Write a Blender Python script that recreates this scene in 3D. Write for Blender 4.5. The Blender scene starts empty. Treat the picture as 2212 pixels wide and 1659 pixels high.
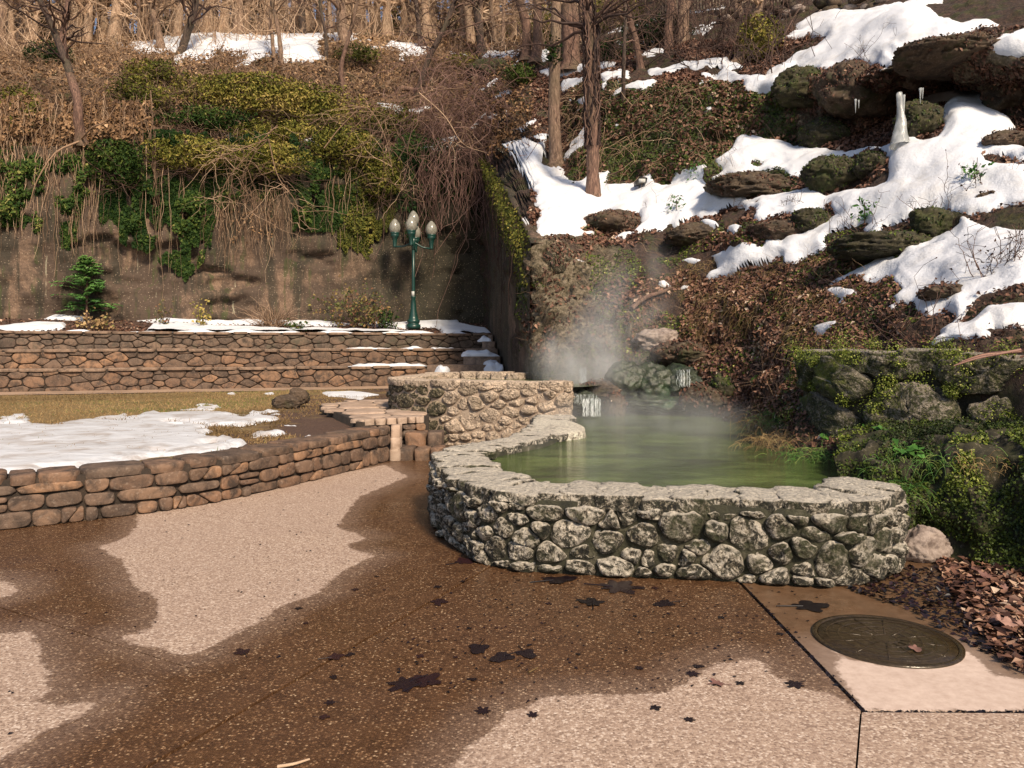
import bpy, math, random
import numpy as np
from mathutils import Vector

# ------------------------------------------------------------------ camera, sky, sun, exposure
scene = bpy.context.scene
COL = scene.collection
cam_d = bpy.data.cameras.new("camera")
cam = bpy.data.objects.new("camera", cam_d)
COL.objects.link(cam)
cam.location = (0, 0, 1.6)
cam.rotation_euler = (math.radians(90), 0, 0)
cam_d.sensor_width = 36.0
cam_d.lens = 36.0 * 1670 / 2212
cam_d.shift_y = -(829.5 - 747.5) / 2212
cam_d.clip_end = 600
cam_d.clip_start = 0.05
scene.camera = cam

SUN_EL, SUN_AZ = math.radians(41), math.radians(155)     # azimuth clockwise from +Y: behind the camera, to its right
world = bpy.data.worlds.new("World")
scene.world = world
world.use_nodes = True
wn = world.node_tree.nodes
sky = wn.new("ShaderNodeTexSky")
sky.sky_type = 'NISHITA'
sky.sun_disc = False
sky.sun_elevation = SUN_EL
sky.sun_rotation = SUN_AZ
sky.air_density = 1.0
sky.dust_density = 2.0
world.node_tree.links.new(sky.outputs[0], wn["Background"].inputs[0])
wn["Background"].inputs[1].default_value = 0.085
sun_d = bpy.data.lights.new("sun", 'SUN')
sun_d.energy = 3.6
sun_d.angle = math.radians(9)
sun_d.color = (1.0, 0.83, 0.62)
sun = bpy.data.objects.new("sun", sun_d)
COL.objects.link(sun)
sdir = Vector((math.sin(SUN_AZ) * math.cos(SUN_EL), math.cos(SUN_AZ) * math.cos(SUN_EL), math.sin(SUN_EL)))
sun.rotation_euler = (-sdir).to_track_quat('-Z', 'Y').to_euler()
sun.location = (0, -20, 30)
scene.view_settings.view_transform = 'Standard'
scene.view_settings.look = 'None'
scene.view_settings.exposure = 0.75
scene.view_settings.gamma = 1.0
scene.render.engine = 'CYCLES'
scene.cycles.max_bounces = 6
scene.cycles.diffuse_bounces = 3
scene.cycles.volume_bounces = 1
scene.cycles.transparent_max_bounces = 8
scene.cycles.use_denoising = True
scene.cycles.volume_step_rate = 2.0
scene.cycles.volume_max_steps = 64

# ------------------------------------------------------------------ helpers
rng = np.random.default_rng(7)
random.seed(7)
F = 1670.0; CX = 1106.0; HY = 747.5; CH = 1.6
def P(x, y, Y):                      # sight line of the photograph at distance Y -> point in the place
    return np.array([(x - CX) / F * Y, Y, CH - (y - HY) / F * Y])
def G(x, y, z=0.0):                  # sight line meeting the level z
    Y = (CH - z) * F / (y - HY)
    return np.array([(x - CX) / F * Y, Y, z])
def proj(V):
    V = np.asarray(V)
    return CX + F * V[..., 0] / V[..., 1], HY + F * (CH - V[..., 2]) / V[..., 1]

def _hash(ix, iy, iz, seed):
    h = (ix.astype(np.int64) * 374761393 + iy.astype(np.int64) * 668265263 + iz.astype(np.int64) * 2147483647 + seed * 974634777) & 0xffffffff
    h = ((h ^ (h >> 13)) * 1274126177) & 0xffffffff
    h = ((h ^ (h >> 16)) * 2246822519) & 0xffffffff
    return ((h ^ (h >> 15)) & 0xffffff).astype(np.float64) / 0x7fffff - 1.0
def vnoise(p, seed=0):
    p = np.asarray(p, float)
    i = np.floor(p).astype(np.int64); f = p - i
    f = f * f * (3 - 2 * f)
    r = 0
    for dx in (0, 1):
        wx = f[..., 0] if dx else 1 - f[..., 0]
        for dy in (0, 1):
            wy = f[..., 1] if dy else 1 - f[..., 1]
            for dz in (0, 1):
                wz = f[..., 2] if dz else 1 - f[..., 2]
                r = r + wx * wy * wz * _hash(i[..., 0] + dx, i[..., 1] + dy, i[..., 2] + dz, seed)
    return r
def fbm(p, freq=1.0, octv=4, seed=0, gain=0.5):
    p = np.asarray(p, float); a = 1.0; s = 0; r = 0
    for k in range(octv):
        r = r + a * vnoise(p * freq + 13.7 * k, seed + k); s += a
        a *= gain; freq *= 2.03
    return r / s

WL = {}
def wloc(o):
    return WL.get(o.name, np.zeros(3))
def thing(name, label, cat, loc=(0, 0, 0), group=None):
    o = bpy.data.objects.new(name, None)
    o.empty_display_size = 0.1
    COL.objects.link(o)
    o.location = [float(v) for v in loc]
    WL[o.name] = np.array(loc, float)
    tag(o, label, cat, group)
    return o
def tag(o, label=None, cat=None, group=None, kind=None):
    if label: o["label"] = label
    if cat: o["category"] = cat
    if group: o["group"] = group
    if kind: o["kind"] = kind
    return o
def np_mesh(name, V, faces, attrs=None, smooth=True):
    V = np.asarray(V, np.float32).reshape(-1, 3)
    if isinstance(faces, np.ndarray): faces = [faces]
    faces = [np.asarray(f, np.int32) for f in faces if len(f)]
    me = bpy.data.meshes.new(name)
    me.vertices.add(len(V))
    me.vertices.foreach_set("co", V.ravel())
    nl = sum(f.size for f in faces); npol = sum(len(f) for f in faces)
    me.loops.add(nl); me.polygons.add(npol)
    me.loops.foreach_set("vertex_index", np.concatenate([f.ravel() for f in faces]))
    st = []; o = 0
    for f in faces:
        st.append(o + np.arange(len(f)) * f.shape[1]); o += f.size
    me.polygons.foreach_set("loop_start", np.concatenate(st).astype(np.int32))
    if smooth: me.polygons.foreach_set("use_smooth", np.ones(npol, bool))
    if attrs:
        for k, a in attrs.items():
            at = me.attributes.new(k, 'FLOAT', 'POINT')
            at.data.foreach_set("value", np.asarray(a, np.float32).ravel())
    me.update(calc_edges=True)
    return me
def mk(name, V, faces, mat, parent=None, attrs=None, smooth=True, kind=None):
    V = np.asarray(V, float).reshape(-1, 3)
    base = wloc(parent) if parent is not None else np.zeros(3)
    me = np_mesh(name, V - base, faces, attrs, smooth)
    if mat is not None:
        for m in (mat if isinstance(mat, (list, tuple)) else [mat]): me.materials.append(m)
    o = bpy.data.objects.new(name, me)
    COL.objects.link(o)
    if parent is not None:
        o.parent = parent
        WL[o.name] = base
    if kind: o["kind"] = kind
    elif parent is not None and name in STUFFY: o["kind"] = "stuff"
    return o
STUFFY = {'crown', 'leaves', 'stems', 'vine_stems', 'blades', 'needles', 'branches', 'foliage', 'vine', 'vines', 'hanging_vines', 'twigs', 'stalks', 'dry_leaves', 'fork_twigs', 'low_limb', 'limbs', 'ivy', 'falling_strands', 'lip_water', 'upper_fall', 'side_trickle'}
def put(name, me, parent=None, loc=(0, 0, 0), rot=(0, 0, 0), scale=(1, 1, 1)):
    o = bpy.data.objects.new(name, me)
    COL.objects.link(o)
    if parent is not None:
        o.parent = parent
        b = wloc(parent)
        o.location = [float(a - c) for a, c in zip(loc, b)]
    else:
        o.location = [float(a) for a in loc]
    WL[o.name] = np.array(loc, float)
    o.rotation_euler = rot; o.scale = scale
    return o
def join(parts):
    """[(V, faces(list of arrays), attr)] -> one"""
    Vs = []; fs = {}; at = []; off = 0
    for p in parts:
        V = np.asarray(p[0]).reshape(-1, 3)
        fl = p[1] if isinstance(p[1], list) else [p[1]]
        for f in fl:
            f = np.asarray(f)
            if len(f): fs.setdefault(f.shape[1], []).append(f + off)
        Vs.append(V); off += len(V)
        at.append(p[2] if len(p) > 2 else np.zeros(len(V)))
    return np.concatenate(Vs), [np.concatenate(v) for v in fs.values()], np.concatenate(at)
def gridfaces(nr, nc, wrap=False):
    r = np.arange(nr - 1)[:, None]; c = np.arange(nc if wrap else nc - 1)[None, :]
    a = r * nc + c; b = r * nc + (c + 1) % nc
    return np.stack([a, b, b + nc, a + nc], -1).reshape(-1, 4)
def box(c, s, rz=0.0):
    c = np.asarray(c, float); s = np.asarray(s, float) / 2
    v = np.array([[x, y, z] for z in (-1, 1) for y in (-1, 1) for x in (-1, 1)]) * s
    ca, sa = math.cos(rz), math.sin(rz)
    v = np.stack([v[:, 0] * ca - v[:, 1] * sa, v[:, 0] * sa + v[:, 1] * ca, v[:, 2]], -1) + c
    return v, np.array([[0, 2, 3, 1], [4, 5, 7, 6], [0, 1, 5, 4], [2, 6, 7, 3], [0, 4, 6, 2], [1, 3, 7, 5]])
def tubes(Pt, R, sides=3, rnd=None, cap=False):
    """Pt (M,k,3), R (M,k) -> V, quads, attr"""
    Pt = np.asarray(Pt, float); R = np.asarray(R, float)
    M, k, _ = Pt.shape
    T = np.gradient(Pt, axis=1)
    T /= np.linalg.norm(T, axis=-1, keepdims=True) + 1e-9
    ref = np.where(np.abs(T[:, :1, 2:3]) > 0.9, np.array([1.0, 0, 0]), np.array([0, 0, 1.0]))
    A = np.cross(T, np.broadcast_to(ref, T.shape)); A /= np.linalg.norm(A, axis=-1, keepdims=True) + 1e-9
    B = np.cross(T, A)
    th = np.arange(sides) * 2 * np.pi / sides
    V = Pt[:, :, None, :] + R[:, :, None, None] * (A[:, :, None, :] * np.cos(th)[None, None, :, None] + B[:, :, None, :] * np.sin(th)[None, None, :, None])
    g = gridfaces(k, sides, True)
    Fq = (g[None] + (np.arange(M) * k * sides)[:, None, None]).reshape(-1, 4)
    r = np.repeat(rng.random(M) if rnd is None else np.asarray(rnd), k * sides)
    return V.reshape(-1, 3), Fq, r
def lathe(prof, c, n=16):
    prof = np.asarray(prof, float); th = np.arange(n) * 2 * np.pi / n
    V = np.stack([prof[:, 0:1] * np.cos(th), prof[:, 0:1] * np.sin(th), np.repeat(prof[:, 1:2], n, 1)], -1)
    return V.reshape(-1, 3) + np.asarray(c), gridfaces(len(prof), n, True)
def unit(v):
    v = np.asarray(v, float)
    return v / (np.linalg.norm(v, axis=-1, keepdims=True) + 1e-9)
def leaves(C, Nrm, size, aspect=0.55, fold=0.25, rnd=None, droop=None):
    """folded five-point leaves"""
    C = np.asarray(C, float); n = len(C); Nrm = unit(Nrm)
    d = rng.normal(size=(n, 3)) if droop is None else np.asarray(droop) + rng.normal(size=(n, 3)) * 0.45
    d = d - (d * Nrm).sum(-1, keepdims=True) * Nrm; d = unit(d)
    s = np.cross(Nrm, d)
    size = np.broadcast_to(size, (n,))[:, None]
    w = size * aspect * 0.5
    up = Nrm * size * fold * 0.5
    V = np.stack([C - d * size * 0.45, C - d * size * .12 + s * w + up, C + d * size * 0.55, C - d * size * .12 - s * w + up], 1)
    b = np.arange(n)[:, None] * 4
    Fq = np.concatenate([b + np.array([[0, 1, 2]]), b + np.array([[0, 2, 3]])])
    r = np.repeat(rng.random(n) if rnd is None else rnd, 4)
    return V.reshape(-1, 3), Fq, r
def catmull(pts, n):
    pts = np.asarray(pts, float)
    p = np.vstack([2 * pts[0] - pts[1], pts, 2 * pts[-1] - pts[-2]])
    out = []
    m = len(pts) - 1
    for t in np.linspace(0, m, n):
        i = min(int(t), m - 1); u = t - i
        a, b, c, d = p[i], p[i + 1], p[i + 2], p[i + 3]
        out.append(0.5 * ((2 * b) + (c - a) * u + (2 * a - 5 * b + 4 * c - d) * u * u + (3 * b - a - 3 * c + d) * u ** 3))
    return np.array(out)
def polysd(px, py, poly):
    """signed distance, positive inside"""
    poly = np.asarray(poly, float)
    px = np.asarray(px, float); py = np.asarray(py, float)
    d = np.full(px.shape, 1e9); ins = np.zeros(px.shape, bool)
    q = np.roll(poly, -1, 0)
    for (x0, y0), (x1, y1) in zip(poly, q):
        ex, ey = x1 - x0, y1 - y0
        t = np.clip(((px - x0) * ex + (py - y0) * ey) / (ex * ex + ey * ey + 1e-12), 0, 1)
        d = np.minimum(d, (px - x0 - t * ex) ** 2 + (py - y0 - t * ey) ** 2)
        if y0 != y1:
            c = (y0 > py) != (y1 > py)
            ins ^= c & (px < (x1 - x0) * (py - y0) / (y1 - y0) + x0)
    d = np.sqrt(d)
    return np.where(ins, d, -d)
def sdset(px, py, polys, far=60):
    out = np.full(np.shape(px), -float(far))
    for p in polys:
        p = np.asarray(p, float)
        if len(p) == 2:              # a short streak
            (x0, y0), (x1, y1) = p; dx, dy = x1 - x0, y1 - y0; L = math.hypot(dx, dy); nx, ny = -dy / L * L * .13, dx / L * L * .13
            mx, my = (x0 + x1) / 2, (y0 + y1) / 2
            p = np.array([[x0, y0], [mx + nx, my + ny], [x1, y1], [mx - nx, my - ny]])
        m = (px > p[:, 0].min() - far) & (px < p[:, 0].max() + far) & (py > p[:, 1].min() - far) & (py < p[:, 1].max() + far)
        if m.any():
            out[m] = np.maximum(out[m], polysd(px[m], py[m], p))
    return out
def sstep(a, b, x):
    t = np.clip((x - a) / (b - a), 0, 1)
    return t * t * (3 - 2 * t)

# ------------------------------------------------------------------ materials
class MB:
    def __init__(self, name):
        self.m = bpy.data.materials.new(name); self.m.use_nodes = True
        self.t = self.m.node_tree; self.n = self.t.nodes; self.b = self.n["Principled BSDF"]; self.out = self.n["Material Output"]
        self._tc = None
    def lk(self, a, b): self.t.links.new(a, b)
    def setin(self, sock, v):
        if isinstance(v, bpy.types.NodeSocket): self.lk(v, sock)
        elif isinstance(v, (tuple, list)) and len(v) == 3 and sock.type == 'RGBA': sock.default_value = (*v, 1)
        else: sock.default_value = v
    def co(self, scale=(1, 1, 1), kind='Object', rot=(0, 0, 0)):
        if self._tc is None: self._tc = self.n.new("ShaderNodeTexCoord")
        if scale == (1, 1, 1) and rot == (0, 0, 0): return self._tc.outputs[kind]
        mp = self.n.new("ShaderNodeMapping"); mp.inputs['Scale'].default_value = scale; mp.inputs['Rotation'].default_value = rot
        self.lk(self._tc.outputs[kind], mp.inputs[0]); return mp.outputs[0]
    def pos(self, scale=(1, 1, 1)):
        g = self.n.new("ShaderNodeNewGeometry")
        if scale == (1, 1, 1): return g.outputs['Position']
        mp = self.n.new("ShaderNodeMapping"); mp.inputs['Scale'].default_value = scale
        self.lk(g.outputs['Position'], mp.inputs[0]); return mp.outputs[0]
    def noise(self, scale, detail=4, rough=0.55, vec=None, dist=0.0):
        t = self.n.new("ShaderNodeTexNoise"); t.inputs['Scale'].default_value = scale; t.inputs['Detail'].default_value = detail
        t.inputs['Roughness'].default_value = rough; t.inputs['Distortion'].default_value = dist
        self.lk(vec if vec is not None else self.co(), t.inputs['Vector']); return t.outputs['Fac']
    def vor(self, scale, feature='F1', vec=None, out='Distance', rand=1.0):
        t = self.n.new("ShaderNodeTexVoronoi"); t.feature = feature; t.inputs['Scale'].default_value = scale; t.inputs['Randomness'].default_value = rand
        self.lk(vec if vec is not None else self.co(), t.inputs['Vector']); return t.outputs[out]
    def ramp(self, fac, stops, interp='LINEAR'):
        r = self.n.new("ShaderNodeValToRGB"); r.color_ramp.interpolation = interp
        e = r.color_ramp.elements
        while len(e) > 1: e.remove(e[0])
        for i, (p, c) in enumerate(stops):
            el = e[0] if i == 0 else e.new(p)
            el.position = p
            el.color = (c, c, c, 1) if isinstance(c, (int, float)) else (*c, 1)
        self.setin(r.inputs[0], fac); return r.outputs[0]
    def mix(self, fac, a, b, blend='MIX'):
        x = self.n.new("ShaderNodeMix"); x.data_type = 'RGBA'; x.blend_type = blend; x.clamp_factor = True
        self.setin(x.inputs[0], fac); self.setin(x.inputs[6], a); self.setin(x.inputs[7], b); return x.outputs[2]
    def math(self, op, a, b=0.0, clamp=False):
        x = self.n.new("ShaderNodeMath"); x.operation = op; x.use_clamp = clamp
        self.setin(x.inputs[0], a); self.setin(x.inputs[1], b); return x.outputs[0]
    def attr(self, name):
        a = self.n.new("ShaderNodeAttribute"); a.attribute_name = name; return a.outputs['Fac']
    def rnd(self):
        return self.n.new("ShaderNodeObjectInfo").outputs['Random']
    def sep(self, v, i):
        s = self.n.new("ShaderNodeSeparateXYZ"); self.lk(v, s.inputs[0]); return s.outputs[i]
    def normal_z(self):
        g = self.n.new("ShaderNodeNewGeometry"); return self.sep(g.outputs['Normal'], 2)
    def bump(self, h, strength=0.5, dist=0.02, normal=None):
        b = self.n.new("ShaderNodeBump"); b.inputs['Strength'].default_value = strength; b.inputs['Distance'].default_value = dist
        self.lk(h, b.inputs['Height'])
        if normal is not None: self.lk(normal, b.inputs['Normal'])
        return b.outputs[0]
    def done(self, col=None, rough=None, normal=None, **kw):
        if col is not None: self.setin(self.b.inputs['Base Color'], col)
        if rough is not None: self.setin(self.b.inputs['Roughness'], rough)
        if normal is not None: self.setin(self.b.inputs['Normal'], normal)
        for k, v in kw.items(): self.setin(self.b.inputs[k.replace('_', ' ')], v)
        return self.m

MAT = {}
def leafmat(name, stops, rough=0.55, spec=0.3, trans=0.0):
    b = MB(name)
    c = b.ramp(b.attr("rnd"), stops)
    kw = {}
    return b.done(c, rough, None, Specular_IOR_Level=spec)
MAT['ivy'] = leafmat('ivy_leaf', [(0, (.006, .020, .005)), (.45, (.020, .043, .008)), (.75, (.050, .078, .014)), (.93, (.10, .12, .025)), (1, (.20, .19, .06))], .7, .12)
MAT['ivy_dark'] = leafmat('ivy_leaf_dark', [(0, (.005, .014, .004)), (.6, (.013, .034, .007)), (1, (.06, .085, .018))], .7, .12)
MAT['olive'] = leafmat('olive_brush_leaf', [(0, (.030, .038, .008)), (.4, (.095, .10, .018)), (.7, (.20, .175, .035)), (1, (.36, .27, .09))], .7, .12)
MAT['tan'] = leafmat('dry_brush', [(0, (.07, .035, .016)), (.4, (.17, .095, .045)), (.75, (.30, .18, .095)), (1, (.46, .31, .18))], .7)
MAT['litter'] = leafmat('dead_leaf_litter', [(0, (.030, .014, .010)), (.35, (.085, .040, .027)), (.65, (.16, .078, .050)), (.85, (.26, .14, .09)), (.96, (.36, .235, .16)), (1, (.48, .37, .28))], .6)
MAT['leaf_big'] = leafmat('fallen_leaf_tan', [(0, (.10, .05, .04)), (.3, (.17, .085, .07)), (.6, (.24, .13, .10)), (.85, (.33, .20, .155)), (1, (.40, .20, .085))], .6)
MAT['leaf_wet'] = leafmat('wet_dark_leaf', [(0, (.004, .003, .004)), (.6, (.010, .005, .007)), (1, (.025, .009, .010))], .35, .4)
MAT['moss_leaf'] = leafmat('moss_fern_leaf', [(0, (.010, .018, .003)), (.35, (.040, .062, .007)), (.7, (.095, .125, .012)), (.9, (.18, .21, .025)), (1, (.36, .35, .11))], .6)
MAT['fern'] = leafmat('fern_bright', [(0, (.03, .09, .012)), (.6, (.07, .18, .03)), (1, (.26, .32, .09))], .5)
MAT['drygrass'] = leafmat('dry_grass', [(0, (.08, .05, .018)), (.5, (.24, .15, .065)), (.85, (.38, .26, .12)), (1, (.12, .14, .03))], .7)
MAT['conifer'] = leafmat('conifer_needle', [(0, (.02, .07, .016)), (.5, (.07, .17, .035)), (1, (.20, .32, .08))], .5)
MAT['weed'] = leafmat('weed_leaf', [(0, (.03, .05, .01)), (.4, (.09, .10, .02)), (.7, (.16, .07, .04)), (1, (.22, .18, .05))], .6)
MAT['twig'] = leafmat('twig_tan', [(0, (.10, .058, .036)), (.5, (.26, .165, .105)), (1, (.48, .34, .23))], .75)
MAT['twig_far_sunlit'] = leafmat('twig_far_sunlit', [(0, (.22, .135, .085)), (.5, (.42, .28, .18)), (1, (.62, .46, .33))], .75)  # paler twig copy, sunlight on the far woods put into the colour
MAT['twig_dark'] = leafmat('twig_dark', [(0, (.025, .014, .012)), (.6, (.07, .04, .032)), (1, (.16, .095, .07))], .75)
MAT['twig_purple'] = leafmat('twig_mauve', [(0, (.06, .03, .026)), (.5, (.15, .085, .07)), (1, (.28, .17, .14))], .75)

def bark(name, c0, c1, c2):
    b = MB(name)
    v = b.co((9, 9, 1.6))
    n = b.noise(3.2, 6, .65, v, 0.6); n2 = b.noise(.9, 3)
    c = b.ramp(n, [(.32, c0), (.5, c1), (.68, c2)])
    c = b.mix(b.ramp(n2, [(.45, 0.0), (.7, .55)]), c, (.05, .055, .022))
    return b.done(c, .85, b.bump(n, .9, .03))
MAT['bark'] = bark('bark_light', (.045, .026, .018), (.20, .125, .085), (.36, .25, .175))
MAT['bark_red'] = bark('bark_reddish', (.03, .016, .012), (.13, .07, .05), (.26, .155, .11))
MAT['bark_dark'] = bark('bark_dark', (.016, .010, .008), (.055, .034, .026), (.13, .085, .06))
MAT['bark_far'] = bark('bark_far_sunlit', (.16, .095, .06), (.36, .24, .16), (.55, .41, .29))  # paler bark copy with the sun on distant trunks painted in

b = MB('snow')
n = b.noise(2.2, 4, .5, b.pos()); n2 = b.noise(26, 4, .6, b.pos())
h = b.math('ADD', b.math('MULTIPLY', n, 1.0), b.math('MULTIPLY', n2, .22))
d = b.ramp(b.noise(1.3, 8, .75, b.pos(), .5), [(.50, (.63, .65, .70)), (.66, (.55, .545, .55)), (.78, (.42, .385, .36))])
d = b.mix(b.ramp(b.noise(55, 4, .8, b.pos()), [(.66, 0.0), (.74, .55)]), d, (.22, .15, .11))
MAT['snow'] = b.done(d, .55, b.bump(h, .5, .10), Specular_IOR_Level=.3)
b = MB('old_icy_snow')
n = b.noise(3.0, 5, .6, b.pos(), .5); n2 = b.noise(24, 4, .6, b.pos())
d = b.ramp(n, [(.35, (.44, .41, .40)), (.50, (.60, .615, .65)), (.75, (.70, .73, .79))])
MAT['snow_old'] = b.done(d, .35, b.bump(b.math('ADD', n, b.math('MULTIPLY', n2, .15)), .6, .06))

# exposed aggregate pavement with wet and dry areas (signed distance attribute)
def pavement(name, agg=True):
    b = MB(name)
    p = b.pos()
    big = b.noise(1.3, 5, .6, p); mid = b.noise(7, 5, .65, p); fine = b.noise(60, 3, .6, p)
    wet = b.math('ADD', b.attr("wet"), b.math('MULTIPLY', b.math('SUBTRACT', mid, .5), .16))
    wet = b.math('ADD', wet, b.math('MULTIPLY', b.math('SUBTRACT', fine, .5), .05))
    wf = b.ramp(wet, [(.0, 0.0), (.022, .72), (.30, 1.0)])
    if agg:
        c1 = b.vor(95, 'F1', p, 'Color'); d1 = b.vor(95, 'F1', p, 'Distance')
        cs = b.sep(c1, 0); c2 = b.sep(c1, 1)
        dry = b.ramp(cs, [(0, (.17, .112, .08)), (.3, (.30, .210, .155)), (.6, (.385, .28, .21)), (.85, (.47, .36, .28)), (1, (.62, .51, .42))])
        wetc = b.ramp(cs, [(0, (.030, .014, .007)), (.45, (.068, .033, .016)), (.72, (.12, .060, .029)), (.88, (.21, .112, .056)), (.96, (.36, .22, .12)), (1, (.52, .37, .23))])
        dry = b.mix(b.ramp(d1, [(.35, 0.0), (.75, .35)]), dry, (.26, .18, .145))
        wetc = b.mix(b.ramp(d1, [(.30, 0.0), (.62, .8)]), wetc, (.055, .027, .013))
        hgt = b.math('SUBTRACT', 1.0, d1)
    else:
        dry = b.ramp(b.noise(18, 6, .7, p), [(.3, (.45, .34, .28)), (.6, (.58, .46, .39)), (.8, (.66, .55, .47))])
        wetc = b.ramp(b.noise(9, 6, .7, p), [(.3, (.075, .042, .022)), (.6, (.14, .082, .046)), (.8, (.20, .125, .072))])
        hgt = b.noise(70, 4, .7, p)
    dry = b.mix(b.ramp(big, [(.40, 0.0), (.72, .35)]), dry, (.30, .21, .165))
    wetc = b.mix(b.ramp(mid, [(.40, 0.0), (.70, .45)]), wetc, (.115, .058, .028))
    col = b.mix(wf, dry, wetc)
    rough = b.math('SUBTRACT', .85, b.math('MULTIPLY', wf, b.ramp(big, [(.35, .40), (.65, .64)])))
    return b.done(col, rough, b.bump(hgt, .35, .004), Specular_IOR_Level=.4)
MAT['pave'] = pavement('exposed_aggregate')
MAT['slab'] = pavement('smooth_concrete', False)

def stone(name, cols, dark, rough=.8, scale=1.0, lichen=None):
    b = MB(name)
    v = b.pos()
    r = b.rnd()
    base = b.ramp(r, [(i / (len(cols) - 1), c) for i, c in enumerate(cols)])
    n = b.noise(6 * scale, 7, .65, v, .4); n2 = b.noise(32 * scale, 4, .6, v)
    c = b.mix(b.ramp(n, [(.36, 1.0), (.58, 0.0)]), base, dark)
    c = b.mix(b.ramp(n2, [(.55, 0.0), (.8, .5)]), c, b.mix(.5, base, (.55, .45, .36)))
    if lichen is not None:
        c = b.mix(b.ramp(b.noise(2.2, 5, .7, v), [(.52, 0.0), (.66, .8)]), c, lichen)
    h = b.math('ADD', n, b.math('MULTIPLY', n2, .35))
    return b.done(c, rough, b.bump(h, .7, .02))
MAT['sandstone'] = stone('sandstone', [(.085, .053, .035), (.14, .082, .052), (.21, .115, .066), (.16, .098, .064), (.115, .078, .056), (.27, .15, .083), (.10, .066, .046), (.18, .105, .064)], (.042, .027, .019))
MAT['sandstone_dk'] = stone('sandstone_shaded_lichen', [(.075, .050, .036), (.12, .078, .053), (.155, .10, .068), (.09, .063, .046), (.18, .118, .08)], (.038, .026, .018), lichen=(.06, .055, .035))
MAT['flag'] = stone('flagstone', [(.37, .27, .20), (.44, .33, .255), (.40, .285, .21), (.34, .255, .195)], (.26, .18, .13))
MAT['rock'] = stone('brown_mossy_rock', [(.060, .038, .023), (.085, .055, .034), (.05, .035, .02)], (.016, .010, .006), .9, .8, lichen=(.028, .030, .007))
MAT['rock_moss'] = stone('mossy_rock', [(.030, .026, .010), (.040, .034, .012)], (.010, .008, .004), .95, 1.0, lichen=(.032, .040, .007))
MAT['rock_grey'] = stone('grey_boulder', [(.27, .215, .185), (.31, .25, .215)], (.13, .095, .08), .8, 1.6)
MAT['rock_wet'] = stone('wet_algae_rock', [(.022, .032, .018), (.035, .045, .022)], (.008, .012, .007), .5, 1.5, lichen=(.02, .055, .02))

def tufa(name, light, mid, dk, moss, amt, mossamt=.85, crust=.0):
    b = MB(name)
    v = b.pos()
    r = b.rnd()
    n = b.noise(6.5, 8, .75, v, 1.2); n2 = b.noise(30, 6, .75, v, .8); n3 = b.noise(2.6, 4, .6, v)
    pits = b.vor(38, 'SMOOTH_F1', v)
    s = b.math('ADD', b.math('MULTIPLY', n, .50), b.math('ADD', b.math('MULTIPLY', n2, .50), b.math('MULTIPLY', b.math('SUBTRACT', r, .5), .07)))
    c = b.ramp(s, [(.445 + amt, dk), (.485 + amt, mid), (.525 + amt, light), (.60 + amt, tuple(min(.75, k * 1.6) for k in light))])
    blot = b.noise(9, 8, .8, v, 1.8)
    c = b.mix(b.ramp(blot, [(.50 - amt - crust, 0.0), (.55 - amt - crust, .95)]), c, b.mix(b.ramp(n2, [(.40, 0.0), (.6, .5)]), dk, moss))
    c = b.mix(b.ramp(pits, [(.08, .8), (.20, 0.0)]), c, dk)
    c = b.mix(b.ramp(n3, [(.54, 0.0), (.62, mossamt)]), c, b.mix(b.ramp(n2, [(.50, 0.0), (.6, .7)]), moss, mid))
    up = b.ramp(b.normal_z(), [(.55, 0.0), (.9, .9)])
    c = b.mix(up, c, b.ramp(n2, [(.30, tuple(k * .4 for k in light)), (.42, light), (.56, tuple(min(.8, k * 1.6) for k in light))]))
    h = b.math('ADD', b.math('MULTIPLY', n, 1.0), b.math('ADD', b.math('MULTIPLY', n2, .7), b.math('MULTIPLY', pits, .6)))
    return b.done(c, .85, b.bump(h, 1.0, .05))
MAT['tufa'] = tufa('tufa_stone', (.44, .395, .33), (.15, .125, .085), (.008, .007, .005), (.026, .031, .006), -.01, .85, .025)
MAT['tufa_top'] = tufa('tufa_coping', (.52, .465, .385), (.28, .235, .175), (.035, .032, .020), (.12, .11, .06), -.05, .4)
MAT['tufa_warm'] = tufa('tufa_stone_warm', (.40, .315, .24), (.22, .165, .12), (.045, .032, .022), (.14, .11, .068), -.05, .5)
MAT['tufa_cliff'] = tufa('tufa_cliff', (.27, .215, .15), (.12, .095, .055), (.022, .018, .010), (.055, .055, .014), .02)
MAT['tufa_moss'] = tufa('tufa_yellow_moss', (.25, .215, .175), (.11, .095, .055), (.022, .024, .010), (.11, .13, .012), .02)
b = MB('mortar_mossy')
n = b.noise(5, 6, .7, b.pos()); n2 = b.noise(40, 4, .6, b.pos())
MAT['mortar'] = b.done(b.ramp(n, [(.34, (.008, .008, .004)), (.52, (.026, .025, .012)), (.64, (.075, .068, .045)), (.76, (.20, .18, .145))]), .9, b.bump(b.math('ADD', n, n2), .6, .02))
b = MB('mortar_pale')
n = b.noise(5, 6, .7, b.pos()); n2 = b.noise(40, 4, .6, b.pos())
MAT['mortar_pale'] = b.done(b.ramp(n, [(.3, (.17, .125, .09)), (.5, (.29, .22, .165)), (.7, (.38, .30, .23))]), .9, b.bump(b.math('ADD', n, n2), .6, .02))
b = MB('mortar_brown')
n = b.noise(4, 6, .7, b.pos()); n2 = b.noise(40, 4, .6, b.pos())
MAT['mortar_dark'] = b.done(b.ramp(n, [(.35, (.012, .008, .005)), (.58, (.030, .019, .012)), (.75, (.09, .058, .036))]), .9, b.bump(b.math('ADD', n, n2), .6, .02))

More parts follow.
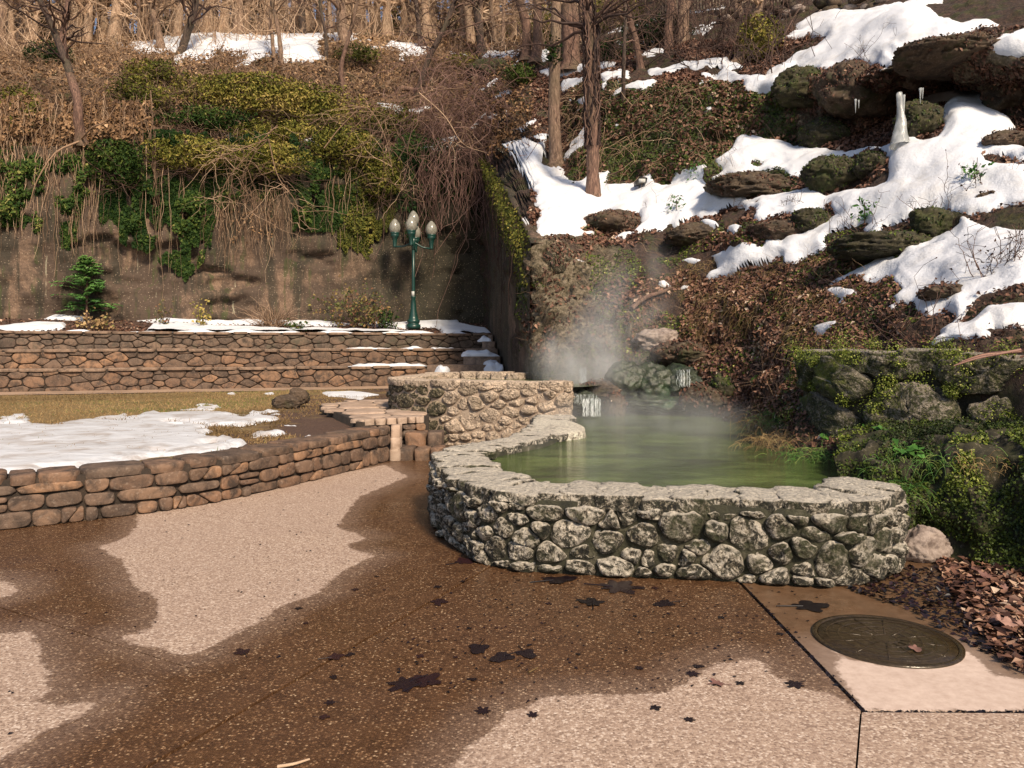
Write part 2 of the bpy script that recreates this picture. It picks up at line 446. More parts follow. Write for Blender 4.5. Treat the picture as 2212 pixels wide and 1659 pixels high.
# hillside earth: leaf mould, moss, bare rock
b = MB('hillside_earth')
p = b.pos()
n = b.noise(.8, 6, .65, p, .5); n2 = b.noise(14, 6, .7, p); n3 = b.noise(2.3, 5, .6, p); n4 = b.noise(6.5, 8, .75, p, 1.2)
earth = b.ramp(n2, [(.3, (.016, .009, .006)), (.5, (.050, .027, .018)), (.68, (.11, .062, .040)), (.82, (.20, .13, .085))])
tan = b.ramp(n2, [(.3, (.07, .040, .022)), (.5, (.17, .10, .06)), (.7, (.30, .19, .12))])
moss = b.ramp(n2, [(.3, (.012, .013, .003)), (.55, (.045, .047, .009)), (.75, (.10, .095, .02))])
tuf = b.ramp(b.math('ADD', b.math('MULTIPLY', n4, .55), b.math('MULTIPLY', n2, .45)), [(.40, (.022, .018, .010)), (.48, (.12, .095, .055)), (.55, (.24, .19, .13)), (.66, (.38, .31, .23))])
c = b.mix(b.attr("tan"), earth, tan)
c = b.mix(b.ramp(n3, [(.50, 0.0), (.60, .8)]), c, moss)
c = b.mix(b.math('MULTIPLY', b.attr("rock"), b.ramp(n3, [(.35, .4), (.5, 1.0)])), c, tuf)
MAT['earth'] = b.done(c, .9, b.bump(b.math('ADD', n2, b.math('ADD', b.math('MULTIPLY', n3, .6), n4)), 1.0, .08))
b = MB('soil')
p = b.pos(); n2 = b.noise(18, 6, .7, p)
MAT['soil'] = b.done(b.ramp(n2, [(.3, (.020, .011, .008)), (.5, (.065, .034, .022)), (.7, (.13, .075, .048))]), .9, b.bump(n2, .8, .04))
# lawn: dry turf going over to muddy soil on the right
b = MB('lawn_turf')
p = b.pos(); n = b.noise(1.2, 5, .6, p); n2 = b.noise(30, 6, .75, p); x = b.sep(p, 0)
grass = b.ramp(n2, [(.3, (.07, .045, .013)), (.5, (.19, .125, .045)), (.7, (.33, .225, .10))])
mud = b.ramp(n2, [(.3, (.035, .018, .012)), (.55, (.085, .045, .028)), (.75, (.15, .085, .055))])
f = b.ramp(b.math('ADD', b.math('MULTIPLY', b.math('ADD', x, 5.6), .30), b.math('MULTIPLY', b.math('SUBTRACT', n, .5), 2.2)), [(.2, 0.0), (.6, 1.0)])
grn = b.ramp(b.noise(.9, 4, .6, p), [(.52, 0.0), (.66, .55)])
c = b.mix(f, b.mix(grn, grass, (.08, .085, .015)), mud)
MAT['lawn'] = b.done(c, .9, b.bump(n2, .8, .03))

# stained concrete of the tall retaining wall
b = MB('stained_concrete')
p = b.pos()
st = b.noise(1.0, 5, .6, b.pos((1.6, 1.6, .16)), .3); st2 = b.noise(1.0, 5, .65, b.pos((4.5, 4.5, .35)), .3)
bl = b.noise(.55, 6, .65, p, .4); fine = b.noise(15, 6, .75, p); sp = b.vor(13, 'F1', p)
hz = b.noise(1.0, 4, .6, b.pos((.3, .3, 6)), .1)
c = b.ramp(fine, [(.28, (.075, .047, .031)), (.5, (.155, .098, .065)), (.72, (.27, .18, .12))])
c = b.mix(b.ramp(hz, [(.52, 0.0), (.62, .45)]), c, (.10, .062, .042))
c = b.mix(b.ramp(bl, [(.40, 0.0), (.50, .88)]), c, b.mix(fine, (.018, .012, .008), (.085, .055, .038)))
c = b.mix(b.ramp(st, [(.51, 0.0), (.58, .8)]), c, (.022, .018, .010))
c = b.mix(b.ramp(st2, [(.66, 0.0), (.72, .75)]), c, (.36, .33, .23))
gm = b.math('MULTIPLY', b.ramp(st2, [(.36, 1.0), (.44, 0.0)]), .7)
c = b.mix(gm, c, (.042, .052, .013))
# wet inner corner stained almost black with algae; grime and painted shade behind ivy
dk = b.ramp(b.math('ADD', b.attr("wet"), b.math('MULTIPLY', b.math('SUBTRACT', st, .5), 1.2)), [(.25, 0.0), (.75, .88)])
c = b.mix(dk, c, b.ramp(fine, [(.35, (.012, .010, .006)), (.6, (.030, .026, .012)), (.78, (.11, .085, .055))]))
c = b.mix(b.ramp(sp, [(.12, .6), (.20, 0.0)]), c, (.40, .31, .22))
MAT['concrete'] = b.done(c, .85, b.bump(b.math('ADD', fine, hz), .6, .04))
b = MB('plain_concrete')
p = b.pos(); n = b.noise(10, 6, .7, p); n2 = b.noise(1.2, 4, .6, p)
c = b.mix(b.ramp(n2, [(.42, 0.0), (.66, .6)]), b.ramp(n, [(.3, (.27, .175, .115)), (.7, (.42, .29, .20))]), (.15, .095, .062))
MAT['conc'] = b.done(c, .85, b.bump(n, .3, .01))

# water
b = MB('hot_spring_water')
p = b.pos((1.2, 4.5, 1))
n = b.noise(5.0, 5, .6, p, .8); n2 = b.noise(1.1, 4, .6, b.pos((1, 2, 1)), .6)
c = b.ramp(n2, [(.32, (.020, .028, .010)), (.5, (.055, .082, .022)), (.66, (.11, .15, .045))])
MAT['water'] = b.done(c, .06, b.bump(n, .35, .05), Specular_IOR_Level=.5, IOR=1.4)
b = MB('falling_water')
n = b.noise(1, 4, .6, b.pos((14, 14, 2.5)))
MAT['fall'] = b.done(b.ramp(n, [(.35, (.45, .52, .50)), (.6, (.80, .85, .87))]), .12, None, Transmission_Weight=.35, IOR=1.33)
b = MB('ice')
n = b.noise(1, 5, .7, b.pos((14, 14, 3)))
MAT['ice'] = b.done(b.ramp(n, [(.3, (.38, .40, .40)), (.7, (.78, .80, .80))]), .15, b.bump(n, .5, .03), Transmission_Weight=.55)
b = MB('green_painted_metal')
n = b.noise(30, 4, .6)
MAT['green_metal'] = b.done(b.ramp(n, [(.3, (.006, .030, .025)), (.7, (.012, .052, .042))]), .35, None)
b = MB('frosted_globe')
n = b.noise(30, 3, .6, b.co((1, 1, .5)))
MAT['globe'] = b.done(b.ramp(n, [(.3, (.15, .145, .12)), (.7, (.30, .29, .25))]), .18, None, Specular_IOR_Level=.6)
b = MB('dark_iron')
n = b.noise(40, 5, .7, b.pos())
MAT['iron'] = b.done(b.ramp(n, [(.3, (.020, .013, .006)), (.6, (.048, .032, .015)), (.8, (.10, .07, .035))]), .22, b.bump(n, .4, .004), Metallic=.15)
b = MB('black_plastic')
MAT['black'] = b.done((.02, .02, .02), .4)
b = MB('joint_dirt')
MAT['joint'] = b.done((.007, .005, .003), .9)
b = MB('pale_sticker')
MAT['sticker'] = b.done((.45, .45, .43), .5)
b = MB('rail_metal')
MAT['rail'] = b.done((.30, .24, .17), .5)
# ================================================================== the hillside
def Yw(x):                      # distance of the tall concrete wall along a sight line
    return 28.33 / (1 + .318 * (CX - x) / F)
def leftcol(x, crest, far=35, k0=312):
    w = Yw(x)
    return [(690, w + .5), (500, w + .52), (k0, w + .55), (k0 - 9, w + 1.3), (225, w + 2.1), (172, w + 3.2), (crest + 58, w + 4), (crest + 42, w + 5), (crest, w + 8.5), (crest - 8, w + 15), (far, w + 38)]
COLS = {
    -700: leftcol(-700, 115, 75), -300: leftcol(-300, 112, 75), 0: leftcol(0, 108, 88), 300: leftcol(300, 90, 72), 600: leftcol(600, 72, 50), 800: leftcol(800, 78, 48),
    1000: leftcol(1000, 95, 38, 335),
    1045: [(700, 28.3), (500, 28.35), (345, 28.4), (320, 28.8), (265, 29.4), (210, 30), (180, 30.8), (150, 32), (110, 34), (90, 40), (35, 62)],
    1085: [(770, 21.8), (560, 21.8), (400, 21.9), (345, 24), (290, 26), (240, 27.5), (200, 29), (160, 30.5), (115, 33), (90, 40), (35, 60)],
    1115: [(800, 18.0), (610, 18.0), (460, 18.1), (400, 20), (330, 23.2), (270, 25.5), (220, 27.5), (165, 29.5), (118, 32), (95, 38), (35, 58)],
    1148: [(825, 15.3), (690, 15.3), (530, 15.35), (490, 16.4), (425, 18.8), (320, 22.6), (240, 26), (170, 29), (120, 31), (100, 36), (35, 56)],
    1165: [(825, 14.6), (700, 14.7), (560, 15.0), (510, 15.6), (450, 18), (330, 22.5), (240, 26), (170, 28.5), (120, 30.5), (100, 36), (35, 55)],
    1200: [(825, 14.2), (660, 14.8), (530, 15.5), (500, 16.2), (430, 19.3), (355, 22), (260, 25), (170, 28), (115, 30), (95, 36), (20, 52)],
    1300: [(850, 13.8), (690, 14.8), (560, 16), (500, 17), (415, 19.6), (310, 20.6), (205, 22), (150, 25), (100, 28.5), (60, 36), (-60, 50)],
    1450: [(880, 13.2), (700, 14.4), (560, 15.6), (480, 16.6), (400, 18.6), (300, 19.4), (190, 20.4), (130, 23.5), (70, 28), (10, 34), (-100, 48)],
    1600: [(910, 11.8), (720, 13), (590, 14), (480, 15), (395, 16.6), (300, 18.4), (185, 19), (140, 20.5), (70, 25), (20, 29), (-120, 42)],
    1720: [(990, 7.9), (800, 10), (640, 12), (520, 13.6), (410, 15.3), (300, 17.2), (180, 17.6), (140, 18.5), (60, 23), (10, 27), (-150, 40)],
    1850: [(960, 7.6), (770, 9.4), (620, 11), (500, 12.6), (400, 14.2), (290, 16.6), (165, 15.6), (130, 16.6), (30, 21.5), (-10, 25), (-200, 38)],
    1950: [(800, 7.9), (730, 8.6), (600, 10.3), (480, 11.8), (310, 14.4), (230, 16.9), (140, 14.7), (85, 15.6), (10, 20), (-40, 24), (-250, 36)],
    2060: [(800, 7.4), (730, 8), (620, 9.2), (500, 10.8), (280, 13.6), (200, 16.4), (115, 14.0), (70, 15), (-10, 19), (-60, 23), (-300, 34)],
    2212: [(800, 6.8), (730, 7.2), (620, 8.2), (480, 10), (330, 12), (240, 14.6), (130, 13.2), (60, 14.2), (-50, 18), (-120, 22), (-350, 32)],
    2500: [(820, 6), (740, 6.4), (620, 7.4), (470, 9), (320, 11), (250, 12.5), (120, 12.4), (50, 13.2), (-80, 17), (-200, 21), (-400, 30)],
    2900: [(840, 5.3), (750, 5.7), (620, 6.7), (470, 8), (320, 10), (250, 11.5), (120, 11.6), (50, 12.4), (-80, 16), (-200, 20), (-400, 28)],
}
cx = np.array(sorted(COLS)); ck = np.array([COLS[x] for x in cx], float)
xs = np.concatenate([np.arange(-700, -40, 22), np.arange(-40, 2260, 5.0), np.arange(2260, 2900, 22)])
NC = len(xs)
def interp_cols(q):             # q: (ncols,K) -> smooth across columns
    out = np.empty((NC, q.shape[1]))
    for k in range(q.shape[1]): out[:, k] = np.interp(xs, cx, q[:, k])
    ker = np.hanning(9); ker /= ker.sum()
    sm = np.stack([np.convolve(np.pad(out[:, k], 4, mode='edge'), ker, 'valid') for k in range(q.shape[1])], 1)
    return sm
KY = interp_cols(ck[:, :, 1]); Ky = interp_cols(ck[:, :, 0])
KZ = CH - (Ky - HY) / F * KY
KX = ((xs - CX) / F)[:, None] * KY
K3 = np.stack([KX, KY, KZ], -1)                     # (NC,11,3)
skirt = K3[:, :1] + np.array([0, -.05, 0]) ; skirt[:, 0, 2] -= np.full(len(xs), .9)
K3 = np.concatenate([skirt, K3], 1)
rows_per = [4, 46, 44, 40, 44, 44, 44, 30, 34, 18, 16]
u = np.concatenate([np.arange(n) / n + i for i, n in enumerate(rows_per)] + [[len(rows_per)]])
NR = len(u)
T = np.empty((NR, NC, 3))
i0 = np.minimum(u.astype(int), len(rows_per) - 1); fu = u - i0
for a in range(3):
    q = K3[:, :, a]
    lin = q[:, i0] * (1 - fu) + q[:, i0 + 1] * fu
    T[:, :, a] = lin.T
ker = np.hanning(13); ker /= ker.sum()              # soften the folds along each profile
Tp = np.pad(T, ((6, 6), (0, 0), (0, 0)), mode='edge')
Ts = sum(ker[k] * Tp[k:k + NR] for k in range(13))
Ts[:6] = T[:6]
T = Ts
def gnormals(T):
    du = np.gradient(T, axis=0); dv = np.gradient(T, axis=1)
    n = np.cross(dv, du); return unit(n)
N0 = gnormals(T)
big = fbm(T, .45, 3, 3)[..., None]
T = T + N0 * big * .28 * np.clip((np.arange(NR) - 4) / 20, 0, 1)[:, None, None]
PX, PY = proj(T)
SNOW = [
 [(1294,216),(1350,188),(1375,178),(1419,184),(1394,200),(1350,200),(1312,216)],
 [(1475,188),(1512,162),(1575,134),(1612,140),(1581,156),(1606,169),(1637,172),(1669,162),(1728,122),(1728,147),(1700,166),(1687,200),(1662,203),(1612,197),(1606,181),(1550,175),(1512,190)],
 [(1394,150),(1444,147),(1487,137),(1572,128),(1581,137),(1550,150),(1487,156),(1440,166),(1400,156)],
 [(1212,153),(1269,134),(1312,137),(1362,131),(1394,112),(1434,103),(1431,116),(1394,131),(1350,147),(1315,150),(1269,156),(1222,162)],
 [(1212,175),(1269,166),(1253,181),(1237,194),(1212,203)], [(1294,162),(1331,156),(1359,153),(1359,172),(1315,184),(1300,194)],
 [(1234,222),(1272,209),(1275,231),(1250,228)], [(1231,244),(1253,233),(1269,247),(1244,250)], [(1297,259),(1316,261),(1350,277),(1331,277),(1312,266)],
 [(1519,241),(1534,233),(1547,242)], [(1294,75),(1350,58),(1394,47),(1441,39),(1425,45),(1378,59),(1316,75)],
 [(1487,25),(1566,16),(1625,5),(1675,2),(1644,9),(1566,22),(1503,27)], [(1316,94),(1350,87),(1394,87),(1431,86),(1425,94),(1375,97),(1337,100)],
 [(1490,69),(1547,53),(1534,64),(1516,73)], [(1312,131),(1331,109),(1337,116),(1322,131)],
 [(1085,318),(1130,300),(1190,290),(1200,340),(1187,353),(1216,359),(1216,381),(1253,394),(1275,369),(1294,375),(1319,366),(1309,391),(1300,403),(1362,400),(1406,378),(1434,400),(1487,375),(1531,366),(1534,384),(1525,403),(1566,425),(1603,422),(1637,431),(1728,412),(1728,453),(1691,466),(1644,478),(1612,475),(1581,459),(1534,466),(1500,469),(1487,487),(1475,497),(1450,487),(1412,497),(1369,503),(1384,481),(1378,459),(1306,456),(1256,469),(1262,491),(1241,500),(1278,512),(1225,512),(1155,510),(1168,465),(1140,400),(1120,365)],
 [(1205,340),(1215,310),(1245,290),(1272,262),(1272,285),(1245,315),(1225,340)],
 [(1547,353),(1603,303),(1625,300),(1662,303),(1687,300),(1728,309),(1706,322),(1675,319),(1637,316),(1625,322),(1691,331),(1728,337),(1728,384),(1706,384),(1691,369),(1644,372),(1612,372),(1606,381),(1562,384),(1541,394),(1556,369)],
 [(1590,312),(1628,303),(1684,300),(1721,312),(1752,294),(1746,312),(1771,328),(1828,331),(1890,320),(1915,322),(1965,297),(1996,309),(2028,300),(2040,275),(2031,250),(2043,225),(1996,231),(1981,212),(2021,192),(2118,192),(2134,203),(2146,237),(2184,266),(2203,278),(2178,291),(2149,306),(2153,319),(2260,322),(2260,344),(2134,347),(2260,359),(2260,434),(2168,444),(2121,466),(2090,469),(2071,462),(2043,453),(1996,469),(1981,494),(1934,506),(1881,516),(1859,500),(1809,518),(1724,518),(1777,481),(1809,466),(1790,450),(1746,462),(1715,478),(1699,466),(1652,469),(1590,478),(1590,419),(1637,431),(1699,416),(1746,409),(1784,419),(1840,406),(1890,403),(1915,394),(1921,369),(1918,331),(1871,331),(1809,341),(1790,356),(1752,375),(1715,384),(1693,372),(1621,372),(1590,381)],
 [(1715,56),(1790,20),(1859,23),(1934,12),(1990,3),(2034,3),(1996,16),(2040,37),(2077,53),(2118,41),(2184,55),(2152,59),(2102,66),(2043,78),(2040,87),(2009,94),(1987,119),(1981,106),(1952,112),(1949,125),(1931,128),(1946,144),(1921,153),(1890,144),(1840,141),(1809,147),(1765,153),(1724,153),(1693,175),(1687,194),(1665,203),(1615,197),(1618,181),(1590,175),(1590,166),(1652,166),(1677,144),(1746,109),(1781,84),(1746,81),(1715,84),(1681,94),(1727,69)],
 [(2127,134),(2137,109),(2131,103),(2168,81),(2260,55),(2260,115),(2152,153),(2140,155)],
 [(1790,611),(1859,583),(1893,565),(1934,555),(1959,533),(1996,518),(2052,502),(2071,483),(2065,465),(2040,454),(1996,461),(1984,477),(1981,493),(1959,505),(1902,508),(1859,518),(1881,499),(1934,486),(1996,458),(2043,446),(2077,468),(2121,490),(2168,505),(2260,496),(2260,615),(2184,630),(2162,636),(2134,649),(2106,658),(2077,677),(2034,696),(2059,677),(2040,665),(1996,680),(1974,671),(1971,649),(1921,649),(1943,627),(1921,608),(1871,621),(1859,618),(1871,611),(1834,611)],
 [(2006,749),(2027,730),(2024,715),(2052,696),(2090,690),(2137,665),(2260,649),(2260,680),(2168,711),(2146,708),(2134,724),(2260,727),(2260,757),(2152,748),(2090,752)],
 [(1765,721),(1821,699),(1852,683),(1840,696),(1790,721)], [(1777,641),(1821,633),(1856,636),(1821,665),(1806,661),(1818,649)], [(1899,674),(1934,649),(1921,665)],
 [(1522,605),(1528,587),(1543,574),(1537,555),(1522,552),(1587,540),(1650,543),(1668,518),(1690,530),(1718,515),(1762,505),(1797,474),(1797,530),(1762,543),(1700,571),(1675,580),(1637,590),(1606,599),(1543,602)],
 [(1231,569),(1278,586)], [(1309,586),(1340,579)], [(1353,543),(1375,549)], [(1472,561),(1518,558)], [(1421,619),(1447,617)], [(1462,624),(1487,616)], [(1178,590),(1192,599)], [(1331,518),(1365,502)],
 [(1493,480),(1606,486),(1587,508),(1530,495)], [(1581,530),(1603,521)], [(1120,478),(1140,475),(1145,500),(1130,530),(1125,510)],
 [(190,89),(225,91),(275,97),(300,91),(340,91),(356,81),(394,75),(437,70),(500,69),(531,75),(570,77),(594,75),(653,72),(691,75),(691,137),(656,137),(609,131),(600,119),(560,125),(531,140),(500,140),(540,125),(470,110),(450,134),(406,137),(375,142),(372,131),(381,125),(362,119),(306,117),(281,103),(237,100)],
 [(622,75),(684,75),(728,72),(759,75),(803,84),(772,86),(709,88),(675,91),(640,103),(669,116),(700,125),(706,135),(669,138),(622,134)],
 [(800,105),(834,100),(847,91),(878,94),(916,100),(937,106),(916,119),(891,122),(872,130),(856,128),(869,116),(853,106)], [(972,112),(1028,116),(997,119)],
 [(1012,137),(1053,111),(1084,112),(1134,109),(1109,122),(1075,128),(1034,128)], [(1097,141),(1137,128),(1166,106),(1187,109),(1187,134),(1159,137),(1122,141)],
 [(1153,156),(1191,147),(1272,134),(1272,150),(1216,175)], [(1031,191),(1053,181),(1075,170),(1069,184),(1041,194)], [(1072,211),(1103,187),(1106,200)],
 [(1019,269),(1031,256),(1056,241),(1053,253),(1072,244),(1094,225),(1094,241),(1072,259),(1041,266)], [(1056,275),(1081,272),(1081,281)], [(1112,281),(1156,261),(1150,269),(1128,281)],
 [(800,228),(822,231),(869,225),(878,237),(916,228),(937,231),(928,241),(897,247),(872,241)],
 [(887,334),(934,306),(959,300),(991,291),(1006,309),(997,335),(981,345),(934,338)], [(622,303),(703,300),(747,302),(778,306),(766,318),(716,318),(653,316)], [(470,300),(500,293),(547,297),(600,302),(560,309),(480,308)],
]
SD = sdset(PX, PY, SNOW)
SDn = SD + fbm(T, 1.7, 4, 21) * 6.5 + fbm(T, 3.6, 2, 25, .6) * 5.0
# holes melted through the upper slopes
SDn = SDn - 24 * sstep(.20, .45, fbm(T * np.array([1, 1, 1.6]), 1.1, 4, 131)) * sstep(45, 8, SD) * (PY > 150)
SDn = np.where(PY < 145, SDn - 1.5 * np.clip(fbm(T * np.array([.6, .6, 1]), 1.3, 3, 31) * 4, 0, 2.0) * (PX < 1690), SDn)
snowf = sstep(-2, 10, SDn)
N1 = gnormals(T)
rough = fbm(T, 1.6, 5, 11, .6); rough2 = np.abs(fbm(T, .9, 4, 17)) 
depthf = np.clip(T[..., 1] / 16, .5, 1.4)
ring = np.clip((np.arange(NR) - 6) / 20, 0, 1)[:, None]
steep = sstep(.75, .45, N1[..., 2])
H = T + N1 * ((rough * .24 + steep * (rough2 - .25) * .6) * (1 - .55 * snowf) * ring)[..., None]
px_h, py_h = proj(H)
rockm = np.maximum(sstep(-25, 25, polysd(px_h, py_h, [(1130, 500), (1200, 505), (1330, 560), (1300, 660), (1400, 720), (1420, 830), (1300, 900), (1130, 860)]) + fbm(H, .9, 3, 91) * 40), steep * sstep(1400, 1600, px_h) * sstep(420, 330, py_h) * .8) * (py_h > 0)
ridg = 1 - 2 * np.abs(fbm(H, 1.5, 5, 93, .6))
H = H + N1 * ((ridg - .35) * .24 * rockm * ring * (1 - snowf))[..., None]
tanm = sstep(1080, 950, px_h) * sstep(330, 300, py_h) + sstep(60, 20, py_h) * sstep(1500, 1200, px_h)
hill = mk("hillside", H, gridfaces(NR, NC), MAT['earth'], attrs={"rock": np.clip(rockm, 0, 1).ravel(), "tan": np.clip(tanm, 0, 1).ravel()})
tag(hill, kind="structure")
# snow lies as its own layer with a thickness
HB = H.copy()
for _ in range(6):
    HB[1:-1, 1:-1] = (HB[1:-1, 1:-1] * 2 + HB[:-2, 1:-1] + HB[2:, 1:-1] + HB[1:-1, :-2] + HB[1:-1, 2:]) / 6
thick = (sstep(-1.0, 5.0, SDn) * .055 + sstep(3, 26, SDn) * .07) * np.clip(T[..., 1] / 16, .55, 1.2) + fbm(T, 2.4, 4, 41) * .045 * snowf
S3 = np.where((SDn > -1)[..., None], np.maximum(HB[..., 2:3], H[..., 2:3]) * 0, 0) + HB
S3 = S3 + N1 * (thick * .5)[..., None]
S3[..., 2] += thick * .75 + .02
S3 = S3 - N1 * (.09 * sstep(0.5, -4, SDn))[..., None]
gf = gridfaces(NR, NC)
keep = (SDn.ravel()[gf] > -5).any(1) & (SDn.ravel()[gf] > -7).all(1)
fk = gf[keep]; used, inv = np.unique(fk, return_inverse=True)
o = mk("snow", S3.reshape(-1, 3)[used], inv.reshape(-1, 4), MAT['snow'])
tag(o, "melting snow lying in patches over the wooded hillside", kind="stuff")
HN = gnormals(H)
def onhill(x, y, off=0.0):
    """point of the hillside seen along the sight line"""
    c = int(np.argmin(np.abs(xs - x)))
    yy = HY + F * (CH - H[:, c, 2]) / H[:, c, 1]
    k = np.nonzero((yy[4:-1] >= y) & (yy[5:] < y))[0]
    r = (k[0] + 4) if len(k) else int(np.argmin(np.abs(yy - y)))
    p = H[r, c].copy(); p[2] += off
    return p
def colrow(x, y):
    c = int(np.argmin(np.abs(xs - x)))
    yy = HY + F * (CH - H[:, c, 2]) / H[:, c, 1]
    k = np.nonzero((yy[4:-1] >= y) & (yy[5:] < y))[0]
    return ((k[0] + 4) if len(k) else int(np.argmin(np.abs(yy - y)))), c

# ================================================================== pavement slabs
ground = mk("ground", *box((0, 8, -.16), (90, 90, .2)), MAT['soil'])
tag(ground, kind="structure")
pave = mk("pavement", *box((-1.4, 7.0, -.04), (12.6, 14.0, .02)), MAT['joint'])
tag(pave, kind="structure")
DRY = [
 [(300,1080),(420,1080),(560,1065),(700,1030),(830,1005),(880,1030),(770,1075),(745,1110),(725,1140),(790,1162),(740,1180),(808,1202),(760,1220),(700,1260),(690,1280),(600,1310),(560,1345),(480,1380),(440,1405),(410,1415),(290,1390),(262,1374),(335,1365),(348,1330),(340,1290),(290,1260),(270,1215),(218,1180),(270,1165),(300,1135)],
 [(-200,1380),(0,1372),(60,1365),(75,1400),(90,1450),(100,1500),(75,1520),(150,1530),(215,1508),(180,1545),(100,1575),(50,1610),(-20,1650),(-300,1800)],
 [(-60,1250),(0,1255),(28,1262),(28,1285),(0,1292),(-60,1300)],
 [(900,1760),(985,1659),(1050,1590),(1110,1540),(1180,1512),(1300,1505),(1450,1500),(1530,1445),(1600,1425),(1640,1432),(1700,1480),(1800,1505),(1850,1537),(2400,1540),(2400,1800)],
 [(1795,1408),(1830,1425),(1900,1442),(2000,1437),(2060,1405),(2090,1410),(2140,1460),(2300,1485),(2300,1533),(1868,1533),(1820,1460)],
]
DRYW = [np.array([G(x, y)[:2] for x, y in p]) for p in DRY]
def clipgrid(lo, hi, step, planes):
    import bmesh
    bm = bmesh.new()
    nx = max(2, int((hi[0] - lo[0]) / step)); ny = max(2, int((hi[1] - lo[1]) / step))
    X, Yv = np.meshgrid(np.linspace(lo[0], hi[0], nx), np.linspace(lo[1], hi[1], ny))
    V = np.stack([X, Yv, np.zeros_like(X)], -1).reshape(-1, 3); fq = gridfaces(ny, nx)
    # drop what is far outside before cutting
    c = V[fq].mean(1); ok = np.ones(len(fq), bool)
    for (p, n) in planes: ok &= ((c[:, :2] - p) @ n) < step * 2
    fq = fq[ok]; us, iv = np.unique(fq, return_inverse=True)
    me = np_mesh("tmp", V[us], iv.reshape(-1, 4)); bm.from_mesh(me); bpy.data.meshes.remove(me)
    for (p, n) in planes:
        bmesh.ops.bisect_plane(bm, geom=bm.verts[:] + bm.edges[:] + bm.faces[:], plane_co=(p[0], p[1], 0), plane_no=(n[0], n[1], 0), clear_outer=True)
    bd = [e for e in bm.edges if e.is_boundary]
    r = bmesh.ops.extrude_edge_only(bm, edges=bd)
    for v in r['geom']:
        if isinstance(v, bmesh.types.BMVert): v.co.z -= .031
    for fc in bm.faces: fc.smooth = False
    me = bpy.data.meshes.new("slab"); bm.to_mesh(me); bm.free()
    return me
def line(a, b, side, gap):       # half plane: keep the side of the point `side`
    a = np.array(a[:2]); b = np.array(b[:2]); d = unit(b - a); n = np.array([d[1], -d[0]])
    if (np.array(side[:2]) - a) @ n > 0: n = -n
    return (a + (-n) * gap, n)
j1 = (G(315, 1659), G(1050, 1230)); j2 = (G(0, 1313), G(416, 1446)); j3 = (G(416, 1446), G(0, 1632)); j4 = (G(481, 1120), G(962, 1188))
j5 = ((1.54, 5.0), (1.54, 3.385)); j6 = ((1.54, 3.385), (2.3, 3.375)); j7 = (G(1860, 1536), G(1850, 1659))
SL = [
 ('pave', (0.3, 4), [(j1, .010), (j5, .012), (j6, .0018)]), ('pave', (0.3, 2.9), [(j1, .010), (j7, .004), (j6, .0018)]), ('slab', (2.3, 4.3), [(j5, .012), (j6, .012)]), ('pave', (2.4, 2.5), [(j6, .012), (j7, .004)]),
 ('pave', (-3, 3), [(j3, .004), (j2, .005)]), ('pave', (-2.6, 5.2), [(j3, .004), (j2, .005), (j4, .0045)]), ('pave', (-2.4, 9), [(j3, .004), (j4, .0045)]),
 ('pave', (-1.2, 3.9), [(j1, .010), (j3, .004), (j4, .0045)]), ('pave', (.5, 7.5), [(j1, .010), (j3, .004), (j4, .0045)]),
]
for mname, pt, ln in SL:
    pl = [line(l[0], l[1], pt, g) for l, g in ln]
    me = clipgrid((-7, .8), (4.8, 13.9), .07, pl)
    V = np.empty(len(me.vertices) * 3, np.float32); me.vertices.foreach_get("co", V); V = V.reshape(-1, 3)
    wet = np.full(len(V), 1e3)
    for p in DRYW: wet = np.minimum(wet, -polysd(V[:, 0], V[:, 1], p))
    at = me.attributes.new("wet", 'FLOAT', 'POINT'); at.data.foreach_set("value", np.clip(wet, -1, 1).astype(np.float32))
    me.materials.append(MAT[mname])
    put("slab", me, pave, (0, 0, .002))

# ================================================================== lawn, path, terrace treads, bed
def sheet(name, pts_rows, mat, nr, nc, amp=0.0, freq=1.0, kind="structure", seed=5):
    R = [catmull(r, nc) for r in pts_rows]
    Rr = np.array(R)
    t = np.linspace(0, len(R) - 1, nr); i = np.minimum(t.astype(int), len(R) - 2); f = (t - i)[:, None, None]
    V = Rr[i] * (1 - f) + Rr[i + 1] * f
    V[..., 2] += fbm(V, freq, 4, seed) * amp
    o = mk(name, V, gridfaces(nr, nc), mat); tag(o, kind=kind)
    return o, V
SEAT = catmull([(-7.6, 4.85), (-5.6, 6.0), (-4.45, 6.72), (-3.8, 7.17), (-3.11, 7.8), (-2.42, 9.1), (-1.72, 10.75)], 160)
def wl(X, off=0.0): return 19.6 + .318 * (X + 13) + off
def lvl(a, z): return np.column_stack([a, np.full(len(a), z)])
rows = [lvl(SEAT + np.array([-.22, .12]), .41),
        lvl(np.column_stack([np.linspace(-14, -2.3, 40), np.linspace(9.5, 12.4, 40)]), .41),
        lvl(np.column_stack([np.linspace(-19, -2.2, 40), wl(np.linspace(-19, -2.2, 40), -1.4)]), .42)]
lawn, LV = sheet("lawn", rows, MAT['lawn'], 150, 260, .025, 1.2)
xa = np.linspace(-20, -1.0, 20)
sheet("concrete_path", [lvl(np.column_stack([xa, wl(xa, -1.5)]), .435), lvl(np.column_stack([xa, wl(xa, .1)]), .435)], MAT['conc'], 4, 40)
for k, (z, e) in enumerate([(1.0, -2.0), (1.5, -1.2)]):
    xa = np.linspace(-20, e, 20)
    sheet("terrace_tread", [lvl(np.column_stack([xa, wl(xa, .15 + 1.05 * k)]), z - .01), lvl(np.column_stack([xa, wl(xa, 1.15 + 1.05 * k)]), z)], MAT['conc'], 4, 40, .01)
xa = np.linspace(-20, -.3, 60)
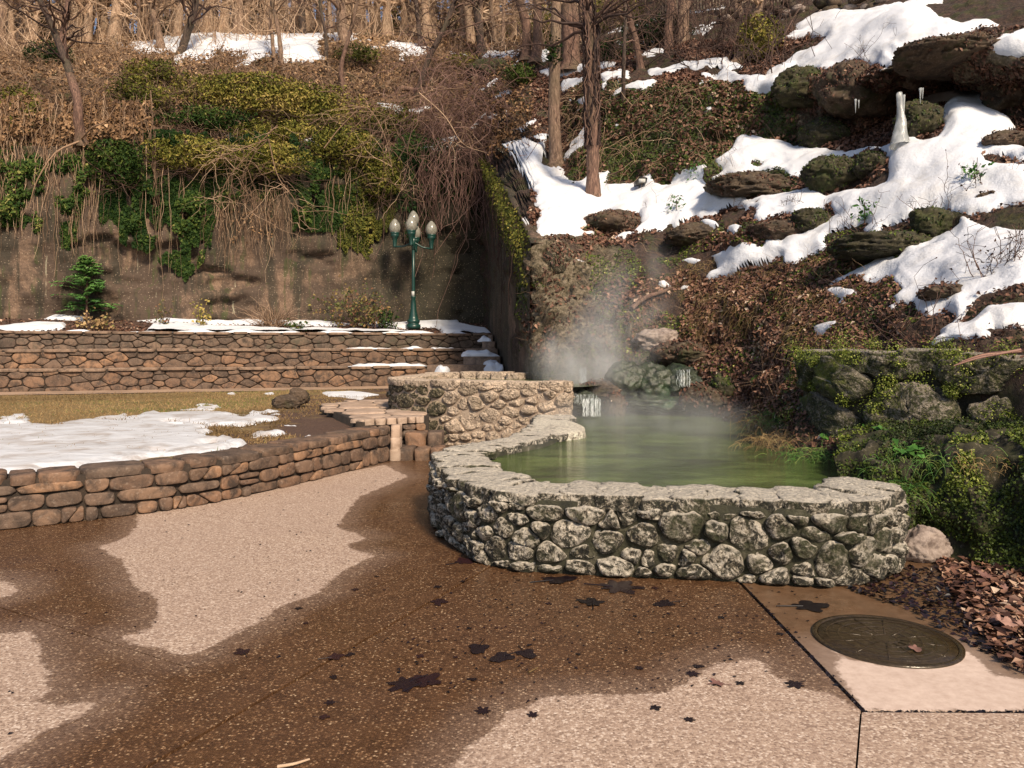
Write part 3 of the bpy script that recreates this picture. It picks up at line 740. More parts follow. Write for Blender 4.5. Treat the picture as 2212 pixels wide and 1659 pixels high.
bed, BV = sheet("planting_bed", [lvl(np.column_stack([xa, wl(xa, 2.15)]), 1.98), lvl(np.column_stack([xa, wl(xa, 3.2)]), 2.16), lvl(np.column_stack([xa, wl(xa, 5.0)]), 2.5)], MAT['soil'], 60, 420, .05, 1.3)
def snowlayer(name, label, V, polys, mat, th=.06, sc=6.0, edge=6.0, jag=6.0, freq=2.0):
    px, py = proj(V); sd = sdset(px, py, polys)
    sd = sd + fbm(V, freq, 4, 77) * jag
    nr, nc = V.shape[:2]
    t = sstep(-1, edge, sd) * th + fbm(V, 3, 3, 5) * th * .25 * sstep(0, edge, sd)
    W = V.copy(); W[..., 2] += t - .03 * sstep(.5, -3, sd) + .004
    gf = gridfaces(nr, nc); m = (sd.ravel()[gf] > -4).any(1)
    fk = gf[m]; us, iv = np.unique(fk, return_inverse=True)
    o = mk(name, W.reshape(-1, 3)[us], iv.reshape(-1, 4), mat); tag(o, label, kind="stuff")
    return o
snowlayer("snow", "strips of snow along the planting bed above the stone terraces", BV, [
 [(-60,712),(0,708),(80,698),(140,700),(140,712),(60,716),(-60,722)], [(-60,672),(30,668),(110,682),(190,688),(190,693),(100,690),(20,686),(-60,688)],
 [(240,682),(340,690),(450,696),(560,694),(680,696),(790,700),(880,698),(960,692),(980,680),(992,700),(1050,712),(1060,722),(960,722),(940,706),(880,712),(800,704),(700,704),(560,702),(420,701),(300,694)],
 [(120,724),(170,714),(200,716),(195,726)], [(310,725),(330,702),(380,700),(460,706),(540,708),(640,712),(760,712),(860,716),(930,724),(930,728),(700,728),(400,728)], [(200,724),(320,720),(320,728),(200,728)]], MAT['snow'], .11, edge=4, jag=3, freq=1.5)
LR, LCc = 150, 260
snowlayer("snow", "thin old icy snow melting over the left half of the lawn", LV, [
 [(-300,930),(0,915),(60,912),(110,920),(230,905),(300,903),(330,890),(420,905),(350,918),(480,925),(430,945),(490,950),(420,965),(500,960),(490,970),(330,985),(220,1005),(150,1012),(60,1018),(-100,1040),(-500,1100),(-500,950)],
 [(340,905),(360,895),(420,888),(480,893),(520,902),(560,900),(600,905),(560,915),(520,925),(460,918),(400,915)], [(545,892),(580,888),(600,893),(570,897)], [(430,880),(470,878),(478,884),(440,886)],
 [(530,945),(570,938),(620,930),(600,942),(560,948)], [(600,918),(650,915),(640,922)], [(30,899),(50,897),(58,902),(35,904)], [(0,905),(30,903),(60,906),(0,910)], [(225,902),(270,899),(262,907)], [(655,945),(672,943),(670,948)], [(475,942),(530,955),(520,965),(470,958)]], MAT['snow_old'], .05, edge=7, jag=13, freq=3.0)
snowlayer("snow", "small snow scraps at the back of the lawn near the boulders", LV, [
 [(695,848),(760,846),(820,853),(770,858),(710,856)], [(490,850),(505,848),(508,853)], [(640,858),(655,857),(654,862)], [(740,858),(790,858),(780,864)], [(570,850),(590,849),(588,853)]], MAT['snow'], .05, edge=3, jag=1)
# ================================================================== stone walls
def clip_poly(poly, p, n):
    out = []
    m = len(poly)
    for i in range(m):
        a = poly[i]; b = poly[(i + 1) % m]
        da = (a[0] - p[0]) * n[0] + (a[1] - p[1]) * n[1]; db = (b[0] - p[0]) * n[0] + (b[1] - p[1]) * n[1]
        if da <= 0: out.append(a)
        if (da < 0 < db) or (db < 0 < da):
            t = da / (da - db); out.append((a[0] + (b[0] - a[0]) * t, a[1] + (b[1] - a[1]) * t))
    return out
def voronoi(L, Hh, w, h, rs, jit=.42, x0=0.0, y0=0.0):
    """cells of a rubble pattern in the rectangle, rows of jittered sites"""
    sites = []
    nr = max(1, int(round(Hh / h)))
    for r in range(nr):
        y = y0 + (r + .5) * Hh / nr
        x = x0 - w * rs.random()
        while x < x0 + L + w:
            ww = w * rs.uniform(.55, 1.5)
            sites.append((x + ww / 2, y + rs.uniform(-jit, jit) * Hh / nr)); x += ww
    k = w / (Hh / nr)
    S = np.array(sites); Sx = S[:, 0] / k; Sy = S[:, 1]
    cells = []
    for i in range(len(S)):
        if not (x0 - .02 * w < S[i, 0] < x0 + L + .02 * w): continue
        c = [(x0, y0), (x0 + L, y0), (x0 + L, y0 + Hh), (x0, y0 + Hh)]
        c = [(a / k, b_) for a, b_ in c]
        d = (Sx - Sx[i]) ** 2 + (Sy - Sy[i]) ** 2
        for j in np.argsort(d)[1:18]:
            nx, ny = Sx[j] - Sx[i], Sy[j] - Sy[i]
            c = clip_poly(c, ((Sx[i] + Sx[j]) / 2, (Sy[i] + Sy[j]) / 2), (nx, ny))
            if len(c) < 3: break
        if len(c) >= 3: cells.append(np.array([(a * k, b_) for a, b_ in c]))
    return cells
def darts(L, Hh, rmin, rmax, rs, x0=0.0, y0=0.0, asp=1.35):
    pts = []; rad_ = []
    for _ in range(int(L * Hh / (rmin * rmin) * 30)):
        x, y, r = rs.uniform(x0 - .1, x0 + L + .1), rs.uniform(y0 - .02, y0 + Hh + .02), rs.uniform(rmin, rmax)
        if all(((x - a) / asp) ** 2 + (y - b_) ** 2 > ((r + q) * .5) ** 2 for (a, b_), q in zip(pts[-400:], rad_[-400:])): pts.append((x, y)); rad_.append(r)
    S = np.array(pts); Sx = S[:, 0] / asp; Sy = S[:, 1]; R = np.array(rad_); cells = []
    for i in range(len(S)):
        c = [(x0 / asp, y0), ((x0 + L) / asp, y0), ((x0 + L) / asp, y0 + Hh), (x0 / asp, y0 + Hh)]
        d = (Sx - Sx[i]) ** 2 + (Sy - Sy[i]) ** 2
        for j in np.argsort(d)[1:20]:
            nx, ny = Sx[j] - Sx[i], Sy[j] - Sy[i]; w = R[i] / (R[i] + R[j])
            c = clip_poly(c, (Sx[i] + nx * w, Sy[i] + ny * w), (nx, ny))
            if len(c) < 3: break
        if len(c) >= 3: cells.append(np.array([(a * asp, b_) for a, b_ in c]))
    return cells
def ashlar(L, Hh, w, h, rs, z0):
    cells = []; s = 0.0
    while s < L:
        seg = min(rs.uniform(1.6, 3.4) * w, L - s)
        if L - s - seg < w * .6: seg = L - s
        hs = []; tot = 0
        while tot < Hh - h * .4: q = rs.uniform(.55, 1.6) * h; hs.append(q); tot += q
        hs = [q * Hh / tot for q in hs]; z = z0
        for q in hs:
            x = s; ws = []; t2 = 0
            while t2 < seg - w * .25: ww = rs.uniform(.4, 1.45) * w * (1.25 if q < h * .8 else .9); ws.append(ww); t2 += ww
            ws = [k * seg / t2 for k in ws]
            for ww in ws:
                j = lambda: rs.uniform(-.10, .10) * h
                tp = rs.random()
                if tp < .16 and q > h * .9:          # two thin stones on each other
                    m = q * rs.uniform(.4, .6)
                    cells.append(np.array([(x + j() * .3, z + j() * .3), (x + ww + j() * .3, z + j() * .3), (x + ww, z + m + j()), (x, z + m + j())])); cells.append(np.array([(x, z + m + j()), (x + ww, z + m + j()), (x + ww, z + q), (x, z + q)]))
                elif tp < .30:                       # wedge pair
                    k = rs.uniform(-.35, .35) * ww
                    cells.append(np.array([(x, z), (x + ww * .5 + k, z), (x + ww * .5 - k, z + q), (x, z + q)])); cells.append(np.array([(x + ww * .5 + k, z), (x + ww, z), (x + ww, z + q), (x + ww * .5 - k, z + q)]))
                else:
                    c = [(x + j(), z + j() * .6), (x + ww + j(), z + j() * .6), (x + ww + j(), z + q + j() * .6), (x + j(), z + q + j() * .6)]
                    if rs.random() < .35: k = rs.randint(0, 3); a, b_ = c[k], c[(k + 1) % 4]; d0 = c[k - 1]; c = c[:k] + [(a[0] * .75 + d0[0] * .25, a[1] * .7 + d0[1] * .3), (a[0] * .75 + b_[0] * .25, a[1] * .75 + b_[1] * .25)] + c[k + 1:]
                    cells.append(np.array(c))
                x += ww
            z += q
        s += seg
    return cells
def rounded(poly, gap, it=2, cut=.25):
    c = poly.mean(0)
    ext = np.ptp(poly, axis=0)
    s = 1 - gap / np.maximum(ext, gap * 2.2)
    q = c + (poly - c) * s
    for _ in range(it):
        nx = np.roll(q, -1, 0)
        q = np.stack([q * (1 - cut) + nx * cut, q * cut + nx * (1 - cut)], 1).reshape(-1, 2)
    return q
def resample(poly, n):
    q = np.vstack([poly, poly[:1]]); d = np.concatenate([[0], np.cumsum(np.linalg.norm(np.diff(q, axis=0), axis=1))])
    t = np.linspace(0, d[-1], n, endpoint=False)
    return np.stack([np.interp(t, d, q[:, 0]), np.interp(t, d, q[:, 1])], 1)
class Path:
    def __init__(self, pts, n=120):
        self.p = catmull(pts, n) if len(pts) > 2 else np.linspace(pts[0], pts[1], n)
        self.d = np.concatenate([[0], np.cumsum(np.linalg.norm(np.diff(self.p, axis=0), axis=1))]); self.L = self.d[-1]
        t = unit(np.gradient(self.p, axis=0)); self.nrm = np.stack([t[:, 1], -t[:, 0]], 1)      # right-hand side = outside
    def at(self, s, off=0.0):
        x = np.interp(s, self.d, self.p[:, 0]) + np.interp(s, self.d, self.nrm[:, 0]) * off
        y = np.interp(s, self.d, self.p[:, 1]) + np.interp(s, self.d, self.nrm[:, 1]) * off
        return np.stack([x, y], -1)
STONES = [0]
def face_stone(parent, path, poly, zf, proud, mat, rough=.012, n=18, seed=0, name="stone", dome=1.0, flat=False):
    """one stone standing proud of a wall face; poly in (s, height)"""
    q = resample(poly, n); c = q.mean(0)
    ring = [(1.0, -.3), (1.02, .25), (.97, .62), (.87, .88), (.72, 1.0), (.5, 1.0 + .08 * dome), (.28, 1.0 + .11 * dome), (0.06, 1.0 + .12 * dome)]
    if flat: ring = [(1.0, -.3), (1.0, .55), (.965, .92), (.88, 1.0), (.45, 1.03), (.06, 1.03)]
    V = []
    for sc, hgt in ring:
        pp = c + (q - c) * sc
        off = proud * hgt
        xy = path.at(pp[:, 0], off)
        V.append(np.column_stack([xy, zf(pp[:, 0], pp[:, 1])]))
    V = np.array(V)
    nz = fbm(V, 7, 3, 100 + seed)
    if not flat: nz = nz + (1 - 2 * np.abs(fbm(V, 14, 3, 140 + seed, .6)) - .5) * .7
    out = np.interp(q[:, 0], path.d, path.nrm[:, 0]), np.interp(q[:, 0], path.d, path.nrm[:, 1])
    V[1:, :, 0] += nz[1:] * rough * out[0]; V[1:, :, 1] += nz[1:] * rough * out[1]; V[1:, :, 2] += nz[1:] * rough * .6
    R = len(ring)
    fq = gridfaces(R, n, True)
    cap = np.arange((R - 1) * n, R * n)[None, :]
    V = V.reshape(-1, 3)
    STONES[0] += 1
    cen = V.mean(0)
    me = np_mesh(name, V - cen, [fq, cap])
    me.materials.append(mat)
    return put(name, me, parent, cen)
def top_stone(parent, path, s0, s1, o0, o1, z, h, mat, seed, rough=.012, name="coping_stone", n=22, flat=.6):
    """a coping stone lying on top of a wall: s along, o across (outside positive)"""
    q = np.array([(s0, o0), (s1, o0), (s1, o1), (s0, o1)])
    q = rounded(resample(q, 12), .006, 1, .2)
    q = q + np.array([[rough * .5 * math.sin(seed * 1.7 + k * 2.3), rough * .5 * math.cos(seed + k * 1.9)] for k in range(len(q))])
    rs = random.Random(seed)
    q = resample(q, n)
    c = q.mean(0)
    V = []
    for sc, dz in [(.98, -h), (1.01, -h * .5), (1.0, -h * .12), (.955, 0), (.7, .004), (.35, .004), (.02, .004)]:
        pp = c + (q - c) * sc
        V.append(np.column_stack([[path.at(a, b_) for a, b_ in pp], np.full(n, z + dz)]))
    V = np.array(V)
    nz = fbm(V, 6, 3, 300 + seed % 50); nz2 = fbm(V + 50, 6, 3, 301)
    V[..., 2] += nz * rough * flat; 
    V[1:, :, 0] += nz2[1:] * rough; V[1:, :, 1] += nz[1:] * rough
    me = np_mesh(name, V.reshape(-1, 3) - V.mean((0, 1)), [gridfaces(7, n, True), np.arange(6 * n, 7 * n)[None, :]])
    me.materials.append(mat)
    return put(name, me, parent, V.mean((0, 1)))
def core(parent, path, z0, z1, t, mat, name="mortar", off=0.0):
    s = np.linspace(0, path.L, max(12, int(path.L / .12)))
    a = path.at(s, off); b_ = path.at(s, -t)
    zz1 = z1(s) if callable(z1) else np.full(len(s), z1)
    rows = [np.column_stack([a, np.full(len(s), z0)])]
    for f in (.25, .5, .75, 1.0): rows.append(np.column_stack([a, z0 + (zz1 - z0) * f]))
    rows += [np.column_stack([b_, zz1]), np.column_stack([b_, np.full(len(s), z0)])]
    V = np.array(rows)
    V[1:5] += (fbm(V[1:5], 5, 3, 9) * .012)[..., None]
    m = len(s)
    caps = [np.array([[i * m for i in range(7)]]), np.array([[i * m + m - 1 for i in range(7)][::-1]])]
    return mk(name, V.reshape(-1, 3), [gridfaces(7, m)] + caps, mat, parent)
def rubble(name, label, pts, z0, z1, t, w, h, gap, proud, smat, mmat, seed, coph=.0, cop_w=.45, vis=None, rough=.012, topz=None, group=None, copmat=None, n=18, jit=.42, it=2, over=.02, cat="stone wall"):
    path = Path(pts)
    rs = random.Random(seed)
    mid = path.at(path.L / 2)
    root = thing(name, label, cat, (mid[0], mid[1], z0), group)
    core(root, path, z0, z1 - coph * .5, t, mmat)
    Hh = z1 - coph - z0
    zf = lambda s, y: y
    for i, c in enumerate(ashlar(path.L, Hh, w, h, rs, z0) if jit < .5 else darts(path.L, Hh, h * .8, h * 1.9, rs, 0.0, z0, 1.75)):
        if np.ptp(c[:, 0]) < gap * 2.4 or np.ptp(c[:, 1]) < gap * 2.4: continue
        sm = c[:, 0].mean()
        if vis and not vis(path.at(sm)): continue
        face_stone(root, path, rounded(c, gap * rs.uniform(.6, 1.3), 2, .16), zf, proud * rs.uniform(.5, 1.3), smat, rough, 20, seed * 7 + i, flat=True)
    if coph > 0:
        s = 0.0; i = 0
        while s < path.L - .05:
            ww = min(cop_w * rs.uniform(.5, 1.5), path.L - s)
            if path.L - s - ww < .12: ww = path.L - s
            if not vis or vis(path.at(s)):
                top_stone(root, path, s + gap * .35, s + ww - gap * .35, over + proud * rs.uniform(.3, 1), -t, z1 + rs.uniform(-.012, .012), coph, copmat or smat, seed * 31 + i, rough)
            s += ww; i += 1
    return root
MAT['coping'] = stone('coping_sandstone', [(.17, .11, .075), (.24, .16, .11), (.20, .135, .095)], (.09, .06, .042))
def infr(p): return abs(p[0] / max(p[1], .1)) < .78

# low seat wall round the lawn (outside = towards the plaza = right-hand side of the path left -> right)
seat = rubble("seat_wall", "low curved sandstone wall between the snowy lawn and the wet plaza", [tuple(p) for p in SEAT[::12]] + [tuple(SEAT[-1])], 0.0, .47, .42, .38, .15, .018, .04, MAT['sandstone'], MAT['mortar_dark'], 5, .085, .42, infr, .012)
# three terrace walls
def tl(off, x1): return [(-19.5, wl(-19.5, off)), (-10, wl(-10, off)), (x1, wl(x1, off))]
rubble("terrace_wall", "lowest of the three stone terrace walls, standing on the concrete path", tl(0, -2.3), .40, 1.02, .3, .48, .17, .024, .04, MAT['sandstone'], MAT['mortar_dark'], 11, .075, .75, infr, .010, over=.07, jit=.6, copmat=MAT['coping'])
rubble("terrace_wall", "middle of the three stone terrace walls behind the lawn", tl(1.05, -1.35), .98, 1.52, .3, .48, .165, .024, .04, MAT['sandstone'], MAT['mortar_dark'], 12, .075, .75, infr, .010, over=.07, jit=.6, copmat=MAT['coping'])
rubble("terrace_wall", "topmost stone terrace wall with snow lying along its upper edge", tl(2.1, -.72), 1.48, 2.02, .3, .42, .155, .024, .04, MAT['sandstone_dk'], MAT['mortar_dark'], 13, .07, .75, infr, .010, over=.07, jit=.6, copmat=MAT['coping'])

# ------------------------------------------------------------------ lower pool
POOL_O = [(2.95, 5.95), (2.62, 5.38), (2.15, 5.15), (1.3, 5.30), (.47, 5.42), (-.12, 5.62), (-.50, 6.3), (-.72, 7.3), (-.66, 7.85), (-.42, 8.3), (-.1, 8.75), (.08, 9.2), (.22, 10.0), (.34, 11.0), (.42, 11.75)]
ppath = Path(POOL_O[::-1], 260)
# right-hand side of the reversed path must point outwards
test = ppath.at(ppath.L * .75, .3)
if np.linalg.norm(test - np.array([1.5, 7.5])) < np.linalg.norm(ppath.at(ppath.L * .75) - np.array([1.5, 7.5])): ppath.nrm *= -1
rs = random.Random(41)
poolw = thing("pool_wall", "curved lichen-spotted tufa wall holding the steaming green pool", "pool wall", (1.0, 5.4, 0))
CZ = .56
core(poolw, ppath, -.02, CZ - .05, .46, MAT['mortar'], off=.012)
for i, c in enumerate(darts(ppath.L, CZ - .08, .085, .20, rs, asp=1.25)):
    if np.ptp(c[:, 0]) < .055 or np.ptp(c[:, 1]) < .05: continue
    sm = ppath.at(c[:, 0].mean())
    if sm[1] > 8.4 and sm[0] > -.5: continue
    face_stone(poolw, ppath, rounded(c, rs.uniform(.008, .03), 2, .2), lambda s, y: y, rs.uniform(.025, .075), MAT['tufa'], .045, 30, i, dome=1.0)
s = 0.0; i = 0
while s < ppath.L - .1:
    ww = min(rs.uniform(.14, .36), ppath.L - s)
    m = ppath.at(s)
    o1 = -.50 if m[1] < 8 else -.42
    if m[1] > 9.3: o1 = -.50
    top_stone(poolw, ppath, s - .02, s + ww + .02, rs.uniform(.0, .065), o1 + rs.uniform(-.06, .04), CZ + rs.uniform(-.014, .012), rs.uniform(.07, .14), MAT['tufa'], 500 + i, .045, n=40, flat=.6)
    s += ww - .01; i += 1
# peninsula of tufa reaching into the pool
def slabrock(parent, name, poly, z0, z1, mat, seed, rough=.03, n=40):
    q = resample(rounded(np.array(poly, float), .01, 2, .25), n); c = q.mean(0); V = []
    for sc, z in [(1.0, z0), (1.02, z0 + (z1 - z0) * .6), (.97, z1 - .01), (.88, z1), (.7, z1), (.5, z1), (.3, z1), (.1, z1)]:
        pp = c + (q - c) * sc; V.append(np.column_stack([pp, np.full(n, z)]))
    V = np.array(V); nz = fbm(V, 5, 4, seed); nz2 = fbm(V + 9, 5, 4, seed)
    V[1:, :, 0] += nz[1:] * rough * 1.5; V[1:, :, 1] += nz2[1:] * rough * 1.5; V[1:, :, 2] += nz2[1:] * rough * .8
    return mk(name, V.reshape(-1, 3), [gridfaces(8, n, True), np.arange(7 * n, 8 * n)[None, :]], mat, parent)
slabrock(poolw, "ledge", [(.30, 9.0), (.72, 9.25), (.97, 9.6), (.9, 10.3), (.78, 11.0), (.62, 11.7), (.36, 11.8), (.25, 10.4)], .3, CZ + .005, MAT['tufa_top'], 71)

# pool water
wp = [(-.45, 7.4), (-.3, 6.5), (.1, 5.9), (1.0, 5.6), (2.1, 5.5), (2.7, 5.9), (3.2, 6.7), (3.6, 8.5), (4.6, 11.6), (4.2, 14.6), (1.0, 14.8), (.55, 12.2), (.3, 10), (0, 8.9)]
q = resample(np.array(wp), 90)
me_v = np.column_stack([q, np.full(90, .47)])
pw = mk("pool_water", me_v, [np.arange(90)[None, ::1]], MAT['water'], smooth=False); tag(pw, kind="structure")

# ------------------------------------------------------------------ upper pool
UO = [(-1.72, 15.3), (-2.05, 14.2), (-2.08, 13.3), (-1.75, 12.75), (-1.15, 12.38), (-.4, 12.1), (.3, 11.88), (.78, 11.72), (.92, 11.85)]
upath = Path(UO, 200)
mid = np.array([-.4, 13.6])
if np.linalg.norm(upath.at(upath.L * .6, .3) - mid) < np.linalg.norm(upath.at(upath.L * .6) - mid): upath.nrm *= -1
upw = thing("pool_wall", "pale tufa stone wall of the smaller upper pool beside the steps", "pool wall", (-.4, 12.1, 0))
UZ = 1.05
core(upw, upath, -.02, UZ - .05, .5, MAT['mortar_pale'], off=.01)
for i, c in enumerate(darts(upath.L, UZ - .07, .10, .24, rs, asp=1.5)):
    if np.ptp(c[:, 0]) < .07 or np.ptp(c[:, 1]) < .07: continue
    sm = upath.at(c[:, 0].mean())
    if sm[1] > 14.6: continue
    face_stone(upw, upath, rounded(c, rs.uniform(.012, .045), 2, .2), lambda s, y: y, rs.uniform(.02, .06), MAT['tufa_warm'] if sm[0] > -1.05 else MAT['tufa_cliff'], .042, 26, 900 + i, dome=1.4)  # darker stone on the left face paints in its shade
s = 0.0; i = 0
while s < upath.L - .1:
    ww = min(rs.uniform(.3, .6), upath.L - s)
    top_stone(upw, upath, s - .015, s + ww + .015, rs.uniform(.02, .07), -.46 + rs.uniform(-.05, .05), UZ + rs.uniform(-.01, .015), .10, MAT['tufa_warm'], 700 + i, .025, n=24)
    s += ww - .01; i += 1
# back rim and the low ledge towards the stairs
bp = Path([(-1.75, 15.45), (-.7, 15.6), (.3, 15.1)], 40)
for i in range(6):
    top_stone(upw, bp, i * bp.L / 6, (i + 1) * bp.L / 6 - .01, .22, -.22, 1.07 + rs.uniform(-.01, .02), .5, MAT['tufa_warm'], 800 + i, .03, n=24)
q = resample(np.array([(-1.8, 13.4), (-1.1, 12.7), (.6, 12.1), (1.1, 12.2), (1.6, 12.9), (1.55, 14.7), (.4, 15.2), (-.7, 15.5), (-1.7, 15.2)]), 60)
uw = mk("upper_pool_water", np.column_stack([q, np.full(60, .955)]), [np.arange(60)[None, :]], MAT['water'], smooth=False); tag(uw, kind="structure")

# ------------------------------------------------------------------ tall stained concrete wall
def ctop(x): return P(x, np.interp(x, [-700, 900, 1000, 1045], [318, 318, 338, 350]), Yw(x))[2]
cw = thing("retaining_wall", "tall stained concrete retaining wall hung with ivy behind the terraces", "retaining wall", (-8, wl(-8, 4.7), 2.3))
xsw = np.linspace(-24, -.55, 260)
def wallsheet(parent, name, base, zt, nrm, thick, wet_shade, mat, seed, nr=60, amp=.10, z0=.3):
    m = len(base); zz = np.linspace(0, 1, nr)
    V = np.empty((nr, m, 3)); V[..., :2] = base[None]; V[..., 2] = z0 + (zt - z0)[None] * zz[:, None]
    lip = fbm(V * np.array([.5, .5, .8]), 1.0, 5, seed, .55) * amp - sstep(.15, .4, fbm(V * np.array([.45, .45, 1.1]), 1.0, 4, seed + 7)) * amp * .9 + fbm(V, 4, 3, seed + 1) * .035
    V[..., 0] += nrm[0] * lip; V[..., 1] += nrm[1] * lip
    back = V[-1].copy(); back[:, 0] -= nrm[0] * thick; back[:, 1] -= nrm[1] * thick
    bb = back.copy(); bb[:, 2] = z0
    V2 = np.concatenate([V, back[None], bb[None]])
    return mk(name, V2.reshape(-1, 3), gridfaces(nr + 2, m), mat, parent, {"wet": wet_shade(V2).ravel()}), V
pxw = CX + F * xsw / wl(xsw, 4.6)
zt = np.array([ctop(x) for x in pxw])
cobj, CV = wallsheet(cw, "wall_panel", np.column_stack([xsw, wl(xsw, 4.6)]), zt, (.303, -.953), .5, lambda V: np.clip((V[..., 0] + 8.5) / 6.0, 0, 1) * .9 + np.clip((V[..., 2] - 4.6) / 4, 0, .42), MAT['concrete'], 61, amp=.34, nr=90)  # algae in the corner; grime and painted shade behind the ivy higher up
# the wing of the wall that comes forward beside the stairs
ty = np.linspace(0, 1, 110); wy = 28.05 - 13.05 * ty; wx = -.9 + 1.25 * ty
pz = np.interp(wy, [15, 17.65, 21.4, 28.0], [P(1148, 525, 15.0)[2], P(1115, 455, 17.65)[2], P(1085, 398, 21.4)[2], P(1045, 345, 28)[2]])
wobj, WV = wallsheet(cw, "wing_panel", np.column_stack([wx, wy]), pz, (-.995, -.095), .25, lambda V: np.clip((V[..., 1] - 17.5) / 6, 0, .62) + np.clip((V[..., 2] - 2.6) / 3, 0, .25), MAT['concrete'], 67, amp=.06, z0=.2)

# ------------------------------------------------------------------ stairs at the right end of the terraces
st = thing("stairs", "weathered concrete stairs climbing beside the wing of the retaining wall", "stairs", (-1.0, 20, .42))
for k in range(7):
    y0 = 18.6 + k * .95; z = .45 + (k + 1) * .215
    xl = [-2.35, -2.3, -2.25, -1.35, -1.3, -.9, -.75][k]; xr = -.9 + 1.25 * (28.05 - y0 - .3) / 13.05 - .03
    v, f = box(((xl + xr) / 2, y0 + .62, z - .35), (xr - xl, 1.24, .7))
    mk("step", v, f, MAT['coping'], st, smooth=False)
def clump(c, r, h, n=26, seed=1, rings=7):
    th = np.arange(n) * 2 * np.pi / n; V = []
    for k in range(rings):
        t = k / (rings - 1); rr = r[0] * np.cos(t * np.pi / 2) ** .55 + .01; r2 = r[1] * np.cos(t * np.pi / 2) ** .55 + .01
        V.append(np.stack([c[0] + np.cos(th) * rr, c[1] + np.sin(th) * r2, np.full(n, c[2] + h * np.sin(t * np.pi / 2))], -1))
    V = np.array(V); w = fbm(V, 4, 3, seed)
    V[..., 0] += w * r[0] * .7; V[..., 1] += fbm(V + 7, 4, 3, seed) * r[1] * .6; V[1:, :, 2] += fbm(V[1:] + 3, 7, 3, seed) * h * .6
    return V.reshape(-1, 3), [gridfaces(rings, n, True), np.arange((rings - 1) * n, rings * n)[None, :]]
for i, (x, y, z, w, h, lab) in enumerate([
        (1030, 779, 1.3, .55, .12, "strip of snow across the middle stair tread"), (1065, 803, .9, .22, .2, "lump of snow at the right edge of the lowest stairs"),
        (955, 806, .9, .22, .16, "lump of snow at the left edge of the lowest stairs"), (1050, 749, 1.72, .22, .12, "small snow heap on the top stair by the wing wall"), (1062, 790, 1.08, .2, .1, "snow scrap on the stair below the wing wall")]):
    Y = 18.6 + max(0, round((z - .665) / .215)) * .95 + .35
    p = P(x, y, Y); zz = .45 + (max(0, round((z - .665) / .215)) + 1) * .215
    v, f = clump((p[0], Y, zz - .01), (w * .9, .17), h * 1.3, seed=50 + i)
    o = mk("snow_heap", v, f, MAT['snow']); tag(o, lab, "snow")

def snowstrip(lab, off, z, xa_, xb_, w=.22):
    n = 90; X = np.linspace(xa_, xb_, n); rows_ = []
    for o_, hz in [(-.05, -.02), (-.045, .03), (.05, .06), (.16, .05), (w, .0), (w, -.03)]:
        rows_.append(np.column_stack([X, wl(X, off + o_), np.full(n, z + hz)]))
    V = np.array(rows_); k = np.clip(fbm(V, 1.6, 4, 19) * 2.0 + .45, 0, 1) * sstep(0, .08, np.linspace(0, 1, n))[None] * sstep(1, .92, np.linspace(0, 1, n))[None]
    V[1:5, :, 2] = z - .02 + (V[1:5, :, 2] - z + .03) * k[1:5] * 1.1
    V[..., 1] += fbm(V + 3, 2.5, 3, 8) * .05
    o = mk("snow_strip", V, gridfaces(6, n), MAT['snow']); tag(o, lab, "snow")
snowstrip("thin line of snow along the right part of the middle terrace wall", 1.05, 1.525, -5.2, -1.7)
snowstrip("thin line of snow along the right part of the lowest terrace wall", 0, 1.025, -5.6, -2.5)
snowstrip("line of snow along the edge of the topmost terrace wall", 2.1, 2.025, -13.0, -1.0, .3)
# ------------------------------------------------------------------ flagstone landing and the stone steps down to the plaza
fl = mk("flagstone_landing", *box((-1.9, 12.6, .27), (.6, 2.2, .5)), MAT['mortar_dark']); tag(fl, kind="structure")
FL = np.array([G(690, 873, .55)[:2], G(760, 864, .55)[:2], G(845, 858, .55)[:2], (-1.95, 12.95), (-1.3, 12.3), (-1.32, 11.5), (-1.72, 11.2), (-2.15, 10.85), (-2.35, 11.3)])
n = 60; q = resample(FL, n); cc = q.mean(0)
V = np.array([np.column_stack([cc + (q - cc) * s_, np.full(n, z)]) for s_, z in [(1, .05), (1, .525), (.97, .53), (.5, .53), (.02, .53)]])
bpy.data.objects.remove(fl)
fl = mk("flagstone_landing", V.reshape(-1, 3), [gridfaces(5, n, True), np.arange(4 * n, 5 * n)[None, :]], MAT['mortar_dark'], smooth=False); tag(fl, kind="structure")
lo, hi = FL.min(0), FL.max(0)
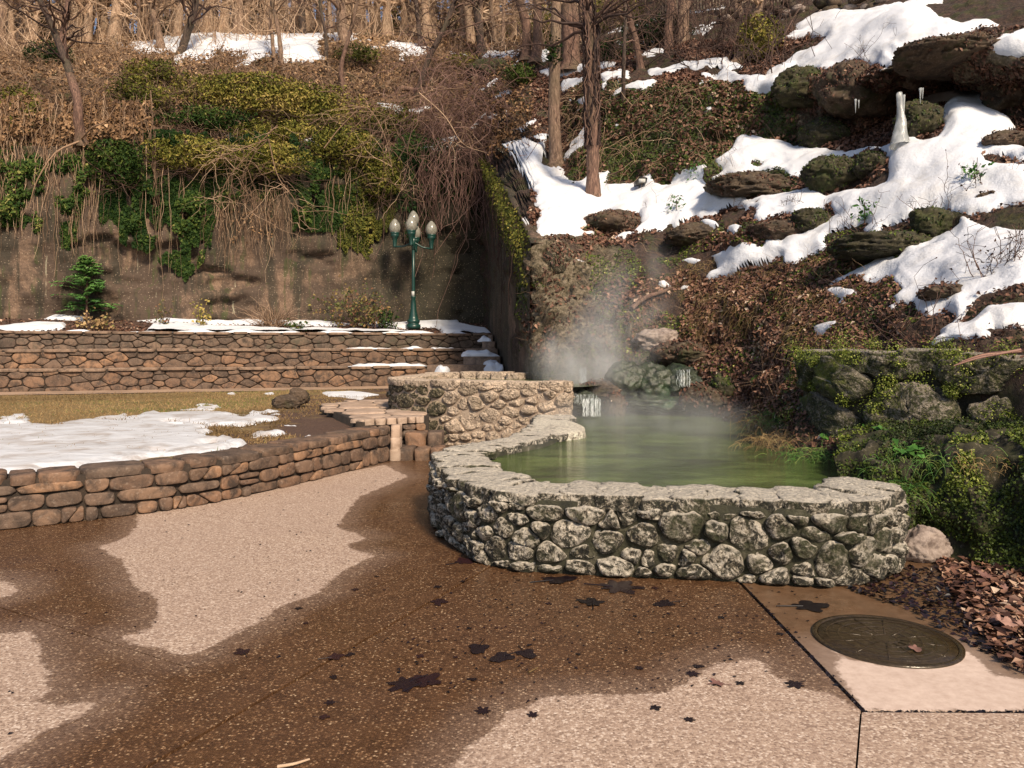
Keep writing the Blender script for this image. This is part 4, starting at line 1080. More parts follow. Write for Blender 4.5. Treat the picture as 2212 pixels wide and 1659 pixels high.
for i, c in enumerate(voronoi(hi[0] - lo[0], hi[1] - lo[1], .55, .55, random.Random(3), .4, lo[0], lo[1])):
    cell = [tuple(v) for v in c]
    ok = True
    # clip against the outline (star-shaped about its centre)
    m_ = len(FL)
    area = sum(FL[k][0] * FL[(k + 1) % m_][1] - FL[(k + 1) % m_][0] * FL[k][1] for k in range(m_))
    ins = polysd(c[:, 0], c[:, 1], FL)
    if ins.max() < .0: continue
    pts = np.array([p_ if d_ > 0 else cc + (p_ - cc) * .0 + (p_ - cc) for p_, d_ in zip(c, ins)])
    cen = c.mean(0)
    if polysd(cen[:1], cen[1:], FL)[0] < -.05: continue
    pts = []
    for p_ in resample(c, 16):
        t = 1.0
        while polysd(np.array([p_[0]]), np.array([p_[1]]), FL)[0] < 0 and t > .3:
            p_ = cen + (p_ - cen) * .93; t *= .93
        pts.append(p_)
    q = rounded(np.array(pts), .03, 1, .25); n = 20; q = resample(q, n); c0 = q.mean(0)
    zt_ = .55 + .008 * math.sin(i * 7.1)
    V = np.array([np.column_stack([c0 + (q - c0) * s_, np.full(n, z)]) for s_, z in [(1, .50), (1, zt_ - .012), (.95, zt_), (.5, zt_), (.05, zt_)]])
    V[..., 2] += fbm(V, 5, 2, 4) * .008
    me = np_mesh("flagstone", V.reshape(-1, 3), [gridfaces(5, n, True), np.arange(4 * n, 5 * n)[None, :]]); me.materials.append(MAT['flag'])
    put("flagstone", me, fl)
steps = thing("stone_steps", "wet sandstone steps from the plaza up to the flagstone landing", "steps", (-1.4, 10.9, 0))
rs2 = random.Random(17)
for k, (x0, x1, y0, y1, z) in enumerate([(-1.62, -.95, 10.75, 11.2, .17), (-1.55, -1.0, 11.05, 11.5, .36)]):
    x = x0
    while x < x1 - .05:
        w = min(rs2.uniform(.16, .34), x1 - x)
        sp = Path([(x, y0), (x + w, y0 + .04)], 8)
        sp.nrm = np.tile(np.array([[0.0, -1.0]]), (len(sp.p), 1))
        top_stone(steps, sp, .006, sp.L - .006, .0, -(y1 - y0), z + rs2.uniform(-.01, .01), .19, MAT['sandstone'], rs2.randint(1, 999), .012, name="step_stone", n=20)
        x += w
pier = thing("stone_pier", "small squared stone pier ending the low curved wall by the steps", "stone pier", (-1.66, 10.85, 0))
for k in range(3):
    sp = Path([(-1.70 + .01 * k, 10.72), (-1.55, 10.74)], 8); sp.nrm = np.tile(np.array([[.0, -1.0]]), (8, 1))
    top_stone(pier, sp, 0, sp.L, .03, -.2, .17 + k * .165, .165, MAT['flag'], 60 + k, .014, name="stone", n=24)
# edging blocks on the front of the landing
eb = Path([(-2.1, 10.92), (-1.75, 11.12), (-1.28, 11.42)], 40)
eb.nrm = -eb.nrm if eb.at(eb.L / 2, .2)[1] > eb.at(eb.L / 2)[1] else eb.nrm
s = 0.0; i = 0
while s < eb.L - .05:
    ww = min(rs2.uniform(.10, .2), eb.L - s)
    me_o = top_stone(fl, eb, s + .005, s + ww - .005, .03, -.2, .56, .085, MAT['flag'], 650 + i, .012, name="edging_stone", n=20); s += ww; i += 1
for i, c in enumerate(ashlar(eb.L, .47, .2, .13, random.Random(4), .0)):
    if np.ptp(c[:, 0]) > .05 and np.ptp(c[:, 1]) > .05: face_stone(fl, eb, rounded(c, .014, 2, .16), lambda s, y: y, .03, MAT['sandstone'], .01, 16, 77 + i, flat=True)

# ------------------------------------------------------------------ mossy stone wall on the right
mossw = thing("stone_wall", "mossy wall of big rough stones at the foot of the snowy slope on the right", "stone wall", (4.2, 7.3, .5))
mp = Path([(3.28, 8.7), (3.38, 7.95), (3.85, 7.5), (4.6, 7.0), (5.6, 6.3), (7.0, 5.2)], 120)
if mp.at(mp.L * .5, .3)[1] > mp.at(mp.L * .5)[1]: mp.nrm *= -1
core(mossw, mp, .2, 1.42, .45, MAT['mortar'])
for i, c in enumerate(darts(mp.L, 1.06, .34, .60, random.Random(8), 0.0, .46)):
    if np.ptp(c[:, 0]) < .1: continue
    face_stone(mossw, mp, rounded(c, .05, 2, .2), lambda s, y: y, rs.uniform(.10, .18), MAT['tufa_moss'], .09, 36, 1500 + i, dome=.8)
s = 0.0; i = 0
while s < mp.L - .1:
    ww = min(rs.uniform(.4, .8), mp.L - s)
    top_stone(mossw, mp, s, s + ww, .1, -.45, 1.55 + rs.uniform(-.03, .03), .2, MAT['tufa_moss'], 1300 + i, .05, n=28, flat=.8); s += ww - .01; i += 1

# ------------------------------------------------------------------ lamp post
lp = P(893, 706, 25.8); lp[2] = 2.22
lamp = thing("street_lamp", "green cast iron lamp post with five pale acorn globes", "street lamp", tuple(lp))
def lath(nm, prof, c, mat, n=20, par=None): 
    v, f = lathe(prof, c, n); return mk(nm, v, f, mat, par or lamp)
lath("base", [(.0, -.05), (.24, -.05), (.24, .10), (.19, .10), (.19, .14), (.215, .17), (.215, .24), (.16, .28), (.15, .36), (.11, .55), (.085, .80), (.07, .98), (.085, 1.0), (.085, 1.03), (.06, 1.05)], lp, MAT['green_metal'])
lath("post", [(.058, 1.0), (.055, 1.6), (.045, 2.75), (.0, 2.76)], lp, MAT['green_metal'], 14)
lath("collar", [(.0, 2.6), (.062, 2.6), (.062, 2.72), (.075, 2.74), (.075, 2.95), (.05, 2.98), (.0, 2.98)], lp, MAT['green_metal'], 14)
v, f = box(lp + np.array([-.005, -.062, 1.12]), (.09, .01, .17)); mk("notice_plate", v, f, MAT['sticker'], lamp, smooth=False)
def globe(c, s=1.0):
    h = lath("lamp_holder", np.array([(.0, -.42), (.05, -.42), (.055, -.38), (.05, -.36), (.07, -.2), (.09, -.14), (.12, -.10), (.13, -.07), (.115, -.05), (.13, -.02), (.14, .01), (.12, .02), (.0, .02)]) * s, c, MAT['green_metal'], 16)
    lath("globe", np.array([(.115, .0), (.15, .05), (.168, .13), (.16, .21), (.13, .29), (.08, .36), (.03, .41), (.0, .42)]) * s, c, MAT['globe'], 18, h)
LS = 1.15
for dx, dy, dz in [(-.62, 0, 3.15), (.0, -.55, 3.14), (.60, 0, 3.08), (0, .5, 3.05), (0, 0, 3.42)]:
    c = lp + np.array([dx, dy, dz]); globe(c, LS)
    if abs(dx) + abs(dy) > .1:
        b0 = lp + np.array([0, 0, 2.85]); b1 = c + np.array([0, 0, -.46])
        v, f, _ = tubes(np.array([[b0, b0 * .5 + b1 * .5 + np.array([0, 0, -.06]), b1, c + np.array([0, 0, -.4])]]), np.full((1, 4), .032), 8); mk("arm", v, f, MAT['green_metal'], lamp)

# ------------------------------------------------------------------ manhole cover, dark filled joints
mc = np.array([2.03, 4.2, .006])
man = thing("manhole_cover", "round wet iron drain cover set in the concrete slab", "manhole cover", tuple(mc))
lath_ = lambda nm, prof, mat, n=64: mk(nm, *lathe(prof, mc, n), mat, man)
lath_("rim", [(.375, -.004), (.375, .006), (.35, .008), (.345, .001)], MAT['iron'])
lath_("cover", [(.345, -.002), (.34, .006), (.25, .006), (.12, .006), (.0, .006)], MAT['iron'])
for r_ in (.30, .24, .18, .12, .06): lath_("rib_ring", [(r_ - .006, .006), (r_ - .004, .0085), (r_ + .004, .0085), (r_ + .006, .006)], MAT['iron'])
for k in range(12):
    a = k * math.pi / 6 + .13; v, f = box(mc + np.array([math.cos(a) * .19, math.sin(a) * .19, .0065]), (.24, .008, .003), a); mk("rib", v, f, MAT['iron'], man, smooth=False)
# ================================================================== boulders and rock outcrops
import bmesh
_ico = {}
def ico(sub):
    if sub not in _ico:
        bm = bmesh.new(); bmesh.ops.create_icosphere(bm, subdivisions=sub, radius=1.0)
        v = np.array([list(q.co) for q in bm.verts]); bm.verts.index_update()
        f = np.array([[q.index for q in fc.verts] for fc in bm.faces]); bm.free(); _ico[sub] = (v, f)
    return _ico[sub]
def rockmesh(c, r, seed, sub=4, amp=.35, facet=.5, rz=0.0, rug=.17):
    v, f = ico(sub)
    d = unit(v)
    n = fbm(d + seed * 3.1, 1.3, 3, seed) * amp + fbm(d + seed, 4.5, 4, seed + 5, .6) * amp * .38
    # knock flats into it
    rr = np.random.default_rng(seed)
    q = d * (1 + n)[:, None]
    for _ in range(7):
        pn = unit(rr.normal(size=3)); lim = rr.uniform(.62, .9)
        ex = np.maximum(q @ pn - lim, 0); q = q - ex[:, None] * pn * (.95 if amp < .2 else facet)
    rg = 1 - 2 * np.abs(fbm(d + seed, 2.6, 5, seed + 9, .62))
    q = q * (1 + (rg - .4)[:, None] * rug) + d * (fbm(d + seed, 9, 3, seed + 9)[:, None] * .05)
    q = q * np.asarray(r)
    ca, sa = math.cos(rz), math.sin(rz)
    q = np.stack([q[:, 0] * ca - q[:, 1] * sa, q[:, 0] * sa + q[:, 1] * ca, q[:, 2]], -1)
    return q + np.asarray(c), f
def boulder(name, label, x, y, wpx, hpx, mat, seed, Y=None, dd=.8, cat="boulder", amp=.33, sub=5, cover=None, group=None):
    """a boulder whose outline in the photograph is centred at (x,y)"""
    p = P(x, y, Y) if Y else P(x, y, onhill(x, y + hpx * .3)[1])
    rx = wpx / 2 / F * p[1]; rz = hpx / 2 / F * p[1]
    c = p + np.array([0, rx * dd * .5, 0])
    v, f = rockmesh(c, (rx, rx * dd, rz), seed, sub, amp)
    root = thing(name, label, cat, (c[0], c[1], c[2] - rz), group)
    mk("rock", v, f, MAT[mat], root)
    if cover:
        nn = int(np.clip(rx * rz * 5200, 120, 3200)); fi = rng.integers(0, len(f), nn); pt = v[f[fi]].mean(1); nr_ = unit(np.cross(v[f[fi, 1]] - v[f[fi, 0]], v[f[fi, 2]] - v[f[fi, 0]]))
        ok = (nr_[:, 2] > -.25) & (fbm(pt, 2.5, 3, seed) > -.15); pt, nr_ = pt[ok], nr_[ok]
        if len(pt) > 5:
            vv, ff, aa = leaves(pt + nr_ * .015, nr_ + rng.normal(size=pt.shape) * .6, rng.uniform(.03, .07, len(pt)) * (1.3 if cover == 'litter' else 1), .55, .3, np.clip(rng.normal(.25 if cover == 'moss_leaf' else .35, .22, len(pt)), 0, 1), np.tile(np.array([0, -.3, -1.0]), (len(pt), 1)))
            mk("moss" if cover == 'moss_leaf' else "leaf_cover", vv, ff, MAT[cover], root, {"rnd": aa}, smooth=False, kind="stuff")
    return root
for a in [
 (1320, 483, 135, 62, 'rock', "brown ledge of rock bare of snow below the slim vine-wrapped tree"),
 (1642, 398, 200, 62, 'rock', "long low brown rock with dry leaves between two snow benches"),
 (1818, 378, 150, 92, 'rock_moss', "big mossy boulder in the snow below the icicle"),
 (1888, 350, 78, 56, 'rock_moss', "squarish mossy block leaning behind the big mossy boulder"),
 (2026, 486, 98, 70, 'rock_moss', "rounded dark boulder capped with a curve of snow"),
 (1935, 528, 215, 66, 'rock_moss', "long mossy ledge under the snow-capped boulder"),
 (1782, 292, 108, 84, 'rock_moss', "round mossy boulder under the dark rock overhang"),
 (1868, 190, 175, 118, 'rock', "bulging brown rock overhang above the dark hollow"),
 (1745, 185, 150, 80, 'rock_moss', "mossy rock lip left of the bulging overhang"),
 (2085, 100, 250, 66, 'rock', "shaggy brown overhanging rock at the mouth of the cave"),
 (1980, 140, 80, 90, 'rock', "hanging brown rock above the frozen trickle"),
 (1995, 262, 92, 96, 'rock_moss', "mossy rock standing right of the frozen trickle"),
 (2205, 190, 120, 110, 'rock', "dark rock at the right edge beside the cave"),
 (2190, 300, 90, 46, 'rock', "low dark rock poking out of the snow at the right edge"),
 (1765, 478, 100, 56, 'rock_moss', "mossy hump breaking through the snow right of the bare patch"),
 (1060, 150, 100, 52, 'rock_moss', "mossy rock at the edge of the upper woods under snow"),
 (1690, 500, 120, 50, 'rock', "dark hump with dead leaves below the snow bench"),
 (1500, 505, 120, 46, 'rock', "brown rock covered in leaves left of the snow tongue"),
 (2150, 425, 60, 22, 'rock', "flat stone showing through snow near the right edge"),
 (2065, 632, 120, 40, 'rock', "flat brown stone slab melting out of the snow above the mossy wall"),
]:
    boulder("boulder", a[5], a[0], a[1], a[2], a[3], a[4], int(a[0] * 3 + a[1]), cover='moss_leaf' if a[4] == 'rock_moss' else 'litter')
# tufa outcrop beside the wing wall and the cascade
for k, (x, y, w, h, Y, m, lab) in enumerate([
 (1190, 575, 120, 130, 15.2, 'tufa_cliff', "upper knob of the pale crusty tufa outcrop beside the concrete wing"),
 (1425, 738, 110, 60, 13.9, 'rock_grey', "grey boulder above the cascade in the steam"),
 (1483, 762, 135, 58, 13.3, 'rock', "flat brown boulder with dead leaves above the cascade"),
 (1352, 822, 85, 80, 12.9, 'rock_wet', "green-black algae boulder in the middle of the cascade"),
 (1410, 838, 110, 90, 12.9, 'rock_wet', "dripping dark rock right of the algae boulder"),
 (1475, 830, 110, 80, 12.9, 'rock_wet', "dark wet rock sloping down to the pool"),
 (1300, 846, 95, 44, 12.8, 'rock', "low flat rock at the lip of the little waterfall"),
 (1425, 875, 190, 44, 12.75, 'rock_wet', "dark undercut rock at the waterline below the cascade"),
 (1520, 866, 95, 62, 12.3, 'rock', "brown shore rock with a little sprig on it"),
 (1575, 845, 90, 70, 12.4, 'rock_moss', "moss-draped rock on the far shore of the pool"),
 (1605, 900, 80, 40, 11.6, 'rock', "low earthy rock at the far corner of the pool"),
 (1260, 872, 70, 50, 12.35, 'rock_wet', "algae-green step under the little waterfall"),
 (1330, 880, 50, 60, 12.5, 'rock', "upright stone right of the little waterfall"),
]):
    boulder("rock_outcrop" if k < 1 else "cascade_rock", lab, x, y, w, h, m, 40 + k * 7, Y, .75, "rock", .30, 5, {'tufa_cliff': 'litter', 'rock': 'litter', 'rock_moss': 'moss_leaf'}.get(m))
# loose rocks
boulder("boulder", "squarish grey loose rock lying by the drain below the moss bank", 2000, 1186, 118, 84, 'rock_grey', 911, 5.75, .8, "boulder", .12)
boulder("boulder", "larger dark boulder lying on the lawn", 612, 872, 62, 32, 'rock', 331, 14.6, .9, amp=.25)
boulder("boulder", "smaller upright boulder leaning on the larger one on the lawn", 644, 857, 40, 42, 'rock', 345, 14.9, .9, amp=.25)
boulder("boulder", "grey rock at the right edge among the moss", 2205, 1030, 70, 120, 'rock_grey', 377, 6.0, .8, amp=.25)
# frozen trickle
pts = np.array([P(1943, 200, 13.9), P(1944, 232, 13.85), P(1946, 262, 13.8), P(1944, 290, 13.75), P(1944, 316, 13.7)])
v, f, _ = tubes(catmull(pts, 24)[None], (np.interp(np.linspace(0, 1, 24), [0, .25, .6, 1], [.05, .055, .10, .17]))[None], 14)
v += fbm(v, 8, 3, 3)[:, None] * .03
ice = thing("icicle", "thick frozen trickle hanging in the dark hollow of the rocks", "icicle", tuple(pts[-1]))
mk("ice_column", v, f, MAT['ice'], ice)
tag_i = 0
for dx, top, ln, r in [(9, 205, 62, .03), (-95, 214, 30, .02), (45, 190, 34, .025), (50, 190, 24, .02), (-88, 216, 18, .015)]:
    a = P(1943 + dx, top, 13.85); b_ = P(1943 + dx, top + ln, 13.85)
    v, f, _ = tubes(np.linspace(a, b_, 8)[None], np.linspace(r, .003, 8)[None], 8); mk("ice_spike", v, f, MAT['ice'], ice)

# moss bank on the right
bc = {1815: [(1120, 6.2), (1080, 6.25), (1010, 6.7), (975, 7.0), (950, 7.7)], 1900: [(1200, 5.9), (1100, 6.05), (1005, 6.3), (965, 6.9), (935, 7.7)], 2000: [(1195, 5.97), (1080, 6.1), (990, 6.35), (955, 6.9), (925, 7.6)], 2100: [(1215, 5.7), (1080, 5.85), (985, 6.1), (950, 6.6), (920, 7.3)],
      2212: [(1245, 5.4), (1080, 5.5), (990, 5.75), (960, 6.2), (930, 6.9)], 2500: [(1330, 4.6), (1100, 4.8), (1000, 5), (960, 5.4), (930, 6)]}
bx = np.linspace(1815, 2500, 150); bk = np.array(sorted(bc)); rowsB = []
tt = np.linspace(0, 4, 70)
BY = np.array([[np.interp(x, bk, [bc[b_][k][1] for b_ in bk]) for k in range(5)] for x in bx]); By = np.array([[np.interp(x, bk, [bc[b_][k][0] for b_ in bk]) for k in range(5)] for x in bx])
BK = np.stack([((bx - CX) / F)[:, None] * BY, BY, CH - (By - HY) / F * BY], -1)
BK[:, 0, 2] = -.05
MB_ = np.array([[np.interp(t, range(5), BK[i, :, a]) for a in range(3)] for t in tt for i in range(len(bx))]).reshape(70, 150, 3)
MBn = gnormals(MB_); MB_ = MB_ + MBn * ((1 - 2 * np.abs(fbm(MB_, 1.9, 4, 71)) - .4) * .20 + fbm(MB_, 8, 3, 72) * .03)[..., None]
mb = mk("moss_bank", MB_, gridfaces(70, 150), MAT['rock_moss']); tag(mb, kind="structure")
def sample_grid(V, Nn, n, mask=None):
    nr, nc = V.shape[:2]
    r = rng.integers(0, nr - 1, n * 3); c = rng.integers(0, nc - 1, n * 3)
    if mask is not None:
        ok = mask[r, c]; r = r[ok]; c = c[ok]
    r = r[:n]; c = c[:n]; fr = rng.random(len(r))[:, None]; fc = rng.random(len(r))[:, None]
    p = (V[r, c] * (1 - fr) + V[r + 1, c] * fr) * (1 - fc) + (V[r, c + 1] * (1 - fr) + V[r + 1, c + 1] * fr) * fc
    return p, Nn[r, c], r, c
p, n_, r_, c_ = sample_grid(MB_, gnormals(MB_), 46000)
ok_ = (fbm(p, 2.4, 4, 94) > -.22); p, n_ = p[ok_], n_[ok_]
cl = fbm(p, 2.2, 4, 90)
v, f, a = leaves(p + n_ * rng.uniform(.0, .05, (len(p), 1)), n_ + rng.normal(size=p.shape) * .7, rng.uniform(.010, .030, len(p)), .75, .2, np.clip(.30 + cl * .9 + rng.normal(size=len(p)) * .15, 0, 1))
o = mk("moss", v, f, MAT['moss_leaf'], attrs={"rnd": a}, smooth=False, kind="stuff"); tag(o, "small-leaved moss and ferns covering the bank right of the pool")

# ================================================================== vegetation builders
def arcs(base, tip_dir, L, droop, k=6, wob=.06):
    """curved stems: base (M,3), direction (M,3), length (M), droop (M)"""
    M = len(base); t = np.linspace(0, 1, k)[None, :, None]
    d = unit(tip_dir)
    Pn = base[:, None] + d[:, None] * (L[:, None, None] * t)
    Pn[..., 2] -= (droop * L)[:, None] * (t[..., 0] ** 2)
    w = np.cumsum(rng.normal(size=(M, k, 3)) * wob * L[:, None, None] / k * 2, axis=1); w[:, 0] = 0
    return Pn + w
def rad(L, k, r0, r1): 
    t = np.linspace(0, 1, k)[None]
    return np.asarray(r0)[:, None] * (1 - t) + np.asarray(r1)[:, None] * t
def branches(trunk, r0, r1, nlimb, seed, t0=.25, lmin=.8, lmax=3.0, updir=.6, ntw=9, r_tw=.006):
    """limbs and twigs growing from a trunk polyline"""
    m = len(trunk); t = rng.uniform(t0, 1, nlimb)
    b_ = np.stack([np.interp(t * (m - 1), np.arange(m), trunk[:, a]) for a in range(3)], 1)
    az = rng.uniform(0, 2 * np.pi, nlimb)
    d = np.stack([np.cos(az), np.sin(az), rng.uniform(.1, 1.3, nlimb) * updir], 1)
    L = rng.uniform(lmin, lmax, nlimb) * (1.15 - .6 * t)
    A = arcs(b_, d, L, rng.uniform(-.15, .2, nlimb), 7, .16)
    rl = (r0 + (r1 - r0) * t) * rng.uniform(.25, .45, nlimb)
    out = [tubes(A, rad(L, 7, rl, rl * .22), 5)]
    n2 = nlimb * ntw; idx = np.repeat(np.arange(nlimb), ntw); tt_ = rng.uniform(.25, 1, n2)
    fi = tt_ * 6; i0_ = np.minimum(fi.astype(int), 5); fr = (fi - i0_)[:, None]
    bb = A[idx, i0_] * (1 - fr) + A[idx, i0_ + 1] * fr
    dd = unit(A[idx, 6] - A[idx, 0]) + rng.normal(size=(n2, 3)) * .65
    L2 = L[idx] * rng.uniform(.2, .5, n2)
    B2 = arcs(bb, dd, L2, rng.uniform(-.1, .2, n2), 5, .2)
    out.append(tubes(B2, rad(L2, 5, np.full(n2, max(r_tw, .004)), np.full(n2, .0025)), 3))
    return join(out)
def tree(name, label, pts, r0, r1, mat, nlimb, seed, t0=.3, lmax=3.0, group=None, wob=.02, ntw=9, updir=.6, twm='twig', extra=None, lmin=.8):
    pts = np.asarray(pts, float); k = 40
    tr = catmull(pts, k)
    tr[1:-1] += np.cumsum(rng.normal(size=(k - 2, 3)) * wob * .25, 0) * np.array([1, 1, .2])
    root = thing(name, label, "tree", tuple(pts[0]), group)
    R = np.linspace(r0, r1, k); R[:5] *= np.array([1.75, 1.45, 1.22, 1.1, 1.04]); R *= 1 + rng.normal(size=k) * .03
    v, f, a = tubes(tr[None], R[None], 14)
    v += fbm(v * np.array([1, 1, .3]), 9, 3, seed)[:, None] * r0 * .10 * np.array([1, 1, 0])
    mk("trunk", v, f, MAT[mat], root)
    if nlimb:
        v, f, a = branches(tr, r0, r1, nlimb, seed, t0, lmin, lmax, updir, ntw)
        mk("crown", v, f, MAT[twm], root, {"rnd": a})
    if extra: extra(root, tr)
    return root
def up(p, h, lean=(0, 0)): return np.array([p[0] + lean[0], p[1] + lean[1], p[2] + h])
def trunkto(base, *xy):          # trunk rising through picture points at its own distance
    b_ = onhill(*base) ; b_[2] -= .15
    out = [b_]
    for (x, y, dy) in xy: out.append(P(x, y, b_[1] + dy))
    return out
# the two tall trees on the snow bench
def vines(root, tr, t0=.2, t1=1.0, n=26, rr=.2):
    A = []
    for k in range(n):
        a0 = rng.uniform(0, 6.28); t = np.linspace(t0, rng.uniform(t0 + .3, t1), 24)
        c = np.stack([np.interp(t * (len(tr) - 1), np.arange(len(tr)), tr[:, j]) for j in range(3)], 1)
        an = a0 + np.cumsum(rng.normal(size=24) * .25); q = rr * rng.uniform(.85, 1.5)
        A.append(c + np.stack([np.cos(an) * q, np.sin(an) * q, np.zeros(24)], 1) + rng.normal(size=(24, 3)) * .02)
    A = np.array(A); v, f, a = tubes(A, np.full(A.shape[:2], .016), 4); mk("vine", v, f, MAT['twig_dark'], root, {"rnd": a})
def leafclump(root, name, c, r, n, size, mat):
    d = unit(rng.normal(size=(n, 3))) * (rng.random(n) ** .5)[:, None] * np.asarray(r)
    v, f, a = leaves(np.asarray(c) + d, d + rng.normal(size=d.shape) * .6 * np.linalg.norm(r) / 2, size * rng.uniform(.6, 1.3, n), .6)
    mk(name, v, f, MAT[mat], root, {"rnd": a}, smooth=False)
tree("tall_tree", "tallest pale straight tree trunk standing in the snow at centre", trunkto((1198, 357), (1197, 250, 0), (1200, 120, 0), (1203, 0, .1), (1206, -170, .2)), .185, .13, 'bark', 26, 1, .72, 3.0, wob=.012,
     extra=lambda r, t: (leafclump(r, "ivy", P(1196, 112, t[20][1] - .15), (.28, .25, .5), 260, .1, 'ivy_dark')))
tree("tall_tree", "slim tree wrapped in dark vines standing in the snow right of the tallest trunk", trunkto((1281, 432), (1282, 330, 0), (1280, 200, 0), (1277, 80, 0), (1268, -20, .1), (1272, -160, .1)), .165, .10, 'bark_red', 26, 2, .6, 3.2, wob=.015, twm='twig_dark',
     extra=lambda r, t: vines(r, t, .22, .95, 34, .15))
for a in [
 ("big reddish trunk with spreading roots behind the tallest tree", (1234, 150), [(1232, 60, 0), (1226, -20, 0), (1222, -140, 0)], .34, .26, 'bark_red', 10, .7),
 ("left stem of the twin trunks at the edge of the upper woods", (1142, 128), [(1138, 60, 0), (1122, -10, 0), (1112, -120, 0)], .21, .14, 'bark_red', 14, .6),
 ("right stem of the twin trunks at the edge of the upper woods", (1160, 130), [(1160, 50, .1), (1158, -20, .1), (1164, -130, .2)], .20, .13, 'bark_red', 14, .6),
 ("dark leaning tree left of the twin trunks", (1040, 118), [(1036, 60, 0), (1026, 0, 0), (1018, -110, 0)], .19, .12, 'bark_dark', 16, .5),
 ("thin straight tree between the dark leaner and the twin trunks", (1086, 112), [(1088, 60, .5), (1091, 0, .5), (1094, -110, .5)], .10, .07, 'bark', 16, .5),
 ("sunlit trunk bending over at its root on the crest snow", (752, 100), [(740, 60, 0), (735, 0, 0), (730, -110, 0)], .24, .17, 'bark', 16, .5),
 ("slim leaning tree on the left crest snow", (352, 110), [(340, 60, 0), (326, 0, 0), (318, -110, 0)], .17, .11, 'bark', 20, .45),
 ("dark crooked tree leaning right on the left crest snow", (386, 118), [(402, 70, -.2), (416, 20, -.3), (424, -90, -.3)], .17, .11, 'bark_dark', 24, .35),
 ("dark thin tree in front of the crest snow", (706, 140), [(705, 80, 0), (693, 10, 0), (682, -90, 0)], .08, .05, 'bark_dark', 18, .4),
 ("thin curving tree rising from the brush slope left of centre", (745, 205), [(737, 150, -.2), (750, 90, -.2), (772, 0, 0), (776, -90, 0)], .09, .05, 'bark_red', 16, .4),
 ("pale tree leaning right on the leaf slope at upper right", (1592, 134), [(1618, 70, 0), (1640, 0, 0), (1665, -130, 0)], .16, .11, 'bark', 14, .6),
 ("upright grey trunk on the slope below the railing", (1476, 92), [(1476, 40, 0), (1482, -20, 0), (1484, -140, 0)], .21, .15, 'bark', 12, .6),
 ("reddish trunk left of the grey one below the railing", (1447, 104), [(1447, 50, 0), (1450, -10, 0), (1452, -120, 0)], .15, .11, 'bark_red', 12, .6),
 ("small leaning reddish trunk behind the vine-wrapped tree", (1384, 142), [(1372, 90, 0), (1352, 20, 0), (1336, -80, 0)], .11, .07, 'bark_red', 12, .5),
 ("thin dark stem rising through the cliff vines", (1351, 215), [(1349, 130, -.4), (1352, 40, -.4), (1346, -80, -.4)], .06, .04, 'bark_dark', 14, .4),
 ("dark trunk beside the berm on the upper crest", (655, 76), [(652, 20, 0), (648, -60, 0)], .17, .12, 'bark_dark', 14, .4),
 ("pale trunk at the far left edge of the woods", (60, 100), [(64, 50, 1), (58, -10, 1), (54, -110, 1)], .2, .14, 'bark_far', 20, .4),
 ("thin pale trunk at the left crest", (183, 96), [(180, 40, 1), (178, -20, 1), (175, -110, 1)], .15, .1, 'bark_far', 20, .4),
 ("slim double-bent trunk right of the crest snow", (596, 138), [(590, 90, 0), (585, 30, 0), (600, -80, 0)], .08, .05, 'bark', 18, .4),
 ("thin leaning stem crossing the crest snow", (612, 144), [(604, 80, 0), (590, 0, 0), (584, -90, 0)], .09, .06, 'bark', 18, .4),
 ("thin dark tree over the small snow patch", (908, 108), [(905, 60, .3), (900, 0, .3), (896, -90, .3)], .12, .08, 'bark_dark', 18, .4),
 ("leaning dark trunk rising from the bramble tangle", (900, 200), [(925, 130, -.3), (960, 60, -.5), (985, -10, -.6), (1010, -120, -.7)], .12, .07, 'bark_dark', 24, .3),
]:
    tree("woodland_tree", a[0], trunkto(a[1], *a[2]), a[3], a[4], a[5], a[6], int(a[1][0]), a[7], 3.4, group="trees along the top of the slope", twm='twig' if a[5] != 'bark_dark' else 'twig_dark')
# the bent tree on the left, growing from the wall top and forking
b0 = P(176, 312, Yw(176) - .1)
bt = [b0] + [P(x, y, Yw(176) + d) for x, y, d in [(170, 262, -.3), (168, 215, -.3), (148, 150, -.1), (137, 100, .1), (140, 50, .2), (148, 0, .2), (160, -70, .3)]]
def fork(root, tr):
    A = catmull(np.array([P(152, 160, Yw(176) - .15), P(128, 95, Yw(176)), P(105, 40, Yw(176)), P(82, -10, Yw(176)), P(60, -90, Yw(176))]), 24)
    v, f, _ = tubes(A[None], np.linspace(.12, .06, 24)[None], 10); mk("fork_limb", v, f, MAT['bark_dark'], root)
    v, f, a = branches(A, .12, .06, 14, 9, .3, .8, 2.6); mk("fork_twigs", v, f, MAT['twig_dark'], root, {"rnd": a})
    A = np.array([catmull(np.array([P(176, 300, Yw(176) - .3), P(200, 275, Yw(176) - .8), P(228, 262, Yw(176) - 1.0), P(250, 230, Yw(176) - 1.1)]), 10),
                  catmull(np.array([P(172, 305, Yw(176) - .3), P(120, 330, Yw(176) - .7), P(80, 390, Yw(176) - .8), P(62, 450, Yw(176) - .7)]), 10)])
    v, f, a = tubes(A, np.tile(np.linspace(.034, .010, 10), (2, 1)), 6); mk("low_limb", v, f, MAT['twig'], root, {"rnd": a})
tree("bent_tree", "forked tree with a bent trunk growing from the ivy wall top on the left", bt, .15, .07, 'bark_red', 22, 5, .4, 2.6, extra=fork, twm='twig_dark')
